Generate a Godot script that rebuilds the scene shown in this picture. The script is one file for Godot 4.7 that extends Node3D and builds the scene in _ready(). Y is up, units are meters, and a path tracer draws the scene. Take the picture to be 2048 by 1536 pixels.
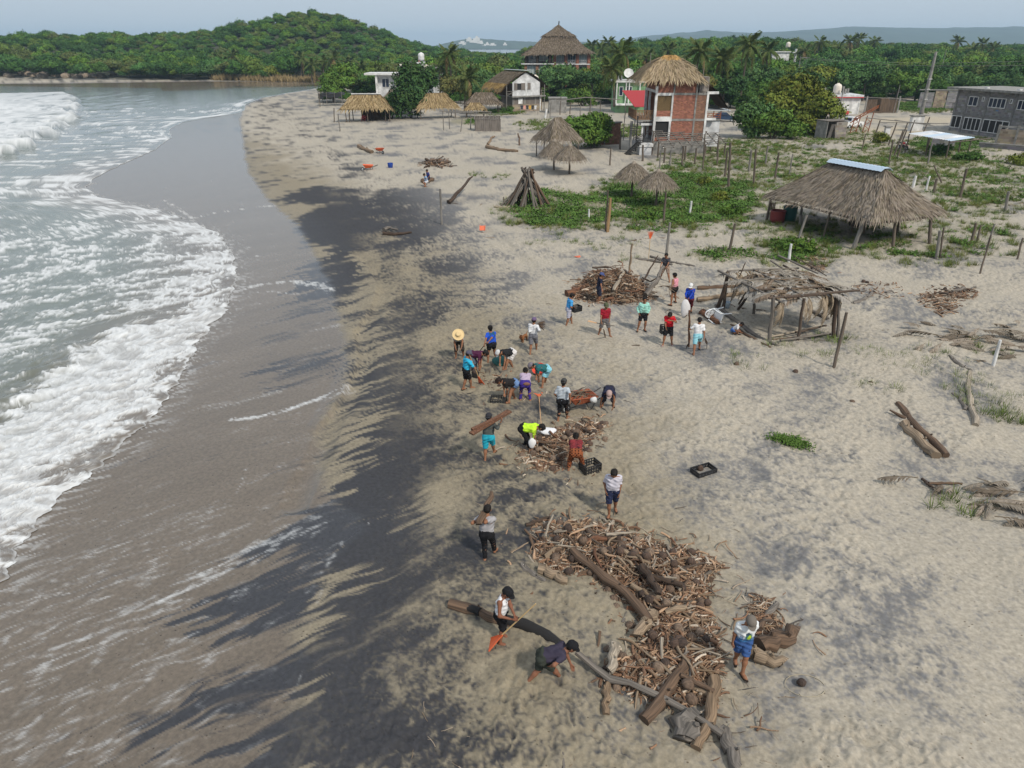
extends Node3D

const CAM_H := 12.6
const SEA := -1.0
var rng := RandomNumberGenerator.new()
var names := {}


# ---------------------------------------------------------------- mesh builder
class Geo:
	var v := PackedVector3Array()
	var n := PackedVector3Array()
	var c := PackedColorArray()
	var u := PackedVector2Array()
	var ix := PackedInt32Array()
	var col := Color(1, 1, 1)

	func vert(p: Vector3, nn: Vector3, uv := Vector2.ZERO) -> int:
		v.append(p); n.append(nn); c.append(col); u.append(uv)
		return v.size() - 1

	func tri(a: Vector3, b: Vector3, d: Vector3) -> void:
		var nn := (d - a).cross(b - a).normalized()
		var i := vert(a, nn)
		vert(b, nn, Vector2(1, 0)); vert(d, nn, Vector2(0, 1))
		ix.append(i); ix.append(i + 1); ix.append(i + 2)

	func quad(a: Vector3, b: Vector3, d: Vector3, e: Vector3) -> void:
		var nn := (d - a).cross(b - a).normalized()
		if nn.length_squared() < 0.5:
			nn = (e - a).cross(d - a).normalized()
		var i := vert(a, nn)
		vert(b, nn, Vector2(1, 0)); vert(d, nn, Vector2(1, 1)); vert(e, nn, Vector2(0, 1))
		for k in [0, 1, 2, 0, 2, 3]:
			ix.append(i + k)

	func box(t: Transform3D, s: Vector3) -> void:
		var h := s * 0.5
		var p: Array[Vector3] = []
		for k in 8:
			p.append(t * Vector3(h.x if k & 1 else -h.x, h.y if k & 2 else -h.y, h.z if k & 4 else -h.z))
		quad(p[4], p[6], p[7], p[5]); quad(p[1], p[3], p[2], p[0])
		quad(p[5], p[7], p[3], p[1]); quad(p[0], p[2], p[6], p[4])
		quad(p[6], p[2], p[3], p[7]); quad(p[0], p[4], p[5], p[1])

	func bx(x: float, y: float, z: float, sx: float, sy: float, sz: float) -> void:
		box(Transform3D(Basis(), Vector3(x, y, z)), Vector3(sx, sy, sz))

	func bar(a: Vector3, b: Vector3, w: float, h := -1.0) -> void:   # a squared bar from a to b
		if h < 0: h = w
		var d := b - a
		var z := d.normalized()
		var x := Vector3.UP.cross(z)
		if x.length() < 0.05: x = Vector3.RIGHT
		x = x.normalized()
		box(Transform3D(Basis(x, z.cross(x), z), (a + b) * 0.5), Vector3(w, h, d.length()))

	func tube(p: Array, r: Array, sides := 6, cap := true, rough := 0.0, seed_ := 0.0) -> void:
		var start := v.size()
		var m := p.size()
		var x := Vector3.ZERO
		for i in m:
			var t: Vector3 = (p[mini(i + 1, m - 1)] - p[maxi(i - 1, 0)]).normalized()
			if i == 0:
				x = t.cross(Vector3(0.31, 0.9, 0.2)).normalized()
			x = (x - t * x.dot(t)).normalized()
			var y := t.cross(x)
			for k in sides + 1:
				var a := TAU * (k % sides) / sides
				var o := x * cos(a) + y * sin(a)
				var rr: float = r[i] * (1.0 + rough * sin(a * 2.0 + seed_ + i * 1.9) + rough * 0.7 * sin(a * 3.0 - i * 2.7 + seed_ * 2.0))
				vert(p[i] + o * rr, o, Vector2(float(k) / sides, float(i) / (m - 1)))
		for i in m - 1:
			for k in sides:
				var a := start + i * (sides + 1) + k
				for q in [a, a + 1, a + sides + 1, a + 1, a + sides + 2, a + sides + 1]:
					ix.append(q)
		if cap:
			for e in [0, m - 1]:
				var t: Vector3 = (p[0] - p[1]).normalized() if e == 0 else (p[m - 1] - p[m - 2]).normalized()
				var ci := vert(p[e], t, Vector2(0.5, 0.5))
				var first := v.size()
				for k in sides:
					vert(v[start + e * (sides + 1) + k], t, Vector2(0.5, 0.5))
				for k in sides:
					var a := first + k
					var b := first + (k + 1) % sides
					if e == 0:
						ix.append(ci); ix.append(b); ix.append(a)
					else:
						ix.append(ci); ix.append(a); ix.append(b)

	func lathe(prof: Array, sides := 12, t := Transform3D()) -> void:   # profile of Vector2(radius, height)
		var start := v.size()
		var m := prof.size()
		for i in m:
			var d: Vector2 = prof[mini(i + 1, m - 1)] - prof[maxi(i - 1, 0)]
			var nn := Vector2(d.y, -d.x).normalized()
			for k in sides:
				var a := TAU * k / sides
				vert(t * Vector3(prof[i].x * cos(a), prof[i].y, prof[i].x * sin(a)), (t.basis * Vector3(nn.x * cos(a), nn.y, nn.x * sin(a))).normalized(), Vector2(float(k) / sides, float(i) / (m - 1)))
		for i in m - 1:
			for k in sides:
				var a := start + i * sides + k
				var b := start + i * sides + (k + 1) % sides
				for q in [a, a + sides, b, b, a + sides, b + sides]:
					ix.append(q)

	func ball(t: Transform3D, r: Vector3, seg := 8, rings := 5, lump := 0.0, sd := 0.0) -> void:
		var start := v.size()
		for i in rings + 1:
			var f := PI * i / rings
			for k in seg:
				var a := TAU * k / seg
				var o := Vector3(sin(f) * cos(a), cos(f), sin(f) * sin(a))
				var l := 1.0 + lump * sin(3.0 * o.x + sd) * sin(4.0 * o.y + sd * 1.7) + lump * 0.6 * sin(5.0 * o.z + sd * 2.3)
				vert(t * (o * r * l), (t.basis * (o / r)).normalized(), Vector2(float(k) / seg, float(i) / rings))
		for i in rings:
			for k in seg:
				var a := start + i * seg + k
				var b := start + i * seg + (k + 1) % seg
				for q in [a, b, a + seg, b, b + seg, a + seg]:
					ix.append(q)

	func mesh(m: Material = null) -> ArrayMesh:
		var am := ArrayMesh.new()
		add_to(am, m)
		return am

	# turn every face so that it looks the way its normals do
	func face_out() -> void:
		for i in range(0, ix.size(), 3):
			var p := ix[i]
			var q := ix[i + 1]
			var r := ix[i + 2]
			if (v[r] - v[p]).cross(v[q] - v[p]).dot(n[p] + n[q] + n[r]) < 0:
				ix[i + 1] = r
				ix[i + 2] = q

	func add_to(am: ArrayMesh, m: Material) -> void:
		face_out()
		var a := []
		a.resize(Mesh.ARRAY_MAX)
		a[Mesh.ARRAY_VERTEX] = v; a[Mesh.ARRAY_NORMAL] = n; a[Mesh.ARRAY_COLOR] = c; a[Mesh.ARRAY_TEX_UV] = u; a[Mesh.ARRAY_INDEX] = ix
		am.add_surface_from_arrays(Mesh.PRIMITIVE_TRIANGLES, a)
		if m: am.surface_set_material(am.get_surface_count() - 1, m)


# ---------------------------------------------------------------- naming
func V(x: float, y: float, z: float) -> Vector3:
	return Vector3(x, y, z)

func numbered(called: String) -> String:
	if not names.has(called):
		names[called] = 0
		return called
	names[called] += 1
	return "%s_%03d" % [called, names[called]]

func tag(o: Node, label: String, category: String, group := "", kind := "") -> Node:
	o.set_meta("label", label); o.set_meta("category", category)
	if group: o.set_meta("group", group)
	if kind: o.set_meta("kind", kind)
	return o

func thing(called: String, label: String, category: String, at := Vector3.ZERO, turn := 0.0, group := "") -> Node3D:
	var o := Node3D.new()
	o.name = numbered(called)
	add_child(o)
	o.position = at
	o.rotation.y = turn
	tag(o, label, category, group)
	return o

func part(called: String, g: Geo, m: Material, parent: Node, kind := "") -> MeshInstance3D:
	return put(called, g.mesh(m), parent, kind)

func put(called: String, me: Mesh, parent: Node, kind := "") -> MeshInstance3D:
	var o := MeshInstance3D.new()
	o.mesh = me
	o.name = called
	parent.add_child(o, true)
	if kind: o.set_meta("kind", kind)
	return o

func single(called: String, me: Mesh, label: String, category: String, at := Vector3.ZERO, group := "", kind := "") -> MeshInstance3D:
	var o := MeshInstance3D.new()
	o.mesh = me
	o.name = numbered(called)
	add_child(o)
	o.position = at
	tag(o, label, category, group, kind)
	return o

func struct(called: String, me: Mesh) -> MeshInstance3D:
	var o := MeshInstance3D.new()
	o.mesh = me
	o.name = numbered(called)
	add_child(o)
	o.set_meta("kind", "structure")
	return o

func copy(o: Node3D, label := "") -> Node3D:
	var base_name := str(o.name)
	var cut := base_name.rfind("_")
	if cut > 0 and base_name.substr(cut + 1).is_valid_int(): base_name = base_name.substr(0, cut)
	var r := o.duplicate() as Node3D
	r.name = numbered(base_name)
	add_child(r)
	if label: r.set_meta("label", label)
	return r

func scatter(called: String, me: Mesh, where: Array, parent: Node, tints := []) -> MultiMeshInstance3D:
	var mm := MultiMesh.new()
	mm.transform_format = MultiMesh.TRANSFORM_3D
	mm.use_colors = not tints.is_empty()
	mm.mesh = me
	mm.instance_count = where.size()
	for i in where.size():
		mm.set_instance_transform(i, where[i])
		if not tints.is_empty(): mm.set_instance_color(i, tints[i])
	var o := MultiMeshInstance3D.new()
	o.multimesh = mm
	o.name = numbered(called) if parent == self else called
	parent.add_child(o, true)
	o.set_meta("kind", "stuff")
	return o


# ---------------------------------------------------------------- materials
func lin(r: float, g: float, b: float) -> Color:
	return Color(r, g, b).linear_to_srgb()

func mat(r: float, g: float, b: float, rough := 0.85, metal := 0.0) -> StandardMaterial3D:
	var m := StandardMaterial3D.new()
	m.albedo_color = lin(r, g, b)
	m.roughness = rough
	m.metallic = metal
	m.cull_mode = BaseMaterial3D.CULL_DISABLED
	return m

func vmat(rough := 0.85) -> StandardMaterial3D:
	var m := mat(1, 1, 1, rough)
	m.vertex_color_use_as_albedo = true
	return m

func noise(freq: float, oct := 1, sd := 1, type := FastNoiseLite.TYPE_SIMPLEX_SMOOTH) -> FastNoiseLite:
	var f := FastNoiseLite.new()
	f.noise_type = type
	f.frequency = freq
	f.seed = sd
	f.fractal_type = FastNoiseLite.FRACTAL_FBM if oct > 1 else FastNoiseLite.FRACTAL_NONE
	f.fractal_octaves = oct
	return f

# a grey-to-white mottled picture that multiplies a base colour
func mottle(size: int, freq: float, lo: float, hi: float, sx := 1.0, sy := 1.0, sd := 3, oct := 4) -> ImageTexture:
	var f := noise(freq, oct, sd)
	var im := Image.create(size, size, false, Image.FORMAT_RGB8)
	for y in size:
		for x in size:
			# blend the two wrapped halves so that the tile repeats without a seam
			var a := f.get_noise_2d(x * sx, y * sy)
			var b := f.get_noise_2d((x - size) * sx, y * sy)
			var tx := smoothstep(0.75, 1.0, float(x) / size)
			var w := lerpf(a, b, tx)
			var ty := smoothstep(0.75, 1.0, float(y) / size)
			if ty > 0.0:
				w = lerpf(w, lerpf(f.get_noise_2d(x * sx, (y - size) * sy), f.get_noise_2d((x - size) * sx, (y - size) * sy), tx), ty)
			var k := clampf(lerpf(lo, hi, w * 0.8 + 0.5), 0, 1)
			im.set_pixel(x, y, Color(k, k, k))
	return ImageTexture.create_from_image(im)

func textured(r: float, g: float, b: float, rough: float, tex: Texture2D, scale := Vector3.ONE, world := false) -> StandardMaterial3D:
	var m := mat(r, g, b, rough)
	m.albedo_texture = tex
	m.uv1_triplanar = true
	m.uv1_world_triplanar = world
	m.uv1_scale = scale
	return m


# ---------------------------------------------------------------- the lie of the land
# rows of Vector2(metres ahead, x)
var berm := [Vector2(0, -3.2), Vector2(9, -4.0), Vector2(18, -2.7), Vector2(37, -7.2), Vector2(60, -13.7), Vector2(124, -38), Vector2(195, -67), Vector2(260, -95), Vector2(600, -230)]

func along(t: Array, d: float) -> float:
	if d <= t[0].x: return t[0].y
	for i in range(1, t.size()):
		if d <= t[i].x:
			return lerpf(t[i - 1].y, t[i].y, (d - t[i - 1].x) / (t[i].x - t[i - 1].x))
	return t[-1].y

func inland(x: float, d: float) -> float:
	return maxf(minf(x - along(berm, d), 268.0 - d + maxf(0, x + 75.0) * 3.0), d - (312.0 - (x + 208.0) * 0.2045))

func base_h(x: float, d: float) -> float:
	var s := inland(x, d)
	if s >= 0: return 0.5 * smoothstep(0, 30, s)
	if s > -10: return 0.06 * s
	return maxf(-0.6 + 0.03 * (s + 10.0), -4.0)

func hill(x: float, d: float, cx: float, cd: float, sx: float, sd: float, h: float) -> float:
	var a := (x - cx) / sx
	var b := (d - cd) / sd
	return h * exp(-a * a - b * b)

func ground(x: float, d: float) -> float:
	var h := base_h(x, d)
	if d > 150:
		h += hill(x, d, -118, 485, 50, 75, 16) + hill(x, d, -125, 485, 90, 80, 9) + hill(x, d, -215, 470, 70, 70, 9) + hill(x, d, -275, 420, 60, 60, 10) + hill(x, d, 110, 430, 80, 110, 6) + hill(x, d, 260, 520, 220, 150, 5)
	return h

func on(p: Vector2, up := 0.0) -> Vector3:   # p is (x, z)
	return V(p.x, ground(p.x, -p.y) + up, p.y)


# ---------------------------------------------------------------- the scene, in order
func _ready() -> void:
	rng.seed = 7
	var cam := Camera3D.new()
	cam.name = "camera"
	cam.position = V(0, CAM_H, 0)
	cam.rotation_degrees = V(-25.5, 0, 0)
	cam.fov = 56.82
	cam.near = 0.1
	cam.far = 40000
	add_child(cam)
	var we := WorldEnvironment.new()
	we.name = "environment"
	var env := Environment.new()
	env.background_mode = Environment.BG_SKY
	var sm := ProceduralSkyMaterial.new()
	sm.sky_top_color = Color(0.80, 0.84, 0.89)
	sm.sky_horizon_color = Color(0.73, 0.78, 0.82)
	sm.sky_curve = 0.13
	sm.ground_horizon_color = Color(0.73, 0.78, 0.82)
	sm.ground_bottom_color = Color(0.4, 0.42, 0.43)
	sm.sun_angle_max = 40.0
	sm.sun_curve = 0.1
	var sky := Sky.new()
	sky.sky_material = sm
	env.sky = sky
	env.tonemap_mode = Environment.TONE_MAPPER_LINEAR
	env.tonemap_exposure = 1.06
	env.sdfgi_enabled = true
	env.ssao_enabled = true
	env.ssil_enabled = true
	env.fog_enabled = true
	env.fog_density = 0.00018
	env.fog_light_color = Color(0.62, 0.72, 0.80)
	we.environment = env
	add_child(we)
	var sun := DirectionalLight3D.new()
	sun.name = "sun"
	sun.light_energy = 1.0
	sun.light_color = Color(1.0, 0.965, 0.91)
	sun.light_angular_distance = 5.0
	sun.shadow_enabled = true
	sun.rotation_degrees = V(-46, 38, 0)
	add_child(sun)
	var t0 := Time.get_ticks_msec()
	for step in steps():
		(step as Callable).call()
		print(step, " ", Time.get_ticks_msec() - t0)



# ---------------------------------------------------------------- painted fields in world metres
class Field:
	var x0 := 0.0
	var d0 := 0.0
	var cell := 0.5
	var w := 1
	var h := 1
	var a := PackedFloat32Array()
	func _init(x_: float, d_: float, x1: float, d1: float, c_: float) -> void:
		x0 = x_; d0 = d_; cell = c_
		w = int((x1 - x_) / c_) + 2
		h = int((d1 - d_) / c_) + 2
		a.resize(w * h)
		a.fill(0.0)
	func at(x: float, d: float) -> float:
		var fx := (x - x0) / cell
		var fd := (d - d0) / cell
		if fx < 0 or fd < 0 or fx >= w - 1 or fd >= h - 1: return 0.0
		var i := int(fx)
		var j := int(fd)
		var k := j * w + i
		fx -= i
		fd -= j
		return (a[k] * (1 - fx) + a[k + 1] * fx) * (1 - fd) + (a[k + w] * (1 - fx) + a[k + w + 1] * fx) * fd
	# a soft oval: centre, its two half-axes as ground vectors
	func oval(x: float, z: float, ax: float, az: float, bx: float, bz: float, s: float, soft := 0.55) -> void:
		var det := ax * bz - az * bx
		var ex := absf(ax) + absf(bx)
		var ez := absf(az) + absf(bz)
		for j in range(maxi(0, int((-z - ez - d0) / cell)), mini(h, int((-z + ez - d0) / cell) + 2)):
			for i in range(maxi(0, int((x - ex - x0) / cell)), mini(w, int((x + ex - x0) / cell) + 2)):
				var px := x0 + i * cell - x
				var pz := -(d0 + j * cell) - z
				var p := (px * bz - pz * bx) / det
				var q := (pz * ax - px * az) / det
				var r := sqrt(p * p + q * q)
				var k := s * (1.0 - smoothstep(1.0 - soft, 1.0, r))
				if s > 0: a[j * w + i] = maxf(a[j * w + i], k)
				elif k < 0: a[j * w + i] *= 1.0 + k
	# a soft line through points (x, z)
	func line(p: Array, width: float, s: float, taper := false) -> void:
		for n in p.size() - 1:
			var A: Vector2 = p[n]
			var B: Vector2 = p[n + 1]
			for j in range(maxi(0, int((minf(-A.y, -B.y) - width - d0) / cell)), mini(h, int((maxf(-A.y, -B.y) + width - d0) / cell) + 2)):
				for i in range(maxi(0, int((minf(A.x, B.x) - width - x0) / cell)), mini(w, int((maxf(A.x, B.x) + width - x0) / cell) + 2)):
					var q := Vector2(x0 + i * cell, -(d0 + j * cell))
					var t := clampf((q - A).dot(B - A) / (B - A).length_squared(), 0, 1)
					var r := q.distance_to(A + (B - A) * t) / width
					var k := s * maxf(0, 1.0 - r * r)
					if absf(k) > absf(a[j * w + i]): a[j * w + i] = k

var dark := Field.new(-70, 5, 60, 130, 0.5)
var green := Field.new(-30, 20, 140, 190, 0.5)
var foam := Field.new(-36, 7, 2, 80, 0.1)
var ridge := Field.new(-36, 7, 20, 80, 0.12)
# rows of Vector2(metres ahead, x): the foam's edge and the reach of the last wave
var front := [Vector2(10.03, -14.06), Vector2(12.76, -14.35), Vector2(15.25, -14.03), Vector2(17.51, -14.61), Vector2(19.5, -14.67), Vector2(21.82, -14.38), Vector2(24.19, -14.03), Vector2(27.51, -14.48), Vector2(32.01, -15.43), Vector2(36.93, -15.76), Vector2(41.38, -16.71), Vector2(47.68, -19.06), Vector2(54.41, -22.54), Vector2(58.05, -25.54), Vector2(63.29, -30.29), Vector2(67.01, -34.72), Vector2(71.06, -40.61), Vector2(77.19, -45.33), Vector2(83.53, -47.73), Vector2(92.57, -49.36), Vector2(105.95, -51.01), Vector2(120.8, -55.15), Vector2(133.9, -61.01), Vector2(145.03, -63.43), Vector2(153.6, -61.39), Vector2(158.28, -57.91), Vector2(164.03, -57.97), Vector2(182.81, -63.87), Vector2(202.15, -66.02), Vector2(218.65, -64.52), Vector2(232.11, -61.1)]
var reach := [Vector2(9.21, -4.49), Vector2(10.81, -4.54), Vector2(13.03, -4.96), Vector2(15.26, -5.07), Vector2(16.76, -4.26), Vector2(19.53, -6.09), Vector2(22.88, -7.07), Vector2(26.1, -6.62), Vector2(31.55, -7.87), Vector2(39.32, -10.27), Vector2(45.79, -12.66), Vector2(56.21, -16.8), Vector2(66.9, -22.49), Vector2(83.14, -29.76), Vector2(102.19, -36.65), Vector2(144.79, -52.01), Vector2(172.93, -60.76), Vector2(205.94, -66.55), Vector2(222.64, -64.5), Vector2(239.04, -59.76)]

func paint_fields() -> void:
	# dark, heavy mineral sand
	dark.oval(-8.62, -60.49, 6.36, 0.58, -2.26, -17.44, 1.0)
	dark.oval(-12.96, -56.9, 6.03, 0.26, -2.67, -12.97, 0.95)
	dark.oval(-17.52, -67.66, 5.7, 0.46, -1.51, -6.4, 0.8)
	dark.oval(-4.21, -47.45, 3.74, 0.26, -1.16, -14.76, 0.8)
	dark.oval(-6.14, -37.11, 3.02, 0.07, -2.1, -14.72, 0.62)
	dark.oval(-10.93, -45.44, 2.02, 0.29, -1.74, -8.22, 0.8)
	dark.oval(-4.25, -26.8, 2.3, 0.03, -0.93, -7.16, 0.7)
	dark.oval(-7.01, -30.24, 1.19, 0.16, -1.53, -7.92, 0.85)
	dark.oval(-4.05, -21.19, 2.25, 0.07, -0.5, -3.37, 0.85)
	dark.oval(-5.34, -16.38, 2.46, 0.19, -0.55, -2.3, 0.95)
	dark.oval(-4.17, -18.8, 1.91, 0.11, -0.3, -1.79, 0.9)
	dark.oval(-6.84, -13.66, 1.93, 0.12, -0.37, -1.05, 0.9)
	dark.oval(-4.17, -11.05, 1.42, 0.03, -0.57, -2.3, 0.85)
	dark.oval(-4.61, -9.61, 1.6, 0.03, -0.33, -1.09, 0.9)
	dark.oval(-6, -11.28, 1.47, 0.08, -0.31, -0.88, 0.75)
	dark.oval(-7.57, -10.33, 1.83, 0.09, -0.24, -0.51, 0.5)
	dark.oval(-1.04, -19.54, 1.62, 0.02, -0.11, -2.62, 0.72)
	dark.oval(-1.33, -16.18, 1.27, 0.01, -0.15, -2.5, 0.72)
	dark.oval(-1.4, -11.7, 2.03, 0.02, -0.16, -2.08, 0.6)
	dark.oval(-0.25, -10.25, 1.55, 0.02, -0.02, -1.16, 0.58)
	dark.oval(-0.3, -13.6, 1.74, 0.02, -0.02, -1.31, 0.55)
	dark.oval(-2.23, -14.15, 1.67, 0.01, -0.2, -1.82, 0.42)
	dark.oval(-1.11, -33.86, 3.53, 0.17, -0.13, -4.83, 0.55)
	dark.oval(1.64, -33.03, 1.73, 0.09, 0.16, -3.77, 0.68)
	dark.oval(4.6, -26.09, 2.61, 0.12, 0.28, -1.97, 0.66)
	dark.oval(3.05, -24.8, 2.13, 0.08, 0.13, -1.34, 0.6)
	dark.oval(5.5, -22.34, 2.31, 0.09, 0.3, -1.52, 0.62)
	dark.oval(9.05, -30.05, 3.12, 0.19, 1.15, -4.6, 0.55)
	dark.oval(10.94, -26.24, 2.78, 0.14, 1.43, -4.21, 0.55)
	dark.oval(6.78, -32.73, 4.8, 0.31, 0.64, -3.68, 0.5)
	dark.oval(6.21, -37.33, 5.91, 0.43, 0.66, -4.64, 0.5)
	dark.oval(8.51, -22.21, 2.1, 0.09, 0.45, -1.51, 0.5)
	dark.oval(10.91, -19.5, 1.89, 0.07, 0.8, -1.88, 0.58)
	dark.oval(7.26, -15.37, 2.26, 0.07, 0.53, -1.56, 0.66)
	dark.oval(5.57, -13.67, 1.36, 0.03, 0.43, -1.52, 0.72)
	dark.oval(11.32, -17.06, 3.54, 0.12, 0.89, -1.81, 0.52)
	dark.oval(7.76, -10.88, 3.14, 0.07, 0.72, -1.56, 0.45)
	dark.oval(10.77, -13.9, 2.69, 0.08, 1.19, -2.2, 0.45)
	dark.oval(5.27, -11.47, 0.77, 0.02, 0.56, -1.85, 0.62)
	dark.oval(4.85, -10.07, 1.01, 0.02, 0.43, -1.41, 0.66)
	dark.oval(1.69, -21.74, 1.58, 0.04, 0.14, -2.26, 0.45)
	dark.oval(2.41, -18.35, 1.85, 0.04, 0.17, -1.73, 0.45)
	dark.oval(2.05, -14.68, 2.61, 0.05, 0.36, -3.68, 0.4)
	dark.oval(-20.18, -114.36, 9.35, 1.84, -4.59, -27.4, 0.45)
	dark.oval(-9.84, -119.01, 11.89, 0.21, -1.68, -21.37, 0.42)
	dark.oval(-40.16, -150.44, 9.45, 2.43, -10.43, -40.68, 0.5)
	dark.oval(-27.52, -87.19, 4.53, 1.43, -8.77, -29.81, 0.35)
	dark.oval(2.44, -44.54, 2.54, 0.22, 0.31, -6.44, 0.35)
	dark.oval(-11.07, -33.98, 2.91, 0.44, -1.85, -6.71, 0.4)
	dark.oval(-11.59, -41.4, 2.21, 0.41, -1.68, -6.9, 0.72)
	dark.oval(-9.44, -28.91, 2.76, 0.36, -0.81, -2.99, 0.55)
	dark.oval(-10.77, -21.85, 2.96, 0.29, -0.57, -1.48, 0.45)
	dark.oval(-1.65, -24.93, 1.38, 0.03, -0.15, -2.85, 0.6)
	dark.oval(-2.55, -21.81, 1.59, 0.02, -0.25, -2.7, 0.7)
	dark.oval(-0.21, -18.13, 1.38, 0.02, -0.02, -1.7, 0.6)
	dark.oval(0.7, -13.76, 1.38, 0.02, 0.04, -1.13, 0.5)
	dark.oval(-1.76, -13.26, 1.59, 0.01, -0.21, -2.27, 0.55)
	dark.oval(0.36, -9.55, 1.97, 0.02, 0.02, -0.81, 0.6)
	dark.oval(2.15, -9.64, 1.48, 0.02, 0.1, -0.7, 0.5)
	dark.oval(-1.66, -9.91, 1.32, 0.01, -0.14, -1.38, 0.6)
	dark.oval(-3.27, -35.43, 2.37, 0.09, -0.66, -8.42, 0.55)
	dark.oval(-0.71, -40.54, 3.24, 0.22, -0.1, -6.68, 0.5)
	dark.oval(11.28, -22.46, 2.63, 0.12, 1.1, -2.79, 0.5)
	dark.oval(12.54, -15.42, 1.71, 0.05, 1.5, -2.56, 0.5)
	dark.oval(8.63, -17.65, 1.91, 0.07, 0.48, -1.33, 0.5)
	dark.oval(-2.55, -9.8, 1.41, 0.01, -0.2, -1.23, 0.9)
	dark.oval(-3.84, -12.64, 1.19, 0.02, -0.25, -1.21, 0.75)
	dark.oval(-5.97, -14.15, 1.71, 0.11, -0.36, -1.21, 0.9)
	dark.oval(-6.17, -10.26, 1.28, 0.06, -0.3, -0.78, 0.8)
	dark.oval(-2.15, -11.43, 1.11, 0.01, -0.17, -1.34, 0.7)
	dark.oval(-4.42, -33.95, 1.53, 0.03, -1.23, -11.11, 0.6)
	dark.oval(-8.95, -37.4, 1.71, 0.29, -1.17, -5.71, 0.7)
	dark.line([Vector2(-3.76, -9.8), Vector2(-3.2, -11.71), Vector2(-3.17, -15.33), Vector2(-3.28, -19.28), Vector2(-4.41, -24.96), Vector2(-4.95, -31.26), Vector2(-7.89, -42.87), Vector2(-8.94, -56.76)], 1.7, 0.74)
	# pale places among it
	dark.oval(-7.77, -34.17, 1.32, 0.2, -1.12, -5.8, -0.75)
	dark.oval(-6.4, -23.18, 1.33, 0.14, -0.65, -2.97, -0.65)
	dark.oval(-3.35, -30.62, 1.17, 0.02, -0.3, -3.32, -0.5)
	dark.oval(4.57, -17.52, 1.77, 0.05, 0.48, -2.49, -0.9)
	dark.oval(8.3, -9.89, 2.26, 0.04, 0.72, -1.37, -0.6)
	dark.oval(-2.16, -17.62, 1.05, 0.01, -0.12, -1.34, -0.6)
	road_mask.oval(57.6, -117.35, 13.3, 0, 3.19, -6.83, 1.0)
	road_mask.oval(75.96, -135.49, 17.96, 0, 4.3, -8, 1.0)
	road_mask.oval(49.4, -102.77, 4.14, 0, 3.25, -7.14, 0.8)
	dark.line([Vector2(-10.43, -47.09), Vector2(-8.67, -42.87), Vector2(-7.39, -38.87), Vector2(-7.24, -35.55), Vector2(-7.56, -32.45), Vector2(-6.61, -29.07), Vector2(-6.57, -26.32), Vector2(-6.77, -24), Vector2(-6.81, -21.8)], 0.75, -1.0)
	# green growth
	green.oval(15.05, -64.7, 10.3, 0, 3.77, -17.67, 0.95)
	green.oval(4.38, -59.14, 6.9, 0.66, 0.57, -8.52, 1.0)
	green.oval(2.95, -64.42, 3.09, 0.35, 0.22, -5.19, 0.9)
	green.oval(10.56, -56.68, 1.56, 0.11, 0.7, -4.18, 1.0)
	green.oval(17.47, -60.28, 2.52, 0, 1.81, -6.85, 1.0)
	green.oval(13.63, -44.54, 2.51, 0.14, 0.55, -2.04, 1.0)
	green.oval(18.55, -45.78, 1.96, 0.02, 1.46, -4.06, 1.0)
	green.oval(9.61, -21.29, 0.64, 0.03, 0.24, -0.69, 1.0)
	green.oval(19.83, -48.4, 4.48, 0, 3.61, -9.87, 0.5)
	green.oval(25.6, -78.83, 13.98, 0, 6.42, -21.22, 0.55)
	green.oval(29.21, -95, 12.81, 0, 3.96, -13.67, 0.6)
	green.oval(45.37, -86.21, 11.69, 0, 9.59, -19.43, 0.6)
	green.oval(46.1, -72.54, 7.47, 0, 13.21, -22.45, 0.55)
	green.oval(29.19, -49.83, 9.19, 0, 5.49, -10.45, 0.4)
	green.oval(46.06, -111.85, 11.21, 0, 5.78, -14.77, 0.5)
	green.oval(58.92, -100.05, 10.09, 0, 6.57, -11.8, 0.7)
	green.oval(6.4, -126.62, 7.57, 0, 0.62, -12.76, 0.5)
	green.oval(-8.27, -132.71, 3.52, 0, -0.46, -7.68, 1.0)
	green.oval(89.44, -166.67, 9.86, 0, 10.64, -20.51, 1.0)
	green.oval(-2.4, -151.27, 5.99, 0, -0.15, -9.95, 0.7)
	green.oval(17.69, -117.35, 4.7, 0, 1.57, -10.96, 0.6)
	green.oval(35.07, -82.36, 6.72, 0, 5.03, -12.63, 0.5)
	# foam lines left by the wash
	foam.line([Vector2(-33.27, -69.04), Vector2(-27.19, -60.59), Vector2(-25.99, -62.51), Vector2(-24.21, -63.74), Vector2(-21.24, -64.32)], 0.35, 0.8)
	foam.line([Vector2(-37.27, -74.57), Vector2(-33.13, -77.18), Vector2(-30.87, -81.4)], 0.5, 0.5)
	foam.line([Vector2(-19.5, -48.62), Vector2(-18.77, -50.12)], 0.3, 0.7)
	foam.line([Vector2(-18.68, -46.77), Vector2(-17.45, -47.71)], 0.3, 0.6)
	foam.line([Vector2(-17.37, -43.99), Vector2(-13.49, -46.42)], 0.15, 0.25)
	foam.line([Vector2(-16.36, -40.21), Vector2(-15.67, -40.82), Vector2(-14.63, -41.38), Vector2(-13.14, -41.49), Vector2(-11.4, -40.61), Vector2(-10.44, -39.53)], 0.34, 1.0)
	foam.line([Vector2(-15.94, -39.87), Vector2(-14.13, -39.73), Vector2(-12.15, -38.95)], 0.3, 0.6)
	foam.line([Vector2(-13.06, -41.19), Vector2(-11.28, -40.13), Vector2(-10.36, -39.34)], 0.5, 0.8)
	foam.line([Vector2(-10.03, -32.95), Vector2(-8.45, -33.72)], 0.3, 0.5)
	foam.line([Vector2(-10.71, -30.17), Vector2(-8.59, -31.05)], 0.25, 0.35)
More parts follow.
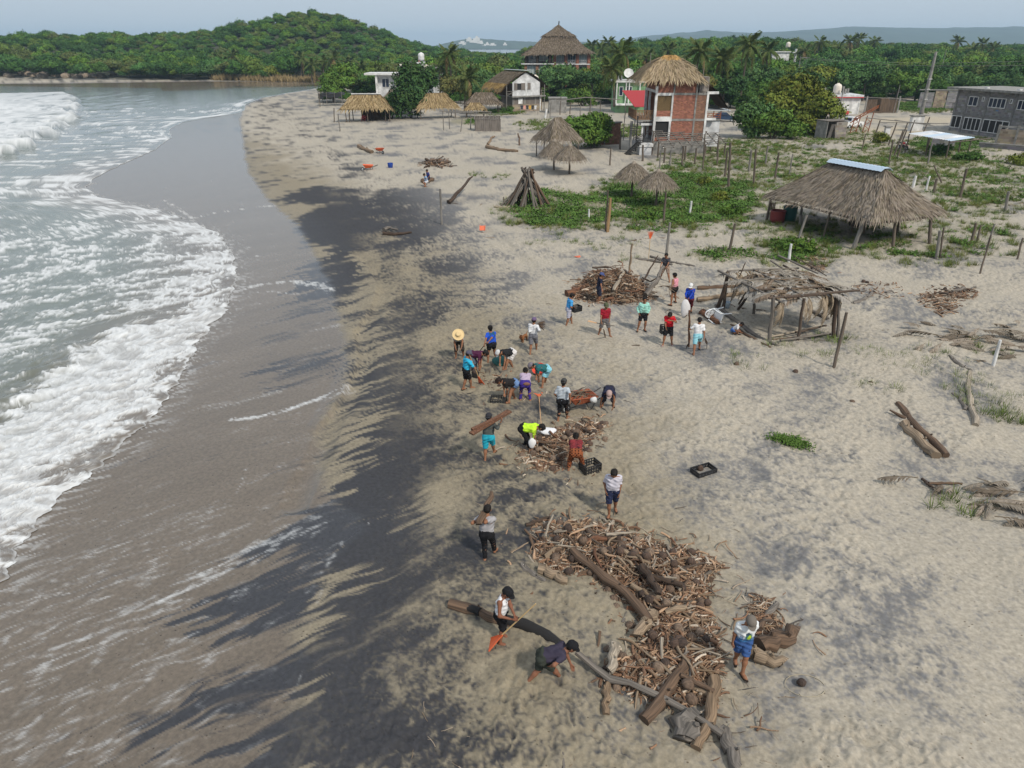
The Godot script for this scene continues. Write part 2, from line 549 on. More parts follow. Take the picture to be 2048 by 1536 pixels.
	foam.line([Vector2(-10.8, -24.08), Vector2(-10.09, -24.12), Vector2(-9.03, -24.49), Vector2(-8.23, -25.14), Vector2(-7.34, -25.65)], 0.22, 1.0)
	foam.line([Vector2(-7.7, -25.43), Vector2(-7.17, -25.76), Vector2(-6.66, -26.29)], 0.38, 1.0)
	foam.line([Vector2(-9.01, -18.52), Vector2(-8.82, -18.87), Vector2(-8.84, -19.63), Vector2(-9, -20.45)], 0.16, 0.55)
	foam.line([Vector2(-14.94, -25.28), Vector2(-13.25, -25.12), Vector2(-11.17, -25.52), Vector2(-9.62, -26.46)], 0.7, 0.45)
	foam.line([Vector2(-11.78, -11.18), Vector2(-11.11, -11.91), Vector2(-10.23, -12.86), Vector2(-9.24, -13.91), Vector2(-8.79, -14.34), Vector2(-8.09, -15.28), Vector2(-7.11, -16.06), Vector2(-5.97, -17.14)], 0.95, 0.6)
	foam.line([Vector2(-13.16, -13.54), Vector2(-12.8, -14.61), Vector2(-12.38, -16.01), Vector2(-11.21, -16.83), Vector2(-8.97, -18.41)], 0.9, 0.42)
	foam.line([Vector2(-11.11, -9.9), Vector2(-9.76, -10.44), Vector2(-8.39, -11.14), Vector2(-7.09, -11.76), Vector2(-6.04, -12.77), Vector2(-5.34, -13.74), Vector2(-4.9, -16.34)], 0.6, 0.36)
	foam.line([Vector2(-5.11, -14.86), Vector2(-4.75, -16.33), Vector2(-4.23, -17), Vector2(-3.8, -17.97)], 0.07, 0.7)
	foam.line([Vector2(-4.65, -10.81), Vector2(-4.78, -12.22), Vector2(-4.88, -13.19), Vector2(-4.91, -14.08), Vector2(-4.81, -15.04)], 0.05, 0.5)
	foam.line([Vector2(-6.79, -9.31), Vector2(-5.89, -10.37), Vector2(-4.98, -10.83)], 0.5, 0.4)
	# small edges cut into the sand
	ridge.line([Vector2(-10.43, -47.09), Vector2(-8.51, -42.87), Vector2(-7.32, -39.34), Vector2(-7.1, -35.53), Vector2(-7.39, -32.43), Vector2(-6.45, -29.05), Vector2(-6.4, -26.53), Vector2(-6.55, -24.79), Vector2(-6.78, -23.23), Vector2(-6.64, -21.11), Vector2(-6.77, -19.59), Vector2(-6.71, -18.22)], 0.5, -0.13)
	ridge.line([Vector2(-10.96, -47.2), Vector2(-8.89, -42.37), Vector2(-7.76, -38.88), Vector2(-7.65, -35.61), Vector2(-7.82, -32.49), Vector2(-6.91, -29.11), Vector2(-6.84, -26.12), Vector2(-6.98, -23.25)], 0.7, 0.08)
	ridge.line([Vector2(2.06, -17.83), Vector2(2.74, -19.18), Vector2(3.62, -20.36), Vector2(4.84, -21.65)], 0.35, -0.06)
	ridge.line([Vector2(1.35, -14.12), Vector2(0.89, -15.3), Vector2(0.55, -18.12), Vector2(-0.07, -20.45)], 0.3, -0.05)
	ridge.line([Vector2(2.31, -22.82), Vector2(0.64, -21.77), Vector2(-0.41, -21.1), Vector2(-1.62, -21.12)], 0.3, -0.05)
	ridge.line([Vector2(4.65, -12.06), Vector2(5.03, -10.68), Vector2(5.26, -9.49)], 0.3, -0.05)
	ridge.line([Vector2(-3.28, -55.48), Vector2(-1.42, -51.37), Vector2(0.2, -45.9), Vector2(1.13, -43.52)], 0.7, -0.2)
	ridge.line([Vector2(-3.34, -22.54), Vector2(-2.98, -18.16), Vector2(-3.1, -15.76), Vector2(-3.65, -14.18), Vector2(-3.57, -12.46), Vector2(-3.56, -10.76)], 0.5, -0.06)
	ridge.line([Vector2(3.3, -18.07), Vector2(4.59, -16.9), Vector2(5.74, -16.28)], 2.0, -0.14)


var fine := noise(2.3, 3, 11)
var pits := noise(1.7, 1, 12, FastNoiseLite.TYPE_CELLULAR)
var streak := noise(1.0, 4, 13)
var blotch := noise(0.11, 3, 14)
var grain := noise(7.0, 2, 15)
var ripple := noise(1.0, 2, 16)
var road_mask := Field.new(20, 80, 200, 330, 1.0)

# wind and feet: crescent ridges on the dry sand (0 in the hollows, 1 on the crests)
func crests(x: float, d: float) -> float:
	var wx := x + 0.25 * fine.get_noise_2d(x * 0.5 + 70.0, d * 0.5)
	var wd := d + 0.25 * fine.get_noise_2d(x * 0.5, d * 0.5 + 70.0)
	var a := wx * 0.95 + wd * 0.32
	var b := -wx * 0.32 + wd * 0.95
	var r := 1.0 - absf(ripple.get_noise_2d(a * 2.5, b * 0.95)) * 2.1
	var p := 1.0 - absf(ripple.get_noise_2d(wx * 1.7 + 300.0, wd * 1.9)) * 2.1
	return clampf(maxf(r, p * 0.9), -0.6, 1.0)

func build_land() -> void:
	pits.cellular_return_type = FastNoiseLite.RETURN_DISTANCE
	pits.cellular_jitter = 1.0
	var rows: Array[float] = []
	var dep := 61.0
	while dep > 0.95:
		rows.append(CAM_H / tan(deg_to_rad(dep)))
		dep -= 0.1 if dep > 4 else 0.07
	var cols := 880
	var v := PackedVector3Array()
	var n := PackedVector3Array()
	var c := PackedColorArray()
	var u := PackedVector2Array()
	var nr := rows.size()
	v.resize(nr * cols); n.resize(nr * cols); c.resize(nr * cols); u.resize(nr * cols)
	var skip := PackedByteArray()
	skip.resize(nr * cols)
	var ca := 0.83
	var sa := 0.55
	for j in nr:
		var d := rows[j]
		var half := (d * 0.75 + 4.0) * 1.2
		var step := 2.0 * half / cols
		var xf := along(front, d)
		var xr := along(reach, d) + 0.35 * streak.get_noise_2d(d * 0.9, 3.0) + 0.15 * streak.get_noise_2d(d * 4.0, 8.0)
		var xb := along(berm, d)
		for i in cols:
			var x := -half + step * i
			var k := j * cols + i
			if d < 240 and x < xf - 12.0 - d * 0.1:
				skip[k] = 1
				v[k] = V(x, -3, -d)
				continue
			var s := inland(x, d)
			var h := ground(x, d)
			var wet := 0.0
			var swash := 0.0
			if d < 300:
				wet = 1.0 - smoothstep(-1.0, 4.5, x - xr)
				swash = 1.0 - smoothstep(-0.5, 0.25, x - xr)
			var trod := smoothstep(-1.5, 2.5, s)
			h += ridge.at(x, d) + 0.12 * blotch.get_noise_2d(x, d) * trod
			var cr := 0.3
			var gr0 := grain.get_noise_2d(x * 0.55, d * 0.55)
			var fn := fine.get_noise_2d(x * 0.7 + 31.0, d * 0.7)
			if trod > 0 and step < 0.6:
				var fade := 1.0 - smoothstep(0.15, 0.6, step)
				cr = crests(x, d)
				var foot2 := smoothstep(-0.93, -0.72, pits.get_noise_2d(x * 1.9 + d * 0.5 + 77.0, d * 1.15 - x * 0.3))
				var foot := smoothstep(-0.98, -0.6, pits.get_noise_2d(x + fn * 0.2, d))
				var lively := 0.15 + 0.85 * smoothstep(-0.25, 0.2, blotch.get_noise_2d(x * 1.2 + 200.0, d * 1.2))
				h += trod * fade * lively * (0.05 * cr + 0.05 * fn + 0.03 * foot + 0.04 * foot2 + 0.018 * gr0)
				cr = lerpf(0.3, lerpf(0.35, cr * 0.65 + foot * 0.15 + foot2 * 0.3, 0.45 + 0.55 * lively), fade)
			# colour
			var us := (x * ca + d * sa)
			var vs := (-x * sa + d * ca)
			var wv := vs + 0.5 * blotch.get_noise_2d(us * 2.0, vs * 2.0 + 90.0)
			var st := streak.get_noise_2d(us * 0.09, wv * 0.62)
			var st2 := streak.get_noise_2d(us * 0.26 + 55.0, wv * 2.6)
			var bl := blotch.get_noise_2d(x * 1.6 + 50.0, d * 1.6)
			var gr := grain.get_noise_2d(x, d)
			var hf := 1.0 - smoothstep(24, 60, d)
			st2 *= hf
			var st3 := hf * ripple.get_noise_2d(us * 0.5 + 21.0, wv * 4.5)
			var comb := (1.0 - 0.6 * trod) * (2.2 * st2 + 1.1 * streak.get_noise_2d(us * 0.05 + 5.0, wv * 1.3))
			var kd := dark.at(x + comb * ca, d + comb * sa)
			if d > 110: kd = maxf(kd, 0.33 * smoothstep(110, 130, d))
			if d > 240: kd = 0.1
			var smooth_pat := maxf(kd, 0.36 - 0.2 * swash) * 1.5 + st * 0.7 * (1.0 - 0.2 * swash) + (st2 * 0.5 + st3 * 0.3) * (1.0 - 0.4 * swash) + bl * 0.25 - 0.2
			if d > 40:
				var farther := smoothstep(40, 85, d)
				fn = lerpf(fn, blotch.get_noise_2d(x * 3.0 + 9.0, d * 1.3), farther)
				gr *= 1.0 - farther
			var trod_pat := maxf(kd, 0.45) * 1.5 + fn * 0.5 + st * 0.3 + bl * 0.85 - 0.75 * (cr - 0.25) + gr * 0.45 - 0.08
			var dk := clampf(lerpf(smoothstep(0.32, 0.80, smooth_pat), smoothstep(0.08, 1.0, trod_pat), trod), 0, 1)
			var dry_c := V(0.392, 0.350, 0.282) * (0.97 + 0.10 * bl + 0.12 * gr + 0.08 * fn)
			var damp_c := V(0.235, 0.20, 0.14) * (1.0 + 0.20 * st2 + 0.10 * gr)
			var wash_c := V(0.130, 0.103, 0.079) * (1.0 + 0.2 * st)
			var dark_c := V(0.034, 0.034, 0.038).lerp(V(0.145, 0.142, 0.141), smoothstep(3.0, 11.0, s))
			var damp := 1.0 - smoothstep(3.5, 12.5, s + bl * 3.0 + fn + maxf(0.0, d - 26.0) * 0.15)
			var col := dry_c.lerp(damp_c, clampf(damp, 0, 1))
			col = col.lerp(wash_c, swash * 0.85)
			col = col.lerp(dark_c * (1.0 + 0.25 * gr), dk)
			var g := green.at(x, d)
			if g > 0: col = col.lerp(V(0.17, 0.155, 0.075), smoothstep(0.1, 0.9, g + fn * 0.5) * 0.55)
			if d > 75:
				var rd := road_mask.at(x, d)
				if rd > 0: col = col.lerp(V(0.40, 0.345, 0.255), rd)
			if d > 240 and s > 6: col = col.lerp(V(0.05, 0.055, 0.03), smoothstep(6, 22, s))
			# rough: dry sand is dull, the wetted sand shines
			var rough := lerpf(1.0, 0.62, wet)
			rough = lerpf(rough, 0.14, swash)
			if swash > 0 and d < 80:
				var fo := foam.at(x, d)
				var fl := ripple.get_noise_2d(us * 0.4 + 60.0, vs * 2.2)
				var fl2 := ripple.get_noise_2d(us * 0.42, vs * 1.7)
				var lace := 1.0 - absf(fl2 + 0.3 * st3) * 3.6
				var nearwash := 1.0 - smoothstep(4.0, 15.0, d - 8.0)
				var much := 0.22 + 0.5 * nearwash * smoothstep(2.0, -4.0, x + 5.0 + (d - 10.0) * 0.3) + st * 0.5
				var webby := smoothstep(0.25, 1.35, lace * (0.35 + 0.8 * much) + fl * 0.6) * clampf(much - 0.05, 0, 0.45)
				var line := smoothstep(0.3, 1.05, fo * (0.75 + 0.4 * lace + 0.4 * fl + 0.5 * grain.get_noise_2d(us * 0.4, vs * 1.15))) if fo > 0.02 else 0.0
				webby *= clampf(0.62 + 1.1 * grain.get_noise_2d(us * 0.4, vs * 1.15), 0.0, 1.3)
				var edge := 0.8 - 0.8 * smoothstep(-0.5, 1.6, x - xf + fl)
				var f := clampf(maxf(line * 0.9, swash * maxf(webby, edge * smoothstep(0.2, 0.9, lace + fl))), 0, 1)
				col = col.lerp(V(0.58, 0.59, 0.59), f)
				rough = lerpf(rough, 0.85, f)
				h += 0.012 * f
			v[k] = V(x, h, -d)
			c[k] = Color(col.x * 1.6, col.y * 1.6, col.z * 1.6)
			u[k] = Vector2(clampf(rough, 0.02, 0.97), 0.5)
	for j in nr:
		for i in cols:
			var k := j * cols + i
			var a := v[k - 1 if i > 0 else k]
			var b := v[k + 1 if i < cols - 1 else k]
			var e := v[k - cols if j > 0 else k]
			var f := v[k + cols if j < nr - 1 else k]
			n[k] = (b - a).cross(f - e).normalized()
	var ix := PackedInt32Array()
	for j in nr - 1:
		for i in cols - 1:
			var k := j * cols + i
			if skip[k] + skip[k + 1] + skip[k + cols] + skip[k + cols + 1] > 0: continue
			ix.append(k); ix.append(k + cols); ix.append(k + 1)
			ix.append(k + 1); ix.append(k + cols); ix.append(k + cols + 1)
	var a := []
	a.resize(Mesh.ARRAY_MAX)
	a[Mesh.ARRAY_VERTEX] = v; a[Mesh.ARRAY_NORMAL] = n; a[Mesh.ARRAY_COLOR] = c; a[Mesh.ARRAY_TEX_UV] = u; a[Mesh.ARRAY_INDEX] = ix
	var am := ArrayMesh.new()
	am.add_surface_from_arrays(Mesh.PRIMITIVE_TRIANGLES, a)
	am.surface_set_material(0, grained(graded()))
	struct("beach_ground", am)

# fine grain and specks of the sand, laid over it in world metres
func grained(m: StandardMaterial3D) -> StandardMaterial3D:
	var f := noise(0.055, 5, 51)
	f.fractal_gain = 0.7
	var im := f.get_seamless_image(512, 512)
	var px := im.get_data()
	for i in px.size(): px[i] = clampi(203 + int((px[i] - 128) * 0.26), 0, 255)
	im = Image.create_from_data(512, 512, false, Image.FORMAT_L8, px)
	im.convert(Image.FORMAT_RGB8)
	var r := RandomNumberGenerator.new()
	r.seed = 2
	for i in 160:
		var k := r.randf_range(0.35, 0.65)
		im.fill_rect(Rect2i(r.randi() % 508, r.randi() % 508, 1 + r.randi() % 4, 1 + r.randi() % 3), Color(k, k * 0.93, k * 0.85))
	m.detail_enabled = true
	m.detail_blend_mode = BaseMaterial3D.BLEND_MODE_MUL
	m.detail_albedo = ImageTexture.create_from_image(im)
	m.detail_uv_layer = BaseMaterial3D.DETAIL_UV_2
	m.uv2_triplanar = true
	m.uv2_world_triplanar = true
	m.uv2_scale = V(0.19, 0.19, 0.19)
	m.albedo_color = Color(1.0, 1.0, 1.0)
	return m

# vertex colours give the colour, UV.x gives the roughness
func graded() -> StandardMaterial3D:
	var m := vmat(1.0)
	var im := Image.create(64, 1, false, Image.FORMAT_RGB8)
	for i in 64: im.set_pixel(i, 0, Color(i / 63.0, i / 63.0, i / 63.0))
	m.roughness_texture = ImageTexture.create_from_image(im)
	m.roughness_texture_channel = BaseMaterial3D.TEXTURE_CHANNEL_RED
	return m


# ---------------------------------------------------------------- the sea
var surf := [Vector2(57.1, -58.66), Vector2(73.71, -65.21), Vector2(88.73, -68.24), Vector2(99.63, -69.23), Vector2(105.32, -70.79), Vector2(116.27, -73.79), Vector2(133.92, -80.8), Vector2(163.55, -94.05), Vector2(211.47, -121.27), Vector2(243.57, -143.95)]
var roller := [Vector2(16.05, -18.88), Vector2(20.46, -19.52), Vector2(23.44, -19.4), Vector2(27.38, -19.82), Vector2(31.47, -20.29), Vector2(33.88, -19.79), Vector2(35.13, -18.55), Vector2(36.18, -16.85), Vector2(38.55, -15.77)]
var web := noise(1.0, 4, 21)
var swell := noise(1.0, 3, 22)

func build_sea() -> void:
	web.fractal_type = FastNoiseLite.FRACTAL_RIDGED
	web.domain_warp_enabled = true
	web.domain_warp_amplitude = 0.8
	web.domain_warp_frequency = 0.7
	web.domain_warp_fractal_octaves = 3
	var rows: Array[float] = []
	var dep := 62.0
	while dep > 1.75:
		rows.append(CAM_H / tan(deg_to_rad(dep)))
		dep -= 0.13 if dep > 8 else 0.07
	var nr := rows.size()
	var cols := 430
	var v := PackedVector3Array()
	var n := PackedVector3Array()
	var c := PackedColorArray()
	var u := PackedVector2Array()
	v.resize(nr * cols); n.resize(nr * cols); c.resize(nr * cols); u.resize(nr * cols)
	for j in nr:
		var d := rows[j]
		var xf := along(front, d) + 0.4 * streak.get_noise_2d(d * 0.55, 91.0) + 0.22 * streak.get_noise_2d(d * 2.3, 17.0)
		var left := -(d * 0.75 + 6.0) * 1.35
		if left > xf - 6.0: left = xf - 6.0
		var xs := along(surf, d)
		var insurf := smoothstep(surf[0].x, surf[1].x, d) * (1.0 - smoothstep(surf[-1].x - 15.0, surf[-1].x, d))
		var xo := along(roller, d)
		var inroll := smoothstep(14.0, 18.0, d) * (1.0 - smoothstep(38.0, 43.0, d))
		var near := 1.0 - smoothstep(30.0, 70.0, d)
		for i in cols:
			var q := float(i) / (cols - 1)
			var x := lerpf(xf, left, q * (0.35 + 0.65 * q))
			var w := xf - x
			var k := j * cols + i
			var gy := ground(x, d)
			# the lacy foam
			var us := x * 0.80 + d * 0.45
			var vs := -x * 0.45 + d * 0.80
			var sw := swell.get_noise_2d(us * 0.10, vs * 0.18)
			var sm := swell.get_noise_2d(us * 0.55 + 7.0, vs * 0.8)
			var w1 := web.get_noise_2d(us * 0.17, vs * 0.30)
			var w2 := web.get_noise_2d(us * 0.62 + 40.0, vs * 0.95)
			var w3 := web.get_noise_2d(us * 1.9 + 11.0, vs * 2.6) if d < 70 else 0.4
			if d > 55:   # farther off only the broad drift of the foam is kept
				var far := smoothstep(55, 80, d)
				w1 = lerpf(w1, web.get_noise_2d(x * 0.07, d * 0.24), far)
				w2 = lerpf(w2, web.get_noise_2d(x * 0.13 + 9.0, d * 0.3), far)
				sm = lerpf(sm, swell.get_noise_2d(x * 0.10, d * 0.16), far)
				if d > 150:
					var off := smoothstep(150, 230, d)
					w1 = lerpf(w1, 0.1, off)
					w2 = lerpf(w2, 0.1, off)
					sm *= 1.0 - 0.8 * off
			var cover := 0.47 + 0.42 * sw
			cover += 0.34 * (1.0 - smoothstep(0.4, 3.2, w + sm * 1.5))
			cover += 0.24 * (1.0 - smoothstep(2.0, 8.0, w + sw * 7.0)) * (0.5 + 0.5 * near)
			cover += 0.22 * (1.0 - smoothstep(12.0, 30.0, d)) * smoothstep(-0.4, 0.4, sw + sm)
			if d > 70: cover -= 0.16 * smoothstep(70, 100, d) + 0.5 * smoothstep(180, 240, d)
			cover -= 0.42 * (1.0 - smoothstep(0.2, 1.8, w + sm))
			var h := SEA + 0.16 * sw + 0.09 * sm * (0.4 + 0.6 * near)
			if inroll > 0:
				var r := x - xo + sm * 0.9
				var crest := exp(-r * r * (1.1 if r > 0 else 0.12)) * inroll
				h += 0.7 * crest * (0.75 + 0.5 * sw)
				cover += inroll * (0.75 * exp(-(r - 1.6) * (r - 1.6) * 0.35) - 0.35 * exp(-(r + 1.6) * (r + 1.6) * 0.4))
			if insurf > 0:
				var r := xs - x + sm * 1.6 + sw * 5.0
				var b := smoothstep(0.0, 2.2, r) * insurf
				h += 1.15 * b * exp(-maxf(r, 0.0) * 0.03) + 0.4 * b * sm
				cover = lerpf(cover, 0.98 + 0.5 * sw + 0.35 * sm - 0.3 * smoothstep(25.0, 45.0, r), b)
			var cut := lerpf(0.86, -0.12, clampf(cover, 0.0, 1.2))
			var lacy := 0.66 * w1 + 0.42 * w2 + 0.14 * w3
			var f := smoothstep(cut, cut + 0.20, lacy) * 0.85 + 0.3 * smoothstep(cut - 0.35, cut + 0.1, lacy)
			f = maxf(minf(f, 1.0), smoothstep(0.85, 1.5, cover + sm * 0.3) * (0.45 + 0.55 * smoothstep(0.0, 0.5, w2)))
			f = maxf(f, (1.0 - smoothstep(0.03, 0.16 + 0.14 * sm, w)) * 0.6)
			f *= 0.42 + 0.36 * smoothstep(-0.1, 0.5, w2) + 0.22 * smoothstep(0.0, 0.6, w3)
			var deep := smoothstep(1.0, 10.0, w)
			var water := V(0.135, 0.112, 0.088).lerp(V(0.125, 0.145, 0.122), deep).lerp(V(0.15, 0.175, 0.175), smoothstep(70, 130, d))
			water *= 1.0 + 0.18 * sm
			h = lerpf(gy + 0.02 + 0.07 * smoothstep(0.0, 0.25, w) + 0.04 * sm * smoothstep(0.2, 1.5, w), maxf(h, gy + 0.06), smoothstep(0.4, 7.0, w))
			h += (0.07 * f + 0.08 * (w2 - 0.3) * minf(1.0, f * 2.0)) * smoothstep(0.0, 0.6, w) * (0.35 + 0.65 * near)
			if d > 255:
				h = SEA
				f *= 0.3
			v[k] = V(x, h, -d)
			var col := water.lerp(V(0.62, 0.635, 0.64), f)
			c[k] = Color(col.x, col.y, col.z)
			u[k] = Vector2(lerpf(0.16, 0.8, f), 0.5)
	for j in nr:
		for i in cols:
			var k := j * cols + i
			var a := v[k - 1 if i > 0 else k]
			var b := v[k + 1 if i < cols - 1 else k]
			var e := v[k - cols if j > 0 else k]
			var f := v[k + cols if j < nr - 1 else k]
			n[k] = (f - e).cross(b - a).normalized()
	var ix := PackedInt32Array()
	for j in nr - 1:
		for i in cols - 1:
			var k := j * cols + i
			ix.append(k); ix.append(k + 1); ix.append(k + cols)
			ix.append(k + 1); ix.append(k + cols + 1); ix.append(k + cols)
	var a := []
	a.resize(Mesh.ARRAY_MAX)
	a[Mesh.ARRAY_VERTEX] = v; a[Mesh.ARRAY_NORMAL] = n; a[Mesh.ARRAY_COLOR] = c; a[Mesh.ARRAY_TEX_UV] = u; a[Mesh.ARRAY_INDEX] = ix
	var am := ArrayMesh.new()
	am.add_surface_from_arrays(Mesh.PRIMITIVE_TRIANGLES, a)
	am.surface_set_material(0, graded())
	struct("surf_water", am)
	# the open sea out to the horizon
	var g := Geo.new()
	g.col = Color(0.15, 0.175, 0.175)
	var y := SEA - 0.25
	g.quad(V(-6500, y, 60), V(-6500, y, -6500), V(6500, y, -6500), V(6500, y, 60))
	for i in 4:
		g.u[i] = Vector2(0.2, 0.5)
	struct("open_sea", g.mesh(graded()))



# ---------------------------------------------------------------- trees and plants
var greens := []
var crowns := []
var bark: StandardMaterial3D
var palm_mats := []
var fronds := []

func leaf_mat(r: float, g: float, b: float) -> StandardMaterial3D:
	var m := vmat(0.75)
	m.albedo_color = lin(r, g, b)
	m.backlight_enabled = true
	m.backlight = Color(0.25, 0.3, 0.1)
	m.metallic_specular = 0.25
	return m

# a crown of many small leaf sprays held in uneven lobes
func crown_mesh(sd: int, size: Vector3, lobes: int, sprays: int, leaf: float, per := 9, flat := 0.0, low := -0.15) -> Geo:
	var r := RandomNumberGenerator.new()
	r.seed = sd
	var g := Geo.new()
	var at: Array[Vector3] = []
	var rad: Array[float] = []
	for i in lobes:
		var a := TAU * i / lobes + r.randf() * 0.9
		var q := sqrt(r.randf()) * 0.62
		var up := r.randf_range(low, 0.62) * (1.0 - q * 0.6)
		if i == 0:
			q = 0.1; up = 0.5
		at.append(V(cos(a) * q, up, sin(a) * q))
		rad.append(r.randf_range(0.32, 0.52) * (1.0 - 0.25 * q))
	for k in sprays:
		var l := r.randi() % lobes
		var dir := V(r.randfn(), r.randfn() * 0.8 + 0.25, r.randfn()).normalized()
		if dir.y < -0.45: dir.y *= -0.5
		var out := r.randf_range(0.72, 1.06)
		var p := at[l] + dir * rad[l] * out
		if p.length() > 1.08: p = p.normalized() * 1.08
		p.y = p.y * (1.0 - flat)
		var tone := r.randf_range(0.62, 1.38) * (0.85 + 0.15 * sin(l * 2.4))
		var hue := r.randf()
		var c := p * size
		for i in per:
			var o := V(r.randfn(), r.randfn() * 0.6, r.randfn()) * leaf * 1.1
			var t := tone * r.randf_range(0.85, 1.15)
			g.col = Color(t * (0.85 + 0.4 * hue), t, t * (0.9 - 0.2 * hue))
			var nn := (dir + V(r.randfn(), r.randfn(), r.randfn()) * 0.55).normalized()
			var s := nn.cross(V(r.randfn(), r.randfn(), r.randfn())).normalized()
			var w := nn.cross(s)
			var e := leaf * r.randf_range(0.6, 1.15)
			var b := c + o
			var n0 := (nn * 0.75 + dir * 0.6).normalized()
			var i0 := g.vert(b - s * e, n0)
			g.vert(b + w * e * 0.5, n0); g.vert(b + s * e, n0); g.vert(b - w * e * 0.5, n0)
			for q in [0, 1, 2, 0, 2, 3]: g.ix.append(i0 + q)
	return g

func trunk_mesh(sd: int, h: float, r0: float, spread: float, limbs: int, lean := 0.0) -> Geo:
	var r := RandomNumberGenerator.new()
	r.seed = sd
	var g := Geo.new()
	var top := V(lean, h * 0.55, r.randf_range(-0.2, 0.2) * h * 0.3)
	g.tube([V(0, -0.4, 0), V(r0 * 0.5, h * 0.2, 0), top], [r0 * 1.35, r0, r0 * 0.75], 7, true, 0.1, sd)
	for i in limbs:
		var a := TAU * i / limbs + r.randf()
		var e := top + V(cos(a) * spread, h * r.randf_range(0.2, 0.42), sin(a) * spread)
		g.tube([top - V(0, 0.2, 0), top.lerp(e, 0.5) + V(0, h * 0.05, 0), e], [r0 * 0.6, r0 * 0.4, r0 * 0.12], 5, true)
	return g

func frond_mesh(sd: int, length: float, droop: float, dry := false) -> Geo:
	var r := RandomNumberGenerator.new()
	r.seed = sd
	var g := Geo.new()
	var pts := []
	var rr := []
	for i in 7:
		var t := i / 6.0
		pts.append(V(length * (t - 0.12 * t * t), length * (0.34 * t - droop * t * t), 0))
		rr.append(0.045 * (1.0 - t * 0.85))
	g.col = Color(0.85, 0.8, 0.7) if dry else Color(1.3, 1.1, 0.6)
	g.tube(pts, rr, 4, false)
	var n := 20
	for i in n:
		var t := 0.14 + 0.86 * i / n
		var k := t * 6.0
		var i0 := mini(int(k), 5)
		var p: Vector3 = pts[i0].lerp(pts[i0 + 1], k - i0)
		var dirn: Vector3 = (pts[i0 + 1] - pts[i0]).normalized()
		var ll := length * 0.30 * sin(PI * clampf(t * 0.86 + 0.12, 0, 1)) * r.randf_range(0.8, 1.15)
		for s in [-1.0, 1.0]:
			if r.randf() < 0.08: continue
			var tone := r.randf_range(0.7, 1.3)
			g.col = Color(tone, tone, tone)
			var side := V(0, -0.25 - 0.5 * droop + r.randf_range(-0.2, 0.15), s)
			var e := p + (dirn * 0.75 + side).normalized() * ll
			var m := p.lerp(e, 0.5) + V(0, 0.06 * ll, 0)
			e.y -= ll * 0.25
			var w := dirn * 0.085 * length / 3.2
			g.quad(p - w * 0.6, m - w, m + w, p + w * 0.6)
			g.tri(m - w, e, m + w)
	return g

func prepare_plants() -> void:
	bark = textured(0.16, 0.13, 0.10, 0.95, mottle(128, 0.06, 0.55, 1.1, 1.0, 0.3), V(0.6, 0.25, 0.6))
	for q in [[0.078, 0.163, 0.039], [0.104, 0.189, 0.039], [0.163, 0.200, 0.039], [0.055, 0.117, 0.042], [0.156, 0.156, 0.055], [0.091, 0.176, 0.065]]:
		greens.append(leaf_mat(q[0], q[1], q[2]))
	palm_mats = [leaf_mat(0.070, 0.105, 0.026), leaf_mat(0.095, 0.12, 0.035), leaf_mat(0.22, 0.16, 0.075)]
	for i in 5:
		crowns.append(crown_mesh(100 + i, V(4.4, 3.4 if i != 3 else 2.6, 4.4), 6 + i, 330, 0.34, 8).mesh(greens[0]))
	for i in 4: fronds.append(frond_mesh(60 + i, 3.4, [0.30, 0.55, 0.85, 1.25][i]).mesh(palm_mats[0]))

# a broadleaf tree; s scales the crown, h is the full height
func make_tree(called: String, label: String, at: Vector3, s: float, h: float, tone: int, shape: int, group: String, category := "tree") -> Node3D:
	var o := thing(called, label, category, at, rng.randf() * TAU, group)
	var cr := put("crown", crowns[shape % crowns.size()], o)
	cr.set_surface_override_material(0, greens[tone])
	cr.scale = V(s, s * rng.randf_range(0.85, 1.1), s)
	cr.position.y = h - 3.0 * s
	part("trunk", trunk_mesh(shape * 7 + 3, h * 0.9, 0.16 * s + 0.05, 1.6 * s, 4), bark, o)
	return o

func make_palm(label: String, at: Vector3, h: float, lean: Vector2, sd: int, size := 1.0, n := 24, group := "") -> Node3D:
	var r := RandomNumberGenerator.new()
	r.seed = sd
	var o := thing("palm_tree", label, "palm tree", at, 0, group)
	var g := Geo.new()
	var pts := []
	var rr := []
	for i in 7:
		var t := i / 6.0
		pts.append(V(lean.x * t * t, -0.3 + (h + 0.3) * t, lean.y * t * t))
		rr.append(0.2 * (1.25 - 0.55 * t) * size)
	g.tube(pts, rr, 7, true, 0.05, sd)
	part("trunk", g, bark, o)
	for i in n:
		var k := clampi(int(i * 4.0 / n + r.randf_range(-0.4, 0.4)), 0, 3)
		var f := put("frond", fronds[k], o)
		f.set_surface_override_material(0, palm_mats[2] if k == 3 and r.randf() < 0.45 else palm_mats[r.randi() % 2])
		f.position = pts[6]
		f.rotation = V(r.randf_range(-0.25, 0.25), i * 2.4 + r.randf() * 0.5, [0.75, 0.35, -0.1, -0.55][k] + r.randf_range(-0.15, 0.15))
		f.scale = Vector3.ONE * size * r.randf_range(0.85, 1.15)
	return o

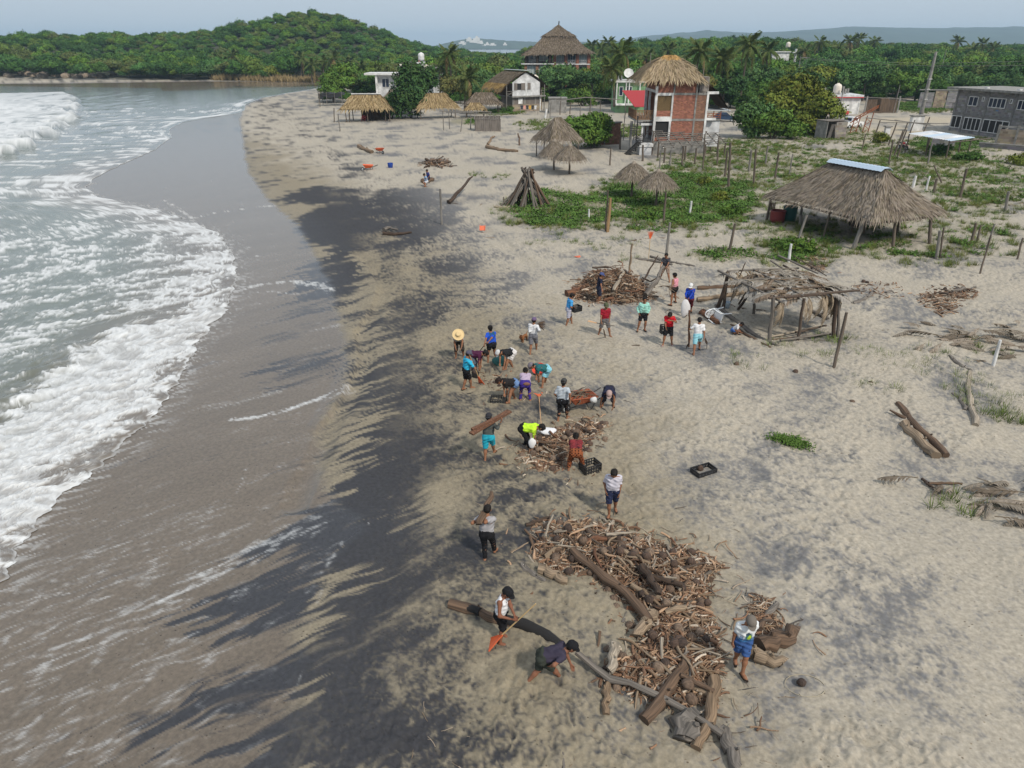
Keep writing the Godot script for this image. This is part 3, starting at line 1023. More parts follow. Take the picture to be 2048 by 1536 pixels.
func build_forest() -> void:
	var r := RandomNumberGenerator.new()
	r.seed = 5
	var spots := []
	var d := 150.0
	while d < 640.0:
		var gap := 5.2 + d * 0.002
		var x := -d * 0.75 - 30.0
		while x < d * 0.80 + 40.0:
			var px := x + r.randf_range(-0.45, 0.45) * gap
			var pd := d + r.randf_range(-0.45, 0.45) * gap
			x += gap
			if inland(px, pd) < 7.0: continue
			var bay := px / pd
			if pd < 300 and px < -46: continue          # the open spit
			if pd < 178 and bay > 0.40: continue        # road and yards at the right
			if bay <= 0.13 and pd < 174: continue
			if pd < 158 or (pd < 168 and bay < 0.16): continue
			if px > -41 and px < -15 and pd < 208: continue     # the flat-roofed house
			if px > 1 and px < 23 and pd > 199 and pd < 228: continue   # the round-roofed house
			spots.append(V(px, ground(px, pd), -pd))
		d += gap * 0.9
	spots.sort_custom(func(a, b): return a.z > b.z)
	var near := 0
	var where := [[], [], [], [], []]
	var tints := [[], [], [], [], []]
	for p in spots:
		var s := r.randf_range(0.5, 1.28)
		var h := s * r.randf_range(5.6, 7.4)
		var hilly: bool = -p.z > 360 and p.x < 0
		if hilly:
			s *= r.randf_range(0.62, 1.0)
			h = s * 4.6
		if p.x > -75 and p.x < 6 and -p.z > 300 and p.y < 5.0:   # low mangrove before the bay
			s *= 0.75
			h = 4.6
		var tone := [0, 0, 1, 1, 2, 3, 3, 4, 5, 5][r.randi() % 10] as int
		if near < 200 and p.x > -60:
			near += 1
			make_tree("forest_tree", "leafy green tree in the dense forest behind the houses", p, s, h, tone, r.randi() % 5, "trees of the forest behind the houses")
		else:
			var k := r.randi() % 5
			var b := Basis(Vector3.UP, r.randf() * TAU).scaled(V(s, s * r.randf_range(0.8, 1.15), s))
			where[k].append(Transform3D(b, p + V(0, h - 3.0 * s, 0)))
			var q := [Color(1, 1, 1), Color(1.6, 1.45, 1.0), Color(0.72, 0.78, 1.0), Color(1.7, 1.25, 1.1), Color(1.1, 1.2, 1.5), Color(0.85, 0.95, 0.9), Color(1.7, 1.05, 1.6), Color(0.6, 0.7, 0.8)][r.randi() % 8] as Color
			tints[k].append(q)
	for p in spots:   # low growth below the crowns
		if -p.z > 260 or r.randf() < 0.25: continue
		var k := r.randi() % 5
		var s := r.randf_range(0.45, 0.8)
		where[k].append(Transform3D(Basis(Vector3.UP, r.randf() * TAU).scaled(V(s, s * 0.8, s)), p + V(r.randf_range(-3, 3), 0.9, r.randf_range(-2, 3))))
		tints[k].append(Color(0.9, 0.95, 0.9) * r.randf_range(0.7, 1.3))
	var stand := Node3D.new()
	stand.name = "forest"
	add_child(stand)
	tag(stand, "dense green woodland covering the headland hill and the land behind", "forest", "", "stuff")
	for k in 5: scatter("crown", crowns[k], where[k], stand, tints[k])
	print("forest ", spots.size())

func clump(called: String, label: String, at: Vector3, size: Vector3, sd: int, tone: int, sprays := 260, leaf := 0.22, category := "bush", group := "") -> Node3D:
	var o := thing(called, label, category, at, 0, group)
	part("foliage", crown_mesh(sd, size * V(1, 0.66, 1), 9, sprays, leaf, 9, 0.0, -0.5), greens[tone], o).position.y = size.y * 0.32
	var g := Geo.new()
	for i in 5:
		var a := i * 1.26
		g.tube([V(cos(a) * 0.1, -0.2, sin(a) * 0.1), V(cos(a) * size.x * 0.2, size.y * 0.4, sin(a) * size.z * 0.2), V(cos(a) * size.x * 0.45, size.y * 0.8, sin(a) * size.z * 0.45)], [0.09, 0.07, 0.03], 5)
	part("stem", g, bark, o)
	return o

func build_named_plants() -> void:
	# beach trees between the huts
	clump("beach_tree", "big dark round-crowned tree beside the leftmost thatched beach bar", V(-18.68, 0.47, -139.69), V(6.4, 11.5, 4.6), 36, 3, 1300, 0.32, "tree")
	clump("almond_tree", "low bright green almond tree spreading beside the square thatched hut", V(10.51, 0.5, -96.96), V(4.5, 5.0, 3.2), 31, 1, 820, 0.26, "tree")
	clump("almond_tree", "smaller bright green almond tree standing in front of the round-roofed house", V(15.03, 0.5, -168.1), V(4.0, 4.2, 3.0), 32, 1, 300, 0.28, "tree")
	clump("beach_shrub", "dark green rounded shrub growing behind the leftmost shade canopy", V(-42.43, 0.5, -210.98), V(3.2, 3.6, 2.5), 33, 2, 220, 0.26)
	# the thicket right of the brick house
	clump("thicket_shrub", "tall yellow-green crown of the thicket right of the brick house", V(43.12, 0.5, -117.35), V(8.0, 9.0, 4.4), 41, 2, 1600, 0.32)
	clump("thicket_shrub", "grey-green cactus-like shrub on the thicket's left side", V(34.22, 0.5, -108.05), V(3.4, 6.2, 2.6), 42, 5, 700, 0.26)
	clump("thicket_shrub", "low spreading right end of the thicket by the block outhouse", V(45.46, 0.5, -111.85), V(4.6, 6.0, 3.2), 43, 2, 850, 0.28)
	clump("thicket_shrub", "dark green low bush at the foot of the thicket behind a pale post", V(37.09, 0.5, -106.23), V(5.6, 4.4, 2.6), 44, 1, 750, 0.24)
	clump("yard_bush", "small green bush beside the pole frame left of the tin-roofed shed", V(50.38, 0.5, -102.22), V(1.7, 1.5, 1.2), 45, 2, 130, 0.16)
	clump("yard_bush", "green bush under the tin-roofed shed", V(51.85, 0.5, -89.53), V(1.9, 1.5, 1.3), 46, 0, 150, 0.16)
	clump("yard_bush", "bright green bush at the right edge before the unfinished walls", V(57.2, 0.5, -82.36), V(1.9, 1.5, 1.4), 47, 2, 150, 0.16)
	clump("yard_bush", "dark bush behind the tin-roofed shed beside low block walls", V(52.8, 0.5, -85.41), V(2.2, 1.2, 1.4), 48, 0, 150, 0.16)
	clump("dune_shrub", "pale yellow-green shrub in the meadow right of the twin palm parasols", V(18.38, 0.5, -69.74), V(0.7, 0.9, 0.6), 49, 2, 60, 0.12)
	clump("dune_shrub", "yellowish two-headed shrub beside the white post in the meadow", V(17.8, 0.5, -61.55), V(0.9, 1.0, 0.7), 50, 2, 70, 0.12)
	clump("dune_shrub", "dark green low mounded shrub right of the white post", V(17.23, 0.5, -56.39), V(1.3, 0.9, 0.9), 51, 1, 110, 0.12)
	clump("dune_shrub", "small round dark shrub left of the white post in the meadow", V(10.58, 0.43, -54.93), V(0.9, 0.75, 0.7), 52, 1, 80, 0.12)
	clump("climbing_plant", "leafy green vine climbing the leaning post at the palapa's left corner", V(18.52, 0.49, -45.16), V(1.5, 1.1, 0.9), 53, 1, 150, 0.11, "plant")
	clump("green_shrub", "green shrub before the gabled white house", V(-0.59, 0.5, -150.11), V(1.6, 1.3, 1.0), 54, 0, 90, 0.16)
	# palms near the houses
	var near := [[V(-9.45, 0.5, -152.44), 6.2, 0.5, 71, 1.15, "full coconut palm in front of the white gabled house"], [V(-14.41, 1.09, -185), 9.5, -0.6, 72, 1.1, "tall palm left of the white gabled house, behind the thatched huts"], [V(-17.95, -0.26, -190), 8.0, 0.9, 73, 1.0, "palm leaning right beside the white building with rooftop tanks"],
		[V(21.55, 2.22, -152), 9.0, -0.3, 74, 1.15, "tall palm left of the brick house behind the green house"], [V(20.11, 1.99, -150), 6.5, -0.8, 75, 1.0, "shorter palm left of the brick house with drooping fronds"],
		[V(49.3, 1.93, -165), 10.6, 0.4, 76, 1.15, "tallest coconut palm between the brick house and the utility pole"], [V(43.67, 1.77, -160), 8.2, -0.5, 77, 1.1, "coconut palm behind the brick house's right shoulder"], [V(60.64, 1.2, -185), 10.2, -0.3, 78, 1.0, "slim palm right of the tallest coconut palm"], [V(37.37, 2.39, -158), 9.0, 0.5, 79, 1.1, "palm peeping out behind the brick house's thatch"],
		[V(-28.79, -0.29, -240), 7.0, 0.4, 80, 1.1, "palm behind the white flat roof, right of the big round tree"], [V(-47.86, -0.23, -250), 6.5, -0.4, 81, 1.0, "palm left of the white flat roof beyond the spit"], [V(-42.94, -0.27, -245), 5.5, 0.4, 82, 1.0, "small palm beside the white flat roof's left end"]]
	for q in near: make_palm(q[5], q[0], q[1], Vector2(q[2], 0.2), q[3], q[4])
	var lag := [V(-73.84, -0.31, -285), V(-70.51, -1.23, -290), V(-65.87, -0.79, -288), V(-61.5, -1.33, -292), V(-81.62, -0.99, -300), V(-117.33, -0.86, -318), V(-122.01, -1.41, -322), V(-113.98, -1.32, -320)]
	for i in lag.size():
		var p: Vector3 = lag[i]
		p.y = ground(p.x, -p.z)
		make_palm("palm among the green trees along the lagoon's far shore", p, 6.0 + (i * 37 % 5) * 0.5, Vector2(0.6 - 0.3 * (i % 4), 0), 200 + i, 1.15, 20, "palms along the lagoon shore")
	var far := [V(133.79, 5.08, -330), V(145.5, 4.85, -340), V(133.16, 5.68, -320), V(154.51, 5.65, -350), V(105.14, 7.85, -280), V(116.55, 7.17, -300), V(165.16, 6.5, -360), V(211.18, 6.92, -360), V(221.79, 6.76, -370), V(224.51, 7.26, -365), V(214.4, 6.6, -380), V(37.24, 6.62, -330), V(41.66, 6.04, -340), V(36.16, 5.65, -350), V(40.82, 6.46, -300), V(51.09, 6.98, -260), V(39.36, 6.68, -230)]
	for i in far.size():
		var p: Vector3 = far[i]
		p.y = ground(p.x, -p.z)
		make_palm("tall slim palm rising above the forest's skyline", p, 8.2 + (i * 53 % 7) * 0.5, Vector2(0.8 - 0.4 * (i % 5), 0), 300 + i, 1.25, 18, "palms above the forest")

func build_far_shore() -> void:
	# the rocks, reeds and mangroves along the lagoon
	var r := RandomNumberGenerator.new()
	r.seed = 23
	var rock := []
	var rm := textured(0.36, 0.29, 0.22, 0.95, mottle(64, 0.06, 0.6, 1.1), V(0.3, 0.3, 0.3))
	for i in 4:
		var g := Geo.new()
		g.ball(Transform3D(), V(1, 0.7, 0.8), 9, 6, 0.22, i * 1.7)
		rock.append(g.mesh(rm))
	for i in 46:
		var t := r.randf()
		var p := (V(-223.22, -0.77, -330)).lerp(V(-168.84, -0.67, -318), t)
		p += V(r.randfn() * 3.0, 0, r.randfn() * 4.0 - 3.0)
		var o := single("shore_rock", rock[i % 4], "pale boulder on the rocky foot of the headland across the lagoon", "boulder", V(p.x, maxf(ground(p.x, -p.z), -0.9) + 0.3, p.z), "boulders at the foot of the headland")
		o.rotation.y = r.randf() * 6.0
		o.scale = Vector3.ONE * r.randf_range(0.7, 2.3)
	var shore := [V(-164.53, 0.09, -318), V(-158.34, 0.36, -316), V(-152.78, 0.21, -315), V(-146.23, 0.51, -312), V(-139.31, 0.41, -310), V(-134.3, 0.41, -310), V(-126.62, 0.56, -306), V(-120.94, 0.28, -304), V(-101.94, -0.1, -300), V(-93.55, -0.19, -298), V(-89.29, -0.1, -300)]
	for i in shore.size():
		var p: Vector3 = shore[i]
		var s := r.randf_range(0.9, 1.25)
		var o := thing("mangrove", "yellow-green mangrove at the water's edge across the lagoon", "tree", V(p.x, ground(p.x, -p.z), p.z - 4.0), r.randf() * 6.0, "mangroves across the lagoon")
		var c := put("crown", crowns[i % 5], o)
		c.set_surface_override_material(0, greens[[1, 2, 2, 5][i % 4]])
		c.scale = V(s * 1.15, s * 0.85, s)
		c.position.y = 1.9 * s
		part("trunk", trunk_mesh(i, 3.0, 0.2, 1.5, 4), bark, o)
	var tufts := []
	for i in 700:
		var t := r.randf()
		var p := (V(-115.88, -0.35, -306)).lerp(V(-72.85, -0.98, -292), t) + V(r.randfn() * 2.0, 0, r.randfn() * 1.5)
		if sin(t * 22.0) < -0.2: continue
		var s := r.randf_range(4.0, 8.0)
		tufts.append(Transform3D(Basis(Vector3.UP, r.randf() * 6.0).scaled(V(s, s * 1.2, s)), V(p.x, ground(p.x, -p.z), p.z)))
	tag(scatter("dry_reeds", tuft_mesh(9, 14, 0.3, 0.2, 0.02).mesh(leaf_mat(0.36, 0.27, 0.14)), tufts, self), "tan dry reeds along the lagoon's far beach", "reeds")

func tuft_mesh(sd: int, blades: int, h: float, spread: float, wide: float) -> Geo:
	var r := RandomNumberGenerator.new()
	r.seed = sd
	var g := Geo.new()
	for i in blades:
		var a := r.randf() * TAU
		var b := V(cos(a), 0, sin(a)) * r.randf() * spread * 0.5
		var t := r.randf_range(0.7, 1.3)
		g.col = Color(t, t, t)
		var e := b + V(cos(a) * spread * r.randf_range(0.3, 1), h * r.randf_range(0.5, 1.1), sin(a) * spread * r.randf_range(0.3, 1))
		var w := V(-sin(a), 0, cos(a)) * wide
		g.tri(b - w, e, b + w)
	return g

func creeper_mesh(sd: int) -> Geo:
	var r := RandomNumberGenerator.new()
	r.seed = sd
	var g := Geo.new()
	for i in 26:
		var p := V(r.randfn() * 0.22, r.randf_range(0.02, 0.16), r.randfn() * 0.22)
		var nn := V(r.randfn() * 0.5, 1, r.randfn() * 0.5).normalized()
		var s := nn.cross(V(r.randfn(), 0.1, r.randfn())).normalized() * r.randf_range(0.05, 0.085)
		var w := nn.cross(s) * 0.8
		var t := r.randf_range(0.65, 1.35)
		g.col = Color(t, t, t)
		g.quad(p - s, p + w, p + s, p - w)
	return g

func build_ground_cover() -> void:
	var r := RandomNumberGenerator.new()
	r.seed = 17
	var leafy := []
	var lt := []
	var grass := []
	var gt := []
	for i in 120000:
		var d := 24.0 + 155.0 * pow(r.randf(), 0.85)
		var x := r.randf_range(-8, d * 0.75 + 6)
		var g := green.at(x, d)
		if g <= 0.02: continue
		var n := fine.get_noise_2d(x * 0.30, d * 0.30) + 0.5 * blotch.get_noise_2d(x * 2.0, d * 2.0)
		var p := V(x, ground(x, d) + 0.02, -d)
		var s := r.randf_range(0.7, 1.4)
		var b := Basis(Vector3.UP, r.randf() * TAU).scaled(V(s, s * r.randf_range(0.7, 1.3), s))
		if (g > 0.66 and n > -0.16) or (g > 0.3 and n > 0.42):
			leafy.append(Transform3D(b, p))
			var t := r.randf_range(0.8, 1.3)
			lt.append(Color(t, t, t))
		elif g > 0.1 and n > 0.28 - g * 0.65:
			grass.append(Transform3D(b, p))
			var t := r.randf_range(0.7, 1.4)
			gt.append(Color(t * r.randf_range(0.9, 1.5), t, t))
	# lone tufts on the open sand
	var spots := [Vector2(17.92, -26.38), Vector2(17.5, -24.57), Vector2(17.82, -24.14), Vector2(17.31, -27.15), Vector2(17.66, -22.94), Vector2(18.19, -25.43), Vector2(16.08, -27.21), Vector2(15.02, -29.13), Vector2(16.07, -28.52), Vector2(13.3, -28.12), Vector2(13.31, -17.49), Vector2(21.07, -28.89), Vector2(14.11, -25.16), Vector2(17.08, -27.94), Vector2(18.13, -22.54), Vector2(18.74, -24.1), Vector2(14.62, -30.33), Vector2(18.55, -28.69), Vector2(4.66, -48.02), Vector2(5.87, -46.63), Vector2(7.2, -49.13), Vector2(3.47, -50.9), Vector2(1.93, -48.28), Vector2(8.37, -47.68), Vector2(-3.9, -76.93), Vector2(-1.74, -74.86), Vector2(-0.73, -75.89), Vector2(7.18, -44.13), Vector2(12.17, -29.87), Vector2(9.91, -28.31)]
	for q in spots:
		for i in 14:
			var x: float = q.x + r.randfn() * 0.5
			var d: float = -q.y + r.randfn() * 0.5
			var s := r.randf_range(0.6, 1.3)
			grass.append(Transform3D(Basis(Vector3.UP, r.randf() * TAU).scaled(V(s, s, s)), V(x, ground(x, d), -d)))
			var t := r.randf_range(0.7, 1.3)
			gt.append(Color(t * 1.1, t, t))
	for q in [Vector2(9.56, -21.4), Vector2(9.75, -21.19), Vector2(9.35, -21.54), Vector2(9.86, -21.01)]:
		for i in 14:
			var x: float = q.x + r.randfn() * 0.16
			var d: float = -q.y + r.randfn() * 0.10
			leafy.append(Transform3D(Basis(Vector3.UP, r.randf() * TAU).scaled(Vector3.ONE * 0.55), V(x, ground(x, d) + 0.03, -d)))
			lt.append(Color(1.0, 0.95, 0.9))
	var lm := leaf_mat(0.080, 0.150, 0.030)
	var gm := leaf_mat(0.105, 0.155, 0.040)
	tag(scatter("creeping_plants", creeper_mesh(3).mesh(lm), leafy, self, lt), "bright green creeping beach plants spreading in mats over the sand", "ground cover")
	tag(scatter("beach_grass", tuft_mesh(4, 16, 0.3, 0.28, 0.012).mesh(gm), grass, self, gt), "thin tufts of dune grass dotted over the pale sand", "grass")
	print("cover ", leafy.size(), " ", grass.size())

func build_far_hills() -> void:
	# the long ridge across the plain and the peninsula beyond the bay
	var f := noise(0.0011, 4, 31)
	var ridges := [["far_hills", 4200.0, [V(336.58, 7.04, -4200), V(442.95, 16.68, -4200), V(601.41, 40.69, -4200), V(733.06, 57.42, -4200), V(890.73, 74.08, -4200), V(995.69, 83.57, -4200), V(1128.7, 78.83, -4200), V(1262.21, 71.7, -4200), V(1420.15, 78.83, -4200), V(1629.9, 90.68, -4200), V(1786.24, 102.5, -4200), V(1945.83, 97.78, -4200), V(2184.96, 93.05, -4200), V(2447.49, 100.14, -4200), V(2706.51, 100.14, -4200), V(3903.3, 95.41, -4200)], 900.0],
		["far_headland", 3300.0, [V(-355.2, -1.26, -3300), V(-301.99, 13.92, -3300), V(-249.02, 29.02, -3300), V(-175.54, 38.43, -3300), V(-92, 34.67, -3300), V(-8.37, 30.91, -3300), V(75.35, 27.14, -3300), V(179.96, 29.02, -3300), V(284.75, 25.25, -3300), V(410.15, 29.02, -3300), V(535.7, 29.02, -3300)], 380.0]]
	for q in ridges:
		var top: Array = q[2]
		var g := Geo.new()
		var nx := 150
		var nd := 26
		var start := []
		for j in nd:
			for i in nx:
				var t := float(i) / (nx - 1) * (top.size() - 1)
				var k := mini(int(t), top.size() - 2)
				var p: Vector3 = top[k].lerp(top[k + 1], t - k)
				var e := float(j) / (nd - 1)
				var z: float = p.z + (0.5 - e) * 2.0 * q[3]
				var prof := sin(PI * e)
				var h := maxf(p.y - 2.0, 0.0) * pow(prof, 0.8) * (1.0 + 0.35 * f.get_noise_2d(p.x * 1.3, z * 1.3) * (1.0 - prof)) + 9.0 * f.get_noise_2d(p.x * 5.0, z * 5.0) * prof
				var tone := 1.0 + 0.5 * f.get_noise_2d(p.x * 8.0, z * 8.0)
				g.col = Color(0.045 * tone, 0.068 * tone, 0.042 * tone)
				g.vert(V(p.x, maxf(h, -6.0 if e < 0.03 or e > 0.97 else -2.0), z), Vector3.UP)
		for j in nd - 1:
			for i in nx - 1:
				var a := j * nx + i
				for w in [a, a + nx, a + 1, a + 1, a + nx, a + nx + 1]: g.ix.append(w)
		for j in nd:
			for i in nx:
				var a := g.v[j * nx + maxi(i - 1, 0)]
				var b := g.v[j * nx + mini(i + 1, nx - 1)]
				var c := g.v[maxi(j - 1, 0) * nx + i]
				var d := g.v[mini(j + 1, nd - 1) * nx + i]
				var nn := (b - a).cross(c - d).normalized()
				g.n[j * nx + i] = nn if nn.y > 0 else -nn
		struct(q[0], g.mesh(vmat(1.0)))
	# white houses on the peninsula
	var r := RandomNumberGenerator.new()
	r.seed = 3
	var wm := mat(0.7, 0.68, 0.64)
	for q in [V(-169.96, 35.24, -3120), V(-145.39, 31.56, -3100), V(-151.43, 24.33, -3060), V(-191.05, 20.78, -3040), V(-123.88, 22.55, -3050), V(-93.99, 17.27, -3020), V(-74.6, 13.8, -3010), V(-179.26, 12.07, -3000), V(-106.47, 10.36, -2990), V(-26.86, 15.53, -3020), V(-137.16, 38.97, -3140)]:
		var g := Geo.new()
		var w := r.randf_range(12, 30)
		g.bx(0, -6, 0, w, 16, 10)
		g.bx(r.randf_range(-4, 4), 4.5, 0, w * 0.5, 5, 8)
		single("hillside_house", g.mesh(wm), "tiny white house on the hazy headland across the bay", "house", q, "white houses on the far headland")



# ---------------------------------------------------------------- houses and huts
var M := {}

func prepare_materials() -> void:
	var grainy := mottle(128, 0.08, 0.7, 1.05)
	var patchy := mottle(128, 0.03, 0.75, 1.02, 1, 1, 9)
	var lines := mottle(128, 0.12, 0.55, 1.08, 1.0, 0.12, 5)
	M.brick = textured(0.37, 0.165, 0.115, 0.95, brick_picture(), V(0.5, 0.5, 0.5))
	M.brick2 = textured(0.30, 0.17, 0.115, 0.95, brick_picture(), V(0.5, 0.5, 0.5))
	M.block = textured(0.30, 0.285, 0.255, 0.95, brick_picture(), V(0.2, 0.2, 0.2))
	M.block_dark = textured(0.27, 0.275, 0.285, 0.95, brick_picture(), V(0.22, 0.22, 0.22))
	M.block_tan = textured(0.36, 0.31, 0.235, 0.95, brick_picture(), V(0.2, 0.2, 0.2))
	M.concrete = textured(0.30, 0.29, 0.27, 0.92, patchy, V(0.3, 0.3, 0.3))
	M.grey_beam = textured(0.21, 0.205, 0.20, 0.92, patchy, V(0.3, 0.3, 0.3))
	M.white = textured(0.78, 0.78, 0.77, 0.85, patchy, V(0.2, 0.2, 0.2))
	M.white_wall = textured(0.70, 0.71, 0.72, 0.85, patchy, V(0.15, 0.15, 0.15))
	M.green = textured(0.22, 0.40, 0.20, 0.85, patchy, V(0.2, 0.2, 0.2))
	M.glass = mat(0.015, 0.025, 0.05, 0.12)
	M.dark = mat(0.015, 0.014, 0.014, 0.8)
	M.curtain = mat(0.30, 0.36, 0.36, 0.6)
	M.plank = textured(0.24, 0.21, 0.185, 0.95, lines, V(0.8, 0.25, 0.8))
	M.plank_brown = textured(0.16, 0.11, 0.075, 0.95, lines, V(0.8, 0.25, 0.8))
	M.pole = textured(0.17, 0.135, 0.105, 0.95, lines, V(1.2, 0.3, 1.2))
	M.pole_grey = textured(0.27, 0.25, 0.225, 0.95, lines, V(1.2, 0.3, 1.2))
	M.tan_wood = textured(0.40, 0.25, 0.12, 0.9, lines, V(1.2, 0.3, 1.2))
	M.tin = mat(0.55, 0.58, 0.60, 0.45, 0.3)
	M.tin_blue = mat(0.42, 0.52, 0.62, 0.5, 0.1)
	M.red_sheet = mat(0.33, 0.03, 0.035, 0.7)
	M.rust = textured(0.30, 0.095, 0.035, 0.8, grainy, V(1, 1, 1))
	M.iron = mat(0.02, 0.018, 0.017, 0.6)
	M.tank = mat(0.66, 0.60, 0.52, 0.6)
	M.black_plastic = mat(0.018, 0.018, 0.02, 0.5)
	M.red_paint = mat(0.52, 0.05, 0.06, 0.8)
	M.lattice = textured(0.30, 0.17, 0.09, 0.9, lines, V(1, 1, 1))
	M.lattice_pale = textured(0.46, 0.33, 0.16, 0.9, lines, V(1, 1, 1))
	M.tile = textured(0.38, 0.13, 0.07, 0.9, grainy, V(1, 1, 1))

# the courses of brick, too far off to be told apart one by one
func brick_picture() -> ImageTexture:
	if M.has("_bricks"): return M._bricks
	var im := Image.create(128, 128, false, Image.FORMAT_RGB8)
	var r := RandomNumberGenerator.new()
	r.seed = 8
	im.fill(Color(0.86, 0.86, 0.86))
	for row in 16:
		for k in 8:
			var t := r.randf_range(0.72, 1.0)
			im.fill_rect(Rect2i((k * 16 + (row % 2) * 8) % 128, row * 8 + 1, 15, 7), Color(t, t * r.randf_range(0.94, 1.0), t * r.randf_range(0.9, 1.0)))
	M._bricks = ImageTexture.create_from_image(im)
	return M._bricks

func blk(called: String, o: Node, m: Material, x0: float, x1: float, y0: float, y1: float, z0: float, z1: float) -> MeshInstance3D:
	var g := Geo.new()
	g.bx((x0 + x1) / 2, (y0 + y1) / 2, (z0 + z1) / 2, absf(x1 - x0), absf(y1 - y0), absf(z1 - z0))
	return part(called, g, m, o)

# a framed window of n panes in the plane z (facing +z), or on a wall facing +-x when side is set
func window(o: Node, x: float, y: float, z: float, w: float, h: float, n: int, frame := "white", glass := "glass", side := 0) -> void:
	var f := Node3D.new()
	f.name = "window"
	o.add_child(f, true)
	f.position = V(x, y, z)
	if side: f.rotation.y = side * PI / 2
	var g := Geo.new()
	var t := 0.09
	g.bx(0, -h / 2, 0.02, w + t, t, 0.12); g.bx(0, h / 2, 0.02, w + t, t, 0.12)
	for i in n + 1: g.bx(-w / 2 + w * i / n, 0, 0.02, t, h - t, 0.11)
	part("frame", g, M[frame], f)
	for i in n:
		var p := Geo.new()
		p.bx(-w / 2 + w * (i + 0.5) / n, 0, 0.005, w / n - t, h - t, 0.04)
		part("pane", p, M[glass], f)

func pole_mesh(a: Vector3, b: Vector3, r: float, sd := 1.0, sides := 6) -> Geo:
	var g := Geo.new()
	var d := b - a
	var side := d.cross(V(0.3, 0.2, 1)).normalized() * d.length() * 0.02 * sin(sd * 3.1)
	g.tube([a, a.lerp(b, 0.35) + side, a.lerp(b, 0.7) - side * 0.4, b], [r * 1.08, r, r * 0.95, r * 0.85], sides, true, 0.08, sd)
	return g

# straw laid on the ruled face a-b (top) to c-d (bottom): thousands of overlapping blades over a solid bed
func thatch(g: Geo, a: Vector3, b: Vector3, c: Vector3, d: Vector3, rows: int, per: int, ln: float, wd: float, sag: float, r: RandomNumberGenerator, hang := 0.25, tone := 1.0) -> void:
	var nn := (b - a + d - c).cross(c - a + d - b).normalized()
	if nn.y < 0: nn = -nn
	var nu := 10
	var nv := 6
	var at := func(u: float, v: float) -> Vector3: return a.lerp(b, u).lerp(c.lerp(d, u), v) - V(0, sag * sin(PI * clampf(v, 0, 1)), 0)
	g.col = Color(0.45 * tone, 0.42 * tone, 0.38 * tone)
	for i in nu:
		for j in nv:
			var p: Vector3 = at.call(i / float(nu), j / float(nv))
			var q: Vector3 = at.call((i + 1) / float(nu), j / float(nv))
			var s: Vector3 = at.call((i + 1) / float(nu), (j + 1) / float(nv))
			var t: Vector3 = at.call(i / float(nu), (j + 1) / float(nv))
			g.quad(p, q, s, t)
			g.quad(p - nn * 0.14, t - nn * 0.14, s - nn * 0.14, q - nn * 0.14)
	var slope := (c + d - a - b).length() * 0.5
	for j in rows:
		var v0 := (j + 0.2) / rows
		var w0: float = lerpf((b - a).length(), (d - c).length(), v0)
		var n := int(per * w0 / maxf((d - c).length(), 0.01)) + 2
		for i in n:
			var u := clampf((i + r.randf()) / n, 0, 1)
			var v := v0 + r.randf_range(-0.7, 0.7) / rows
			var p: Vector3 = at.call(u, maxf(v, 0.0)) + nn * 0.015
			var u2 := u + r.randf_range(-1, 1) * 0.30 * ln / maxf(w0, 1.0)
			var v2 := v + ln * r.randf_range(0.7, 1.2) / slope
			var e: Vector3 = at.call(u2, v2) + nn * r.randf_range(0.02, 0.11)
			if v2 > 1.0: e.y -= hang * (v2 - 1.0) * slope * r.randf_range(0.6, 1.5)
			var t := tone * r.randf_range(0.55, 1.35) * (0.85 + 0.45 * fine.get_noise_3dv(p * 0.35) + 0.25 * fmod(v * rows * 0.34, 1.0))
			g.col = Color(t, t * r.randf_range(0.94, 1.0), t * r.randf_range(0.84, 1.0))
			var s := (e - p).cross(nn).normalized() * wd * r.randf_range(0.7, 1.3)
			var m := p.lerp(e, 0.55) + nn * 0.03
			var i0 := g.vert(p - s * 0.6, nn)
			var n2 := (nn + s.normalized() * r.randf_range(-0.7, 0.7)).normalized()
			g.vert(p + s * 0.6, n2); g.vert(m + s, n2); g.vert(m - s, n2); g.vert(e, n2)
			for q in [0, 1, 2, 0, 2, 3, 3, 2, 4]: g.ix.append(i0 + q)

func straw(rr: float, gg: float, bb: float) -> StandardMaterial3D:
	var m := vmat(0.95)
	m.albedo_color = lin(rr, gg, bb)
	m.metallic_specular = 0.2
	return m

func hip_roof(o: Node, x0: float, x1: float, z0: float, z1: float, eave: float, top: float, rx0: float, rx1: float, rz: float, m: Material, dens := 1.0, sag := 0.12, sd := 1, ln := 0.9, wd := 0.04) -> void:
	var r := RandomNumberGenerator.new()
	r.seed = sd
	var A := V(x0, eave, z1)
	var B := V(x1, eave, z1)
	var C := V(x1, eave, z0)
	var D := V(x0, eave, z0)
	var P := V(rx0, top, rz)
	var Q := V(rx1, top, rz)
	var faces := [[P, Q, A, B], [Q, Q, B, C], [Q, P, C, D], [P, P, D, A]]
	for f in faces:
		var g := Geo.new()
		var w: float = (f[3] - f[2]).length()
		var s: float = ((f[2] + f[3]) * 0.5 - (f[0] + f[1]) * 0.5).length()
		thatch(g, f[0], f[1], f[2], f[3], int(s / 0.32 * dens) + 2, int(w / 0.10 * dens), ln, wd, sag, r)
		part("thatch", g, m, o, "stuff")

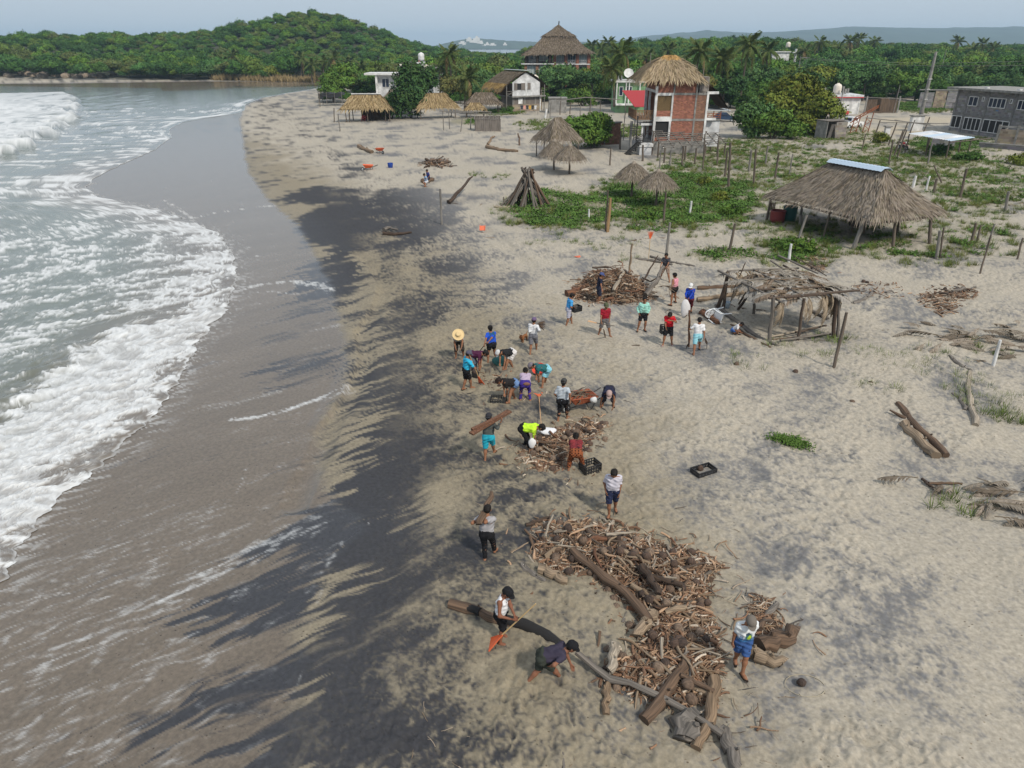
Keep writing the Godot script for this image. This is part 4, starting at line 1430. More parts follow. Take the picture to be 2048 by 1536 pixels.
func round_roof(o: Node, at: Vector3, radius: float, eave: float, top: float, m: Material, sd: int, ln := 0.5, dens := 1.0) -> void:
	var r := RandomNumberGenerator.new()
	r.seed = sd
	var g := Geo.new()
	var n := 12
	for i in n:
		var a := TAU * i / n
		var b := TAU * (i + 1) / n
		var c := at + V(cos(a) * radius, eave, sin(a) * radius)
		var d := at + V(cos(b) * radius, eave, sin(b) * radius)
		var t := at + V(0, top, 0)
		thatch(g, t + (c - t) * 0.04, t + (d - t) * 0.04, c, d, int(12 * dens), int(16 * dens), ln, 0.022, -0.10, r, 0.5)
	part("thatch", g, m, o, "stuff")
	var k := Geo.new()
	k.lathe([Vector2(0.0, top + 0.12), Vector2(0.1, top + 0.08), Vector2(0.22, top - 0.08), Vector2(0.26, top - 0.16)], 10, Transform3D(Basis(), at))
	part("cap", k, m, o)

func parasol(at: Vector3, radius: float, eave: float, top: float, label: String, sd: int, m: Material) -> void:
	var o := thing("thatched_parasol", label, "parasol", at)
	part("post", pole_mesh(V(0, -0.4, 0), V(0, top - 0.1, 0), 0.1, sd), M.pole, o)
	round_roof(o, Vector3.ZERO, radius, eave, top, m, sd)
	for k in 6:
		var a := k * TAU / 6 + 0.3
		part("rafter", pole_mesh(V(0, top - 0.25, 0), V(cos(a) * radius * 0.9, eave - 0.02, sin(a) * radius * 0.9), 0.035, k), M.pole, o)

func build_huts() -> void:
	var old := straw(0.25, 0.213, 0.172)
	var tan_ := straw(0.35, 0.265, 0.15)
	var dark_ := straw(0.21, 0.175, 0.14)
	# the great palapa
	var o := thing("palapa", "large open palapa with grey thatched hip roof and tin ridge at the right", "palapa", V(24.1, 0.5, -51.1), -atan2(9.05, 4.04))
	# its long side runs along local x; local +z faces the camera's left
	hip_roof(o, -4.7, 4.7, -3.25, 3.25, 2.12, 4.62, -2.2, 2.2, 0, old, 1.55, 0.16, 5, 0.75, 0.036)
	var ridge := Geo.new()
	for i in 30:
		var x := -2.35 + i * 0.157
		ridge.bx(x + 0.08, 4.72 - 0.02 * (i % 2), 0.0, 0.156, 0.03, 0.5)
	part("ridge_cap", ridge, M.tin_blue, o)
	for s in [-1, 1]:
		var k := Geo.new()
		for i in 15:
			k.box(Transform3D(Basis(Vector3.RIGHT, s * 0.55), V(-2.27 + i * 0.314, 4.62, s * 0.40)), V(0.15, 0.025, 0.36))
			k.box(Transform3D(Basis(Vector3.RIGHT, s * 0.55), V(-2.11 + i * 0.314, 4.606, s * 0.40)), V(0.15, 0.025, 0.36))
		part("ridge_sheet", k, M.tin_blue, o)
	var inv := o.transform.affine_inverse()
	var feet := [[V(18.62, 0.5, -46.15), 0.09], [V(21.49, 0.5, -48.68), 0.07], [V(19.39, 0.5, -54.26), 0.1], [V(22.27, 0.5, -45.76), 0.13], [V(25.17, 0.5, -46.14), 0.11], [V(28.13, 0.5, -47.05), 0.12], [V(22.3, 0.5, -55.13), 0.1], [V(25.91, 0.5, -52.12), 0.1], [V(27.14, 0.5, -49.83), 0.1]]
	for i in feet.size():
		var f: Vector3 = inv * (feet[i][0] as Vector3)
		var t := V(clampf(f.x, -4.6, 4.6), 2.05, clampf(f.z, -3.1, 3.1))
		t = V(f.x, 2.05, f.z) + (t - V(f.x, 2.05, f.z)).limit_length(0.6)
		f.y = -0.4
		part("post", pole_mesh(f, t + V(0, 0.1, 0), feet[i][1], i + 1.0), M.pole if i % 3 else M.pole_grey, o)
	for s in [-1, 1]:
		part("eave_beam", pole_mesh(V(-4.7, 1.78, s * 3.1), V(4.7, 1.78, s * 3.1), 0.08, s), M.pole, o)
		part("eave_beam", pole_mesh(V(s * 4.6, 1.74, -3.2), V(s * 4.6, 1.74, 3.2), 0.08, s + 5), M.pole, o)
	# under it
	var t := thing("table", "long dark plank table in the shade under the large palapa", "table", V(24.84, 0.5, -51.03), 1.2)
	blk("table_top", t, M.plank_brown, -1.7, 1.7, 0.62, 0.68, -0.5, 0.5)
	for s in [-1, 1]:
		for k in [-1, 1]: blk("leg", t, M.plank_brown, s * 1.5 - 0.05, s * 1.5 + 0.05, -0.1, 0.62, k * 0.4 - 0.05, k * 0.4 + 0.05)
	drum("drum", "dark red plastic drum under the large palapa's left end", V(19.96, 0.5, -53.59), 0.55, 0.95, mat(0.16, 0.018, 0.016, 0.6))
	drum("drum", "dark green plastic drum beside the red one under the large palapa", V(21.04, 0.5, -54.09), 0.52, 1.15, mat(0.012, 0.085, 0.075, 0.6))
	var ch := thing("wooden_chair", "dark wooden chair behind the red drum under the large palapa", "chair", V(20.34, 0.5, -55.31), 0.5)
	blk("seat", ch, M.plank_brown, -0.25, 0.25, 0.42, 0.46, -0.25, 0.25)
	for k in 3: blk("slat", ch, M.plank_brown, -0.22 + k * 0.17, -0.12 + k * 0.17, 0.5, 1.15, -0.27, -0.23)
	for s in [-1, 1]:
		for k in [-1, 1]: blk("leg", ch, M.plank_brown, s * 0.22 - 0.03, s * 0.22 + 0.03, -0.05, 0.42, k * 0.22 - 0.03, k * 0.22 + 0.03)
	# parasols
	parasol(V(11.93, 0.47, -59.61), 1.60, 1.78, 2.98, "nearer of the two thatched parasols standing in the green meadow", 11, old)
	parasol(V(10.52, 0.47, -63.47), 1.55, 1.82, 3.05, "farther thatched parasol in the green meadow, left and behind its twin", 12, old)
	parasol(V(5.93, 0.47, -76.05), 1.65, 1.65, 3.0, "front thatched parasol beside the almond tree, with a plank seat round its post", 13, old)
	parasol(V(4.53, 0.47, -79.03), 1.65, 1.65, 3.1, "thatched parasol just in front of the square thatched hut", 14, old)
	# square hut
	o = thing("thatched_hut", "square open thatched hut beside the low almond tree", "hut", V(5.4, 0.5, -88.6), 0.55)
	hip_roof(o, -2.3, 2.3, -2.0, 2.0, 2.1, 4.5, -0.5, 0.5, 0, old, 0.9, 0.1, 15, 0.8, 0.045)
	for s in [-1, 1]:
		for k in [-1, 0, 1]: part("post", pole_mesh(V(s * 1.9, -0.4, k * 1.6), V(s * 1.9, 2.3, k * 1.6), 0.07, s + k * 2.0), M.pole, o)
	# the thatched bars at the far left
	o = thing("beach_bar", "leftmost tan thatched beach bar with white ridge and red chairs", "palapa", V(-25.88, 0.29, -135.01), 0.05)
	hip_roof(o, -4.6, 4.6, -3.6, 1.4, 2.15, 4.5, -2.5, 2.5, -1.0, tan_, 0.65, 0.12, 16, 0.9, 0.06)
	blk("ridge_cap", o, M.white, -2.6, 2.6, 4.5, 4.62, -1.25, -0.75)
	for x in [-3.6, -3.0, 0.2, 3.4, 4.1]:
		part("post", pole_mesh(V(x, -0.4, 1.0), V(x, 2.3, 1.0), 0.09, x), M.pole, o)
		part("post", pole_mesh(V(x, -0.4, -3.2), V(x, 2.3, -3.2), 0.09, x + 1), M.pole, o)
	blk("back_wall", o, M.plank_brown, -1.5, 3.8, -0.2, 1.7, -3.6, -3.5)
	var q := [[728, 240], [733, 241], [774, 236]]
	for i in 3:
		var at := [V(-26.89, 0.28, -136.09), V(-26.39, 0.3, -136.82), V(-23.1, 0.4, -139.56)][i] as Vector3
		var c := thing("plastic_chair", ["left red plastic chair at the leftmost beach bar", "red plastic chair second from left at the leftmost beach bar", "red plastic chair at the right end of the leftmost beach bar"][i], "chair", at, i * 2.0)
		plastic_chair(c, mat(0.55, 0.03, 0.03, 0.5))
	# the farther roofs behind the round tree
	var huts := [[V(-13.65, 0.5, -138.39), 4.0, 2.2, 1.9, 4.3, tan_, "tan thatched hut with open gable right of the big round tree", 0.3, 21], [V(-5.47, 0.5, -147.84), 3.6, 2.2, 1.9, 3.9, dark_, "dark thatched hut between the coconut palm and the white gabled house", 0.1, 22],
		[V(-6.83, 0.5, -139.38), 2.0, 1.5, 1.5, 2.6, tan_, "small ragged tan thatch roof under the coconut palm", 0.0, 23], [V(-22.42, 0.47, -148.21), 3.4, 2.2, 2.0, 4.4, old, "grey thatched hut hidden behind the leftmost beach bar", -0.2, 24]]
	for h in huts:
		o = thing("thatched_hut", h[6], "hut", h[0], h[7])
		hip_roof(o, -h[1], h[1], -h[2] - 1.0, h[2] - 1.0, h[3], h[4], -h[1] * 0.45, h[1] * 0.45, -1.0, h[5], 0.6, 0.1, h[8], 0.9, 0.06)
		for s in [-1, 1]:
			for k in [-1, 1]: part("post", pole_mesh(V(s * h[1] * 0.8, -0.4, k * h[2] * 0.75 - 1.0), V(s * h[1] * 0.8, h[3] + 0.2, k * h[2] * 0.75 - 1.0), 0.08, s + k), M.pole, o)
	# shade net
	o = thing("shade_canopy", "black shade net sagging between crooked poles at the far left", "canopy", V(-40.47, 0.29, -170.97), 0.0)
	var g := Geo.new()
	for i in 8:
		for j in 4:
			var pt := func(a: int, b: int) -> Vector3: return V(-2.6 + a * 0.66, 2.7 - 0.35 * sin(PI * b / 4.0) - 0.14 * sin(a * 1.7), 0.8 - b * 0.9)
			g.quad(pt.call(i, j), pt.call(i + 1, j), pt.call(i + 1, j + 1), pt.call(i, j + 1))
		var f := func(a: int, k: float) -> Vector3: return V(-2.6 + a * 0.66, 2.7 - 0.14 * sin(a * 1.7) - k * (0.9 + 0.25 * sin(a * 2.3)), 0.8 + k * 0.05)
		g.quad(f.call(i, 0.0), f.call(i + 1, 0.0), f.call(i + 1, 1.0), f.call(i, 1.0))
	part("net", g, mat(0.02, 0.021, 0.024, 0.9), o)
	for x in [-2.7, -0.9, 0.9, 2.5]: part("pole", pole_mesh(V(x, -0.4, 0.85), V(x + 0.1, 3.1, 0.85), 0.06, x), M.pole_grey, o)
	part("pole", pole_mesh(V(-2.7, -0.4, -2.8), V(-2.6, 2.9, -2.8), 0.06, 3.0), M.pole_grey, o)
	# the pole frame and the board shed
	o = thing("board_shed", "roofless shed of grey upright boards with bare rafters", "shed", V(-3.79, 0.5, -115.93), 0.04)
	for i in 11: blk("plank", o, M.plank, -1.9 + i * 0.36, -1.9 + i * 0.36 + 0.34, -0.1, 1.75 + 0.05 * sin(i * 2.7), -0.02 * (i % 2), 0.05 - 0.02 * (i % 2))
	for i in 8: blk("plank", o, M.plank, -1.95, -1.9, -0.1, 1.95 + 0.06 * sin(i * 1.9), -0.1 - i * 0.36, -0.1 - i * 0.36 - 0.33)
	for i in 8: blk("plank", o, M.plank, 2.0, 2.05, -0.1, 1.7 + 0.06 * sin(i * 1.9), -0.1 - i * 0.36, -0.1 - i * 0.36 - 0.33)
	for i in 11: blk("plank", o, M.plank, -1.9 + i * 0.36, -1.9 + i * 0.36 + 0.34, -0.1, 2.1, -3.05, -3.0)
	for q2 in [[V(-2, 1.95, 0), V(-1.9, 2.3, -3)], [V(-0.9, 1.9, 0.05), V(0.5, 2.5, -3)], [V(0.2, 1.9, 0.05), V(0.6, 2.5, -3)], [V(1.6, 1.9, 0.05), V(0.7, 2.5, -3)], [V(-2.1, 1.9, 0.1), V(2.1, 1.85, 0.1)], [V(-2.2, 2.35, -3), V(3.4, 2.4, -3)]]:
		part("rafter", pole_mesh(q2[0], q2[1], 0.05, q2[0].x), M.pole_grey, o)
	o = thing("pole_pergola", "bare frame of poles left of the roofless board shed", "pergola", V(-7.75, 0.49, -117.43), 0.0)
	for q3 in [[V(-2.9, 0, 0), V(-3.0, 2.9, 0)], [V(-2.1, 0, -1.6), V(-2.2, 2.6, -1.6)], [V(1.3, 0, -0.4), V(1.3, 2.5, -0.4)], [V(-0.2, 0, 1.5), V(0.1, 2.0, 1.5)]]:
		part("post", pole_mesh(q3[0] - V(0, 0.4, 0), q3[1], 0.08, q3[0].x), M.pole_grey, o)
	part("rail", pole_mesh(V(-3.5, 2.95, 0), V(4.6, 2.75, -0.4), 0.08, 1.0), M.pole_grey, o)
	part("rail", pole_mesh(V(-2.6, 2.65, -1.6), V(2.4, 2.5, -1.5), 0.07, 2.0), M.pole_grey, o)

func drum(called: String, label: String, at: Vector3, r: float, h: float, m: Material) -> void:
	var o := thing(called, label, "drum", at)
	var g := Geo.new()
	g.lathe([Vector2(0, -0.05), Vector2(r * 0.9, -0.05), Vector2(r * 0.95, h * 0.3), Vector2(r * 0.99, h * 0.33), Vector2(r * 0.96, h * 0.36), Vector2(r, h * 0.9), Vector2(r * 1.04, h * 0.92), Vector2(r * 1.04, h), Vector2(r * 0.92, h), Vector2(r * 0.85, h * 0.1), Vector2(0, h * 0.1)], 18)
	part("body", g, m, o)

func plastic_chair(o: Node, m: Material) -> void:
	var g := Geo.new()
	g.bx(0, 0.43, 0, 0.46, 0.03, 0.44); g.bx(0, 0.40, 0.21, 0.46, 0.06, 0.02)
	part("seat", g, m, o)
	g = Geo.new()
	var pts := []
	var rr := []
	for i in 11:
		var a := PI * i / 10.0
		pts.append(V(-cos(a) * 0.24, 0.45 + sin(a) * 0.46, -0.21 - sin(a) * 0.08)); rr.append(0.03)
	g.tube(pts, rr, 5, true)
	for i in 5: g.box(Transform3D(Basis(), V(-0.16 + i * 0.08, 0.64, -0.25)), V(0.045, 0.42 - absf(i - 2) * 0.05, 0.015))
	part("backrest", g, m, o)
	for s in [-1, 1]:
		g = Geo.new()
		g.tube([V(s * 0.27, 0.68, -0.2), V(s * 0.28, 0.67, 0.1), V(s * 0.27, 0.62, 0.2), V(s * 0.25, 0.42, 0.21)], [0.025, 0.03, 0.028, 0.025], 5)
		part("armrest", g, m, o)
		for k in [-1, 1]:
			g = Geo.new()
			g.tube([V(s * 0.21, 0.43, k * 0.2), V(s * 0.25, 0, k * 0.25)], [0.035, 0.025], 5)
			part("leg", g, m, o)

func build_brick_house() -> void:
	var o := thing("brick_house", "three-storey red brick house with shaggy thatched roof and white corner posts", "house", V(17.1, 0.5, -91.2))
	blk("plinth", o, M.concrete, -0.1, 6.6, -0.5, 1.5, -7.0, 0.1)
	# ground floor: door bay, two brick panels
	blk("brick_wall", o, M.brick, 2.1, 4.8, 1.5, 3.85, -0.25, 0.0)
	blk("brick_wall", o, M.brick2, 4.95, 6.15, 1.5, 3.85, -0.25, -0.01)
	blk("doorway", o, M.dark, 0.32, 1.85, 1.9, 3.8, -0.3, -0.12)
	blk("brick_wall", o, M.brick, 0.3, 1.9, 1.5, 1.95, -0.2, -0.02)
	# first floor
	blk("brick_wall", o, M.brick, 2.2, 4.85, 4.1, 6.75, -0.25, 0.0)
	blk("brick_wall", o, M.brick2, 5.0, 6.2, 4.1, 6.75, -0.25, -0.01)
	blk("brick_wall", o, M.brick, 0.3, 2.0, 4.35, 5.0, -0.25, -0.01)
	var lat := Geo.new()
	for i in 15:
		var x := 0.3 + i * 0.2
		lat.bar(V(minf(x, 1.98), 5.0 + maxf(0, x - 1.98), -0.06), V(maxf(0.32, x - 1.6), 5.0 + minf(1.62, x - 0.32), -0.06), 0.035, 0.02)
		lat.bar(V(minf(x, 1.98), 6.62 - maxf(0, x - 1.98), -0.085), V(maxf(0.32, x - 1.6), 6.62 - minf(1.62, x - 0.32), -0.085), 0.035, 0.02)
	part("lattice", lat, M.lattice_pale, o)
	blk("screen", o, mat(0.20, 0.13, 0.06), 0.3, 2.0, 5.0, 6.65, -0.2, -0.12)
	# second floor under the eaves
	blk("brick_wall", o, M.brick, 0.3, 2.1, 7.0, 8.4, -0.25, -0.01)
	blk("brick_wall", o, M.brick, 2.3, 4.9, 7.0, 8.4, -0.25, 0.0)
	blk("block_wall", o, M.block, 5.25, 6.35, 7.0, 8.75, -1.6, -0.3)
	# beams and posts
	blk("beam", o, M.white, 0.0, 2.2, 3.8, 4.35, -0.3, 0.04)
	blk("beam", o, M.concrete, 2.2, 6.2, 3.85, 4.1, -0.28, 0.03)
	blk("beam", o, M.white, 0.0, 2.2, 6.7, 7.0, -0.3, 0.04)
	blk("beam", o, M.concrete, 2.2, 6.2, 6.75, 7.0, -0.28, 0.03)
	blk("corner_post", o, M.white, 0.0, 0.28, 0.1, 7.75, -0.3, 0.06)
	blk("post", o, M.white, 1.9, 2.14, 1.5, 3.79, -0.3, 0.05)
	blk("post", o, M.white, 2.0, 2.2, 4.36, 6.69, -0.3, 0.05)
	blk("post", o, M.concrete, 2.1, 2.3, 7.01, 8.5, -0.3, 0.05)
	blk("post", o, M.concrete, 4.8, 5.0, 1.5, 8.8, -0.3, 0.05)
	blk("corner_post", o, M.white, 6.15, 6.4, 1.5, 7.15, -0.35, 0.07)
	for y in [3.9, 6.85]: blk("beam_end", o, M.white, 6.4, 7.6, y, y + 0.28, -0.5, -0.2)
	# left side: balcony, openings
	blk("side_wall", o, M.brick, 0.02, 0.2, 7.1, 8.4, -6.8, -0.3)
	blk("side_beam", o, M.white, -0.02, 0.24, 7.0, 7.3, -6.8, -0.3)
	blk("side_post", o, M.white, -0.05, 0.25, 0.0, 7.2, -7.0, -6.75)
	blk("side_post", o, M.white, -0.02, 0.22, 1.5, 7.0, -4.2, -3.95)
	blk("floor_slab", o, M.concrete, -2.1, 0.0, 3.75, 3.95, -6.6, -0.4)
	blk("floor_slab", o, M.concrete, 0.22, 6.2, 3.86, 4.05, -6.8, -0.3)
	blk("back_wall", o, M.brick, 0.3, 6.3, 1.5, 8.4, -7.0, -6.8)
	blk("side_wall", o, M.brick2, 6.2, 6.38, 1.5, 8.2, -6.8, -0.36)
	for k in 3:
		var g := Geo.new()
		var x0 := -2.1
		g.bx(x0, 4.45, -0.5 - k * 2.0 - 1.0, 0.05, 0.08, 1.95); g.bx(x0, 4.98, -0.5 - k * 2.0 - 1.0, 0.05, 0.08, 1.95)
		for i in 14:
			g.bar(V(x0, 3.98, -0.5 - k * 2.0 - i * 0.14), V(x0, 5.0, -0.5 - k * 2.0 - i * 0.14), 0.07, 0.03)
		part("railing", g, M.lattice, o)
	var fr := Geo.new()
	for i in 11: fr.bar(V(-2.05 + i * 0.19, 3.98, -0.42), V(-2.05 + i * 0.19, 5.0, -0.42), 0.12, 0.03)
	fr.bx(-1.05, 5.0, -0.42, 2.1, 0.08, 0.06); fr.bx(-1.05, 4.0, -0.42, 2.1, 0.08, 0.06)
	part("railing", fr, M.lattice, o)
	var dg := Geo.new()
	for i in 6: dg.bar(V(-2.0 + i * 0.33, 4.05, -0.38), V(-1.6 + i * 0.33, 4.95, -0.38), 0.03, 0.02)
	part("railing_brace", dg, M.lattice_pale, o)
	var sg := Geo.new()
	for i in 12:
		sg.bar(V(0.1, 5.0 + maxf(0, -1.9 + i * 0.35), -0.5 - minf(i * 0.35, 3.4)), V(0.1, 5.0 + minf(2.0, i * 0.35), -0.5 - maxf(0, i * 0.35 - 2.0)), 0.03, 0.02)
	part("side_lattice", sg, M.lattice, o)
	blk("lower_slab", o, M.white, -1.4, -0.05, 3.3, 3.55, -1.6, -0.4)
	blk("lower_post", o, M.concrete, -2.6, -2.3, -0.3, 3.74, -1.2, -0.9)
	blk("lower_post", o, M.white, -1.25, -1.05, 1.0, 3.3, -0.8, -0.6)
	# spiral stair and steps to the sand
	var st := Geo.new()
	for i in 11:
		var a := i * 0.55
		st.box(Transform3D(Basis(Vector3.UP, -a), V(-1.9 + cos(a) * 0.45, 1.4 + i * 0.22, -0.1 + sin(a) * 0.45)), V(0.8, 0.05, 0.26))
	st.tube([V(-1.9, 0.3, -0.1), V(-1.9, 4.4, -0.1)], [0.06, 0.06], 6)
	for i in 14: st.tube([V(-1.9 + cos(i * 0.45) * 0.85, 1.3 + i * 0.17, -0.1 + sin(i * 0.45) * 0.85), V(-1.9 + cos(i * 0.45) * 0.85, 2.2 + i * 0.17, -0.1 + sin(i * 0.45) * 0.85)], [0.02, 0.02], 4)
	part("spiral_stair", st, M.iron, o)
	for i in 7: blk("step", o, M.iron, -3.1 + i * 0.19, -2.6 + i * 0.19, 0.12 + i * 0.2, 0.17 + i * 0.2, 0.4, 1.3)
	for z in [0.38, 1.32]:
		var g := Geo.new()
		g.bar(V(-3.3, 0.0, z), V(-1.7, 1.55, z), 0.06, 0.2)
		g.bar(V(-2.3, 1.9, z), V(-0.2, 2.9, z), 0.05, 0.07); g.bar(V(-1.2, 1.5, z), V(-1.2, 2.4, z), 0.05)
		part("stair_rail", g, M.iron, o)
	blk("landing", o, M.white, -1.7, 0.0, 1.0, 1.35, -0.2, 1.2)
	blk("landing_base", o, M.white_wall, -1.6, -0.15, -0.3, 1.0, -0.1, 1.1)
	# right: lean-to with tin awning and red railing
	var th := Geo.new()
	var r := RandomNumberGenerator.new()
	r.seed = 41
	thatch(th, V(6.35, 8.0, -0.8), V(6.35, 8.0, -5.5), V(9.0, 5.3, -0.6), V(9.0, 5.3, -6), 9, 40, 0.8, 0.05, -0.25, r, 0.4)
	part("side_thatch", th, straw(0.19, 0.155, 0.12), o, "stuff")
	blk("awning", o, M.tin, 6.4, 9.4, 4.95, 5.03, -3.4, -0.6)
	blk("lean_to_wall", o, M.white_wall, 6.45, 8.3, 0.8, 3.85, -1.0, -0.85)
	blk("lean_to_floor", o, M.concrete, 6.42, 8.4, 3.86, 3.98, -4.0, -0.7)
	var rl := Geo.new()
	for x in [6.6, 7.4, 8.25]: rl.bar(V(x, 3.98, -0.75), V(x, 5.0, -0.75), 0.1)
	for i in 3: rl.bar(V(6.5, 4.2 + i * 0.22, -0.75), V(8.3, 4.2 + i * 0.22, -0.75), 0.06)
	for i in 4: rl.bar(V(6.6 + i * 0.45, 4.2, -0.74), V(6.9 + i * 0.45, 4.66, -0.74), 0.05)
	part("railing", rl, M.rust, o)
	# the roof
	hip_roof(o, -1.9, 5.6, -7.8, 0.6, 8.45, 10.9, 1.2, 2.7, -3.3, straw(0.33, 0.26, 0.17), 0.95, -0.35, 42, 1.1, 0.055)
	var cap := Geo.new()
	thatch(cap, V(1.2, 11.05, -3.2), V(2.7, 11.05, -3.2), V(0.7, 10.1, -1.8), V(3.4, 10.1, -1.8), 6, 30, 0.9, 0.05, -0.1, r, 0.3)
	part("ridge_thatch", cap, straw(0.46, 0.29, 0.12), o, "stuff")
	for x in [[-0.3, 11.3], [5.3, 10.0], [6.3, 9.6]]: part("rod", pole_mesh(V(x[0], 8.5, -3.5), V(x[0], x[1], -3.5), 0.05, 1.0), M.pole_grey, o)
	# low brick yard wall and red sheet roof left of it
	o = thing("yard_wall", "low red brick yard wall with concrete posts left of the brick house", "wall", V(14.2, 0.5, -101.0), 0.25)
	for k in 2:
		blk("brick_panel", o, M.brick2, -4.0 + k * 2.3, -1.9 + k * 2.3, -0.3, 2.7, -0.1, 0.1)
		blk("post", o, M.concrete, -4.2 + k * 2.3, -4.01 + k * 2.3, -0.3, 2.9 + 0.9 * k, -0.13, 0.13)
	blk("coping", o, M.concrete, -4.0, 0.6, 2.71, 2.9, -0.14, 0.14)
	o = thing("red_canopy", "sloping red sheet roof on posts behind the brick house's balcony", "canopy", V(16.4, 0.5, -103.5))
	var g := Geo.new()
	g.quad(V(-1.2, 6.5, -2.5), V(3.6, 6.5, -2.5), V(3.6, 4.6, 0.6), V(0.2, 4.6, 0.6))
	g.quad(V(-1.2, 6.45, -2.5), V(0.2, 4.55, 0.6), V(3.6, 4.55, 0.6), V(3.6, 6.45, -2.5))
	part("sheet", g, M.red_sheet, o)
	for x in [-0.8, 0.6, 3.4]: part("post", pole_mesh(V(x, -0.3, -1.0), V(x, 5.3, -1.0), 0.06, x), M.pole_grey, o)
	# green house behind
	o = thing("green_house", "small green house with white flat roof and satellite dish", "house", V(20.33, 1.53, -150) * V(1, 0, 1) + V(0, 0.5, 0))
	blk("wall", o, M.green, 0, 7.5, -0.3, 5.6, -6, 0)
	blk("roof", o, M.white, -0.5, 8.0, 5.61, 5.95, -6.4, 0.6)
	window(o, 1.0, 4.0, 0.02, 0.7, 1.6, 1, "white"); window(o, 2.6, 3.9, 0.02, 1.0, 1.9, 1, "white")
	for x in [0.1, 1.9, 2.5, 4.6]: blk("post", o, M.white, x - 0.1, x + 0.1, 1.8, 5.6, 0.3, 0.5)
	blk("terrace", o, M.white, 0, 5, 1.5, 1.8, 0.03, 1.2)
	for x in [0.3, 0.9]: blk("roof_stub", o, M.white, x, x + 0.25, 5.96, 6.8, -0.4, -0.2)
	single("water_tank", tank_mesh(0.85, 1.3, M.black_plastic), "black water tank on the green house's roof", "water tank", o.position + V(4.2, 5.95, -1.2))
	var d := thing("satellite_dish", "white satellite dish on the green house's roof edge", "dish", o.position + V(2.2, 5.95, 0.2))
	g = Geo.new()
	g.lathe([Vector2(0, 0), Vector2(0.5, 0.07), Vector2(0.95, 0.28), Vector2(0.93, 0.30), Vector2(0.5, 0.1), Vector2(0, 0.03)], 16, Transform3D(Basis(Vector3.RIGHT, 1.05), V(0, 1.2, 0.1)))
	part("reflector", g, M.white, d)
	part("mast", pole_mesh(V(0, -0.1, 0), V(0, 1.2, 0), 0.05), M.white, d)

func tank_mesh(r: float, h: float, m: Material) -> ArrayMesh:
	var g := Geo.new()
	g.lathe([Vector2(0, 0), Vector2(r, 0), Vector2(r, h * 0.25), Vector2(r * 0.97, h * 0.27), Vector2(r, h * 0.29), Vector2(r, h * 0.5), Vector2(r * 0.97, h * 0.52), Vector2(r, h * 0.54), Vector2(r, h * 0.78), Vector2(r * 0.75, h * 0.93), Vector2(r * 0.35, h), Vector2(r * 0.33, h * 1.06), Vector2(0, h * 1.06)], 16)
	return g.mesh(m)

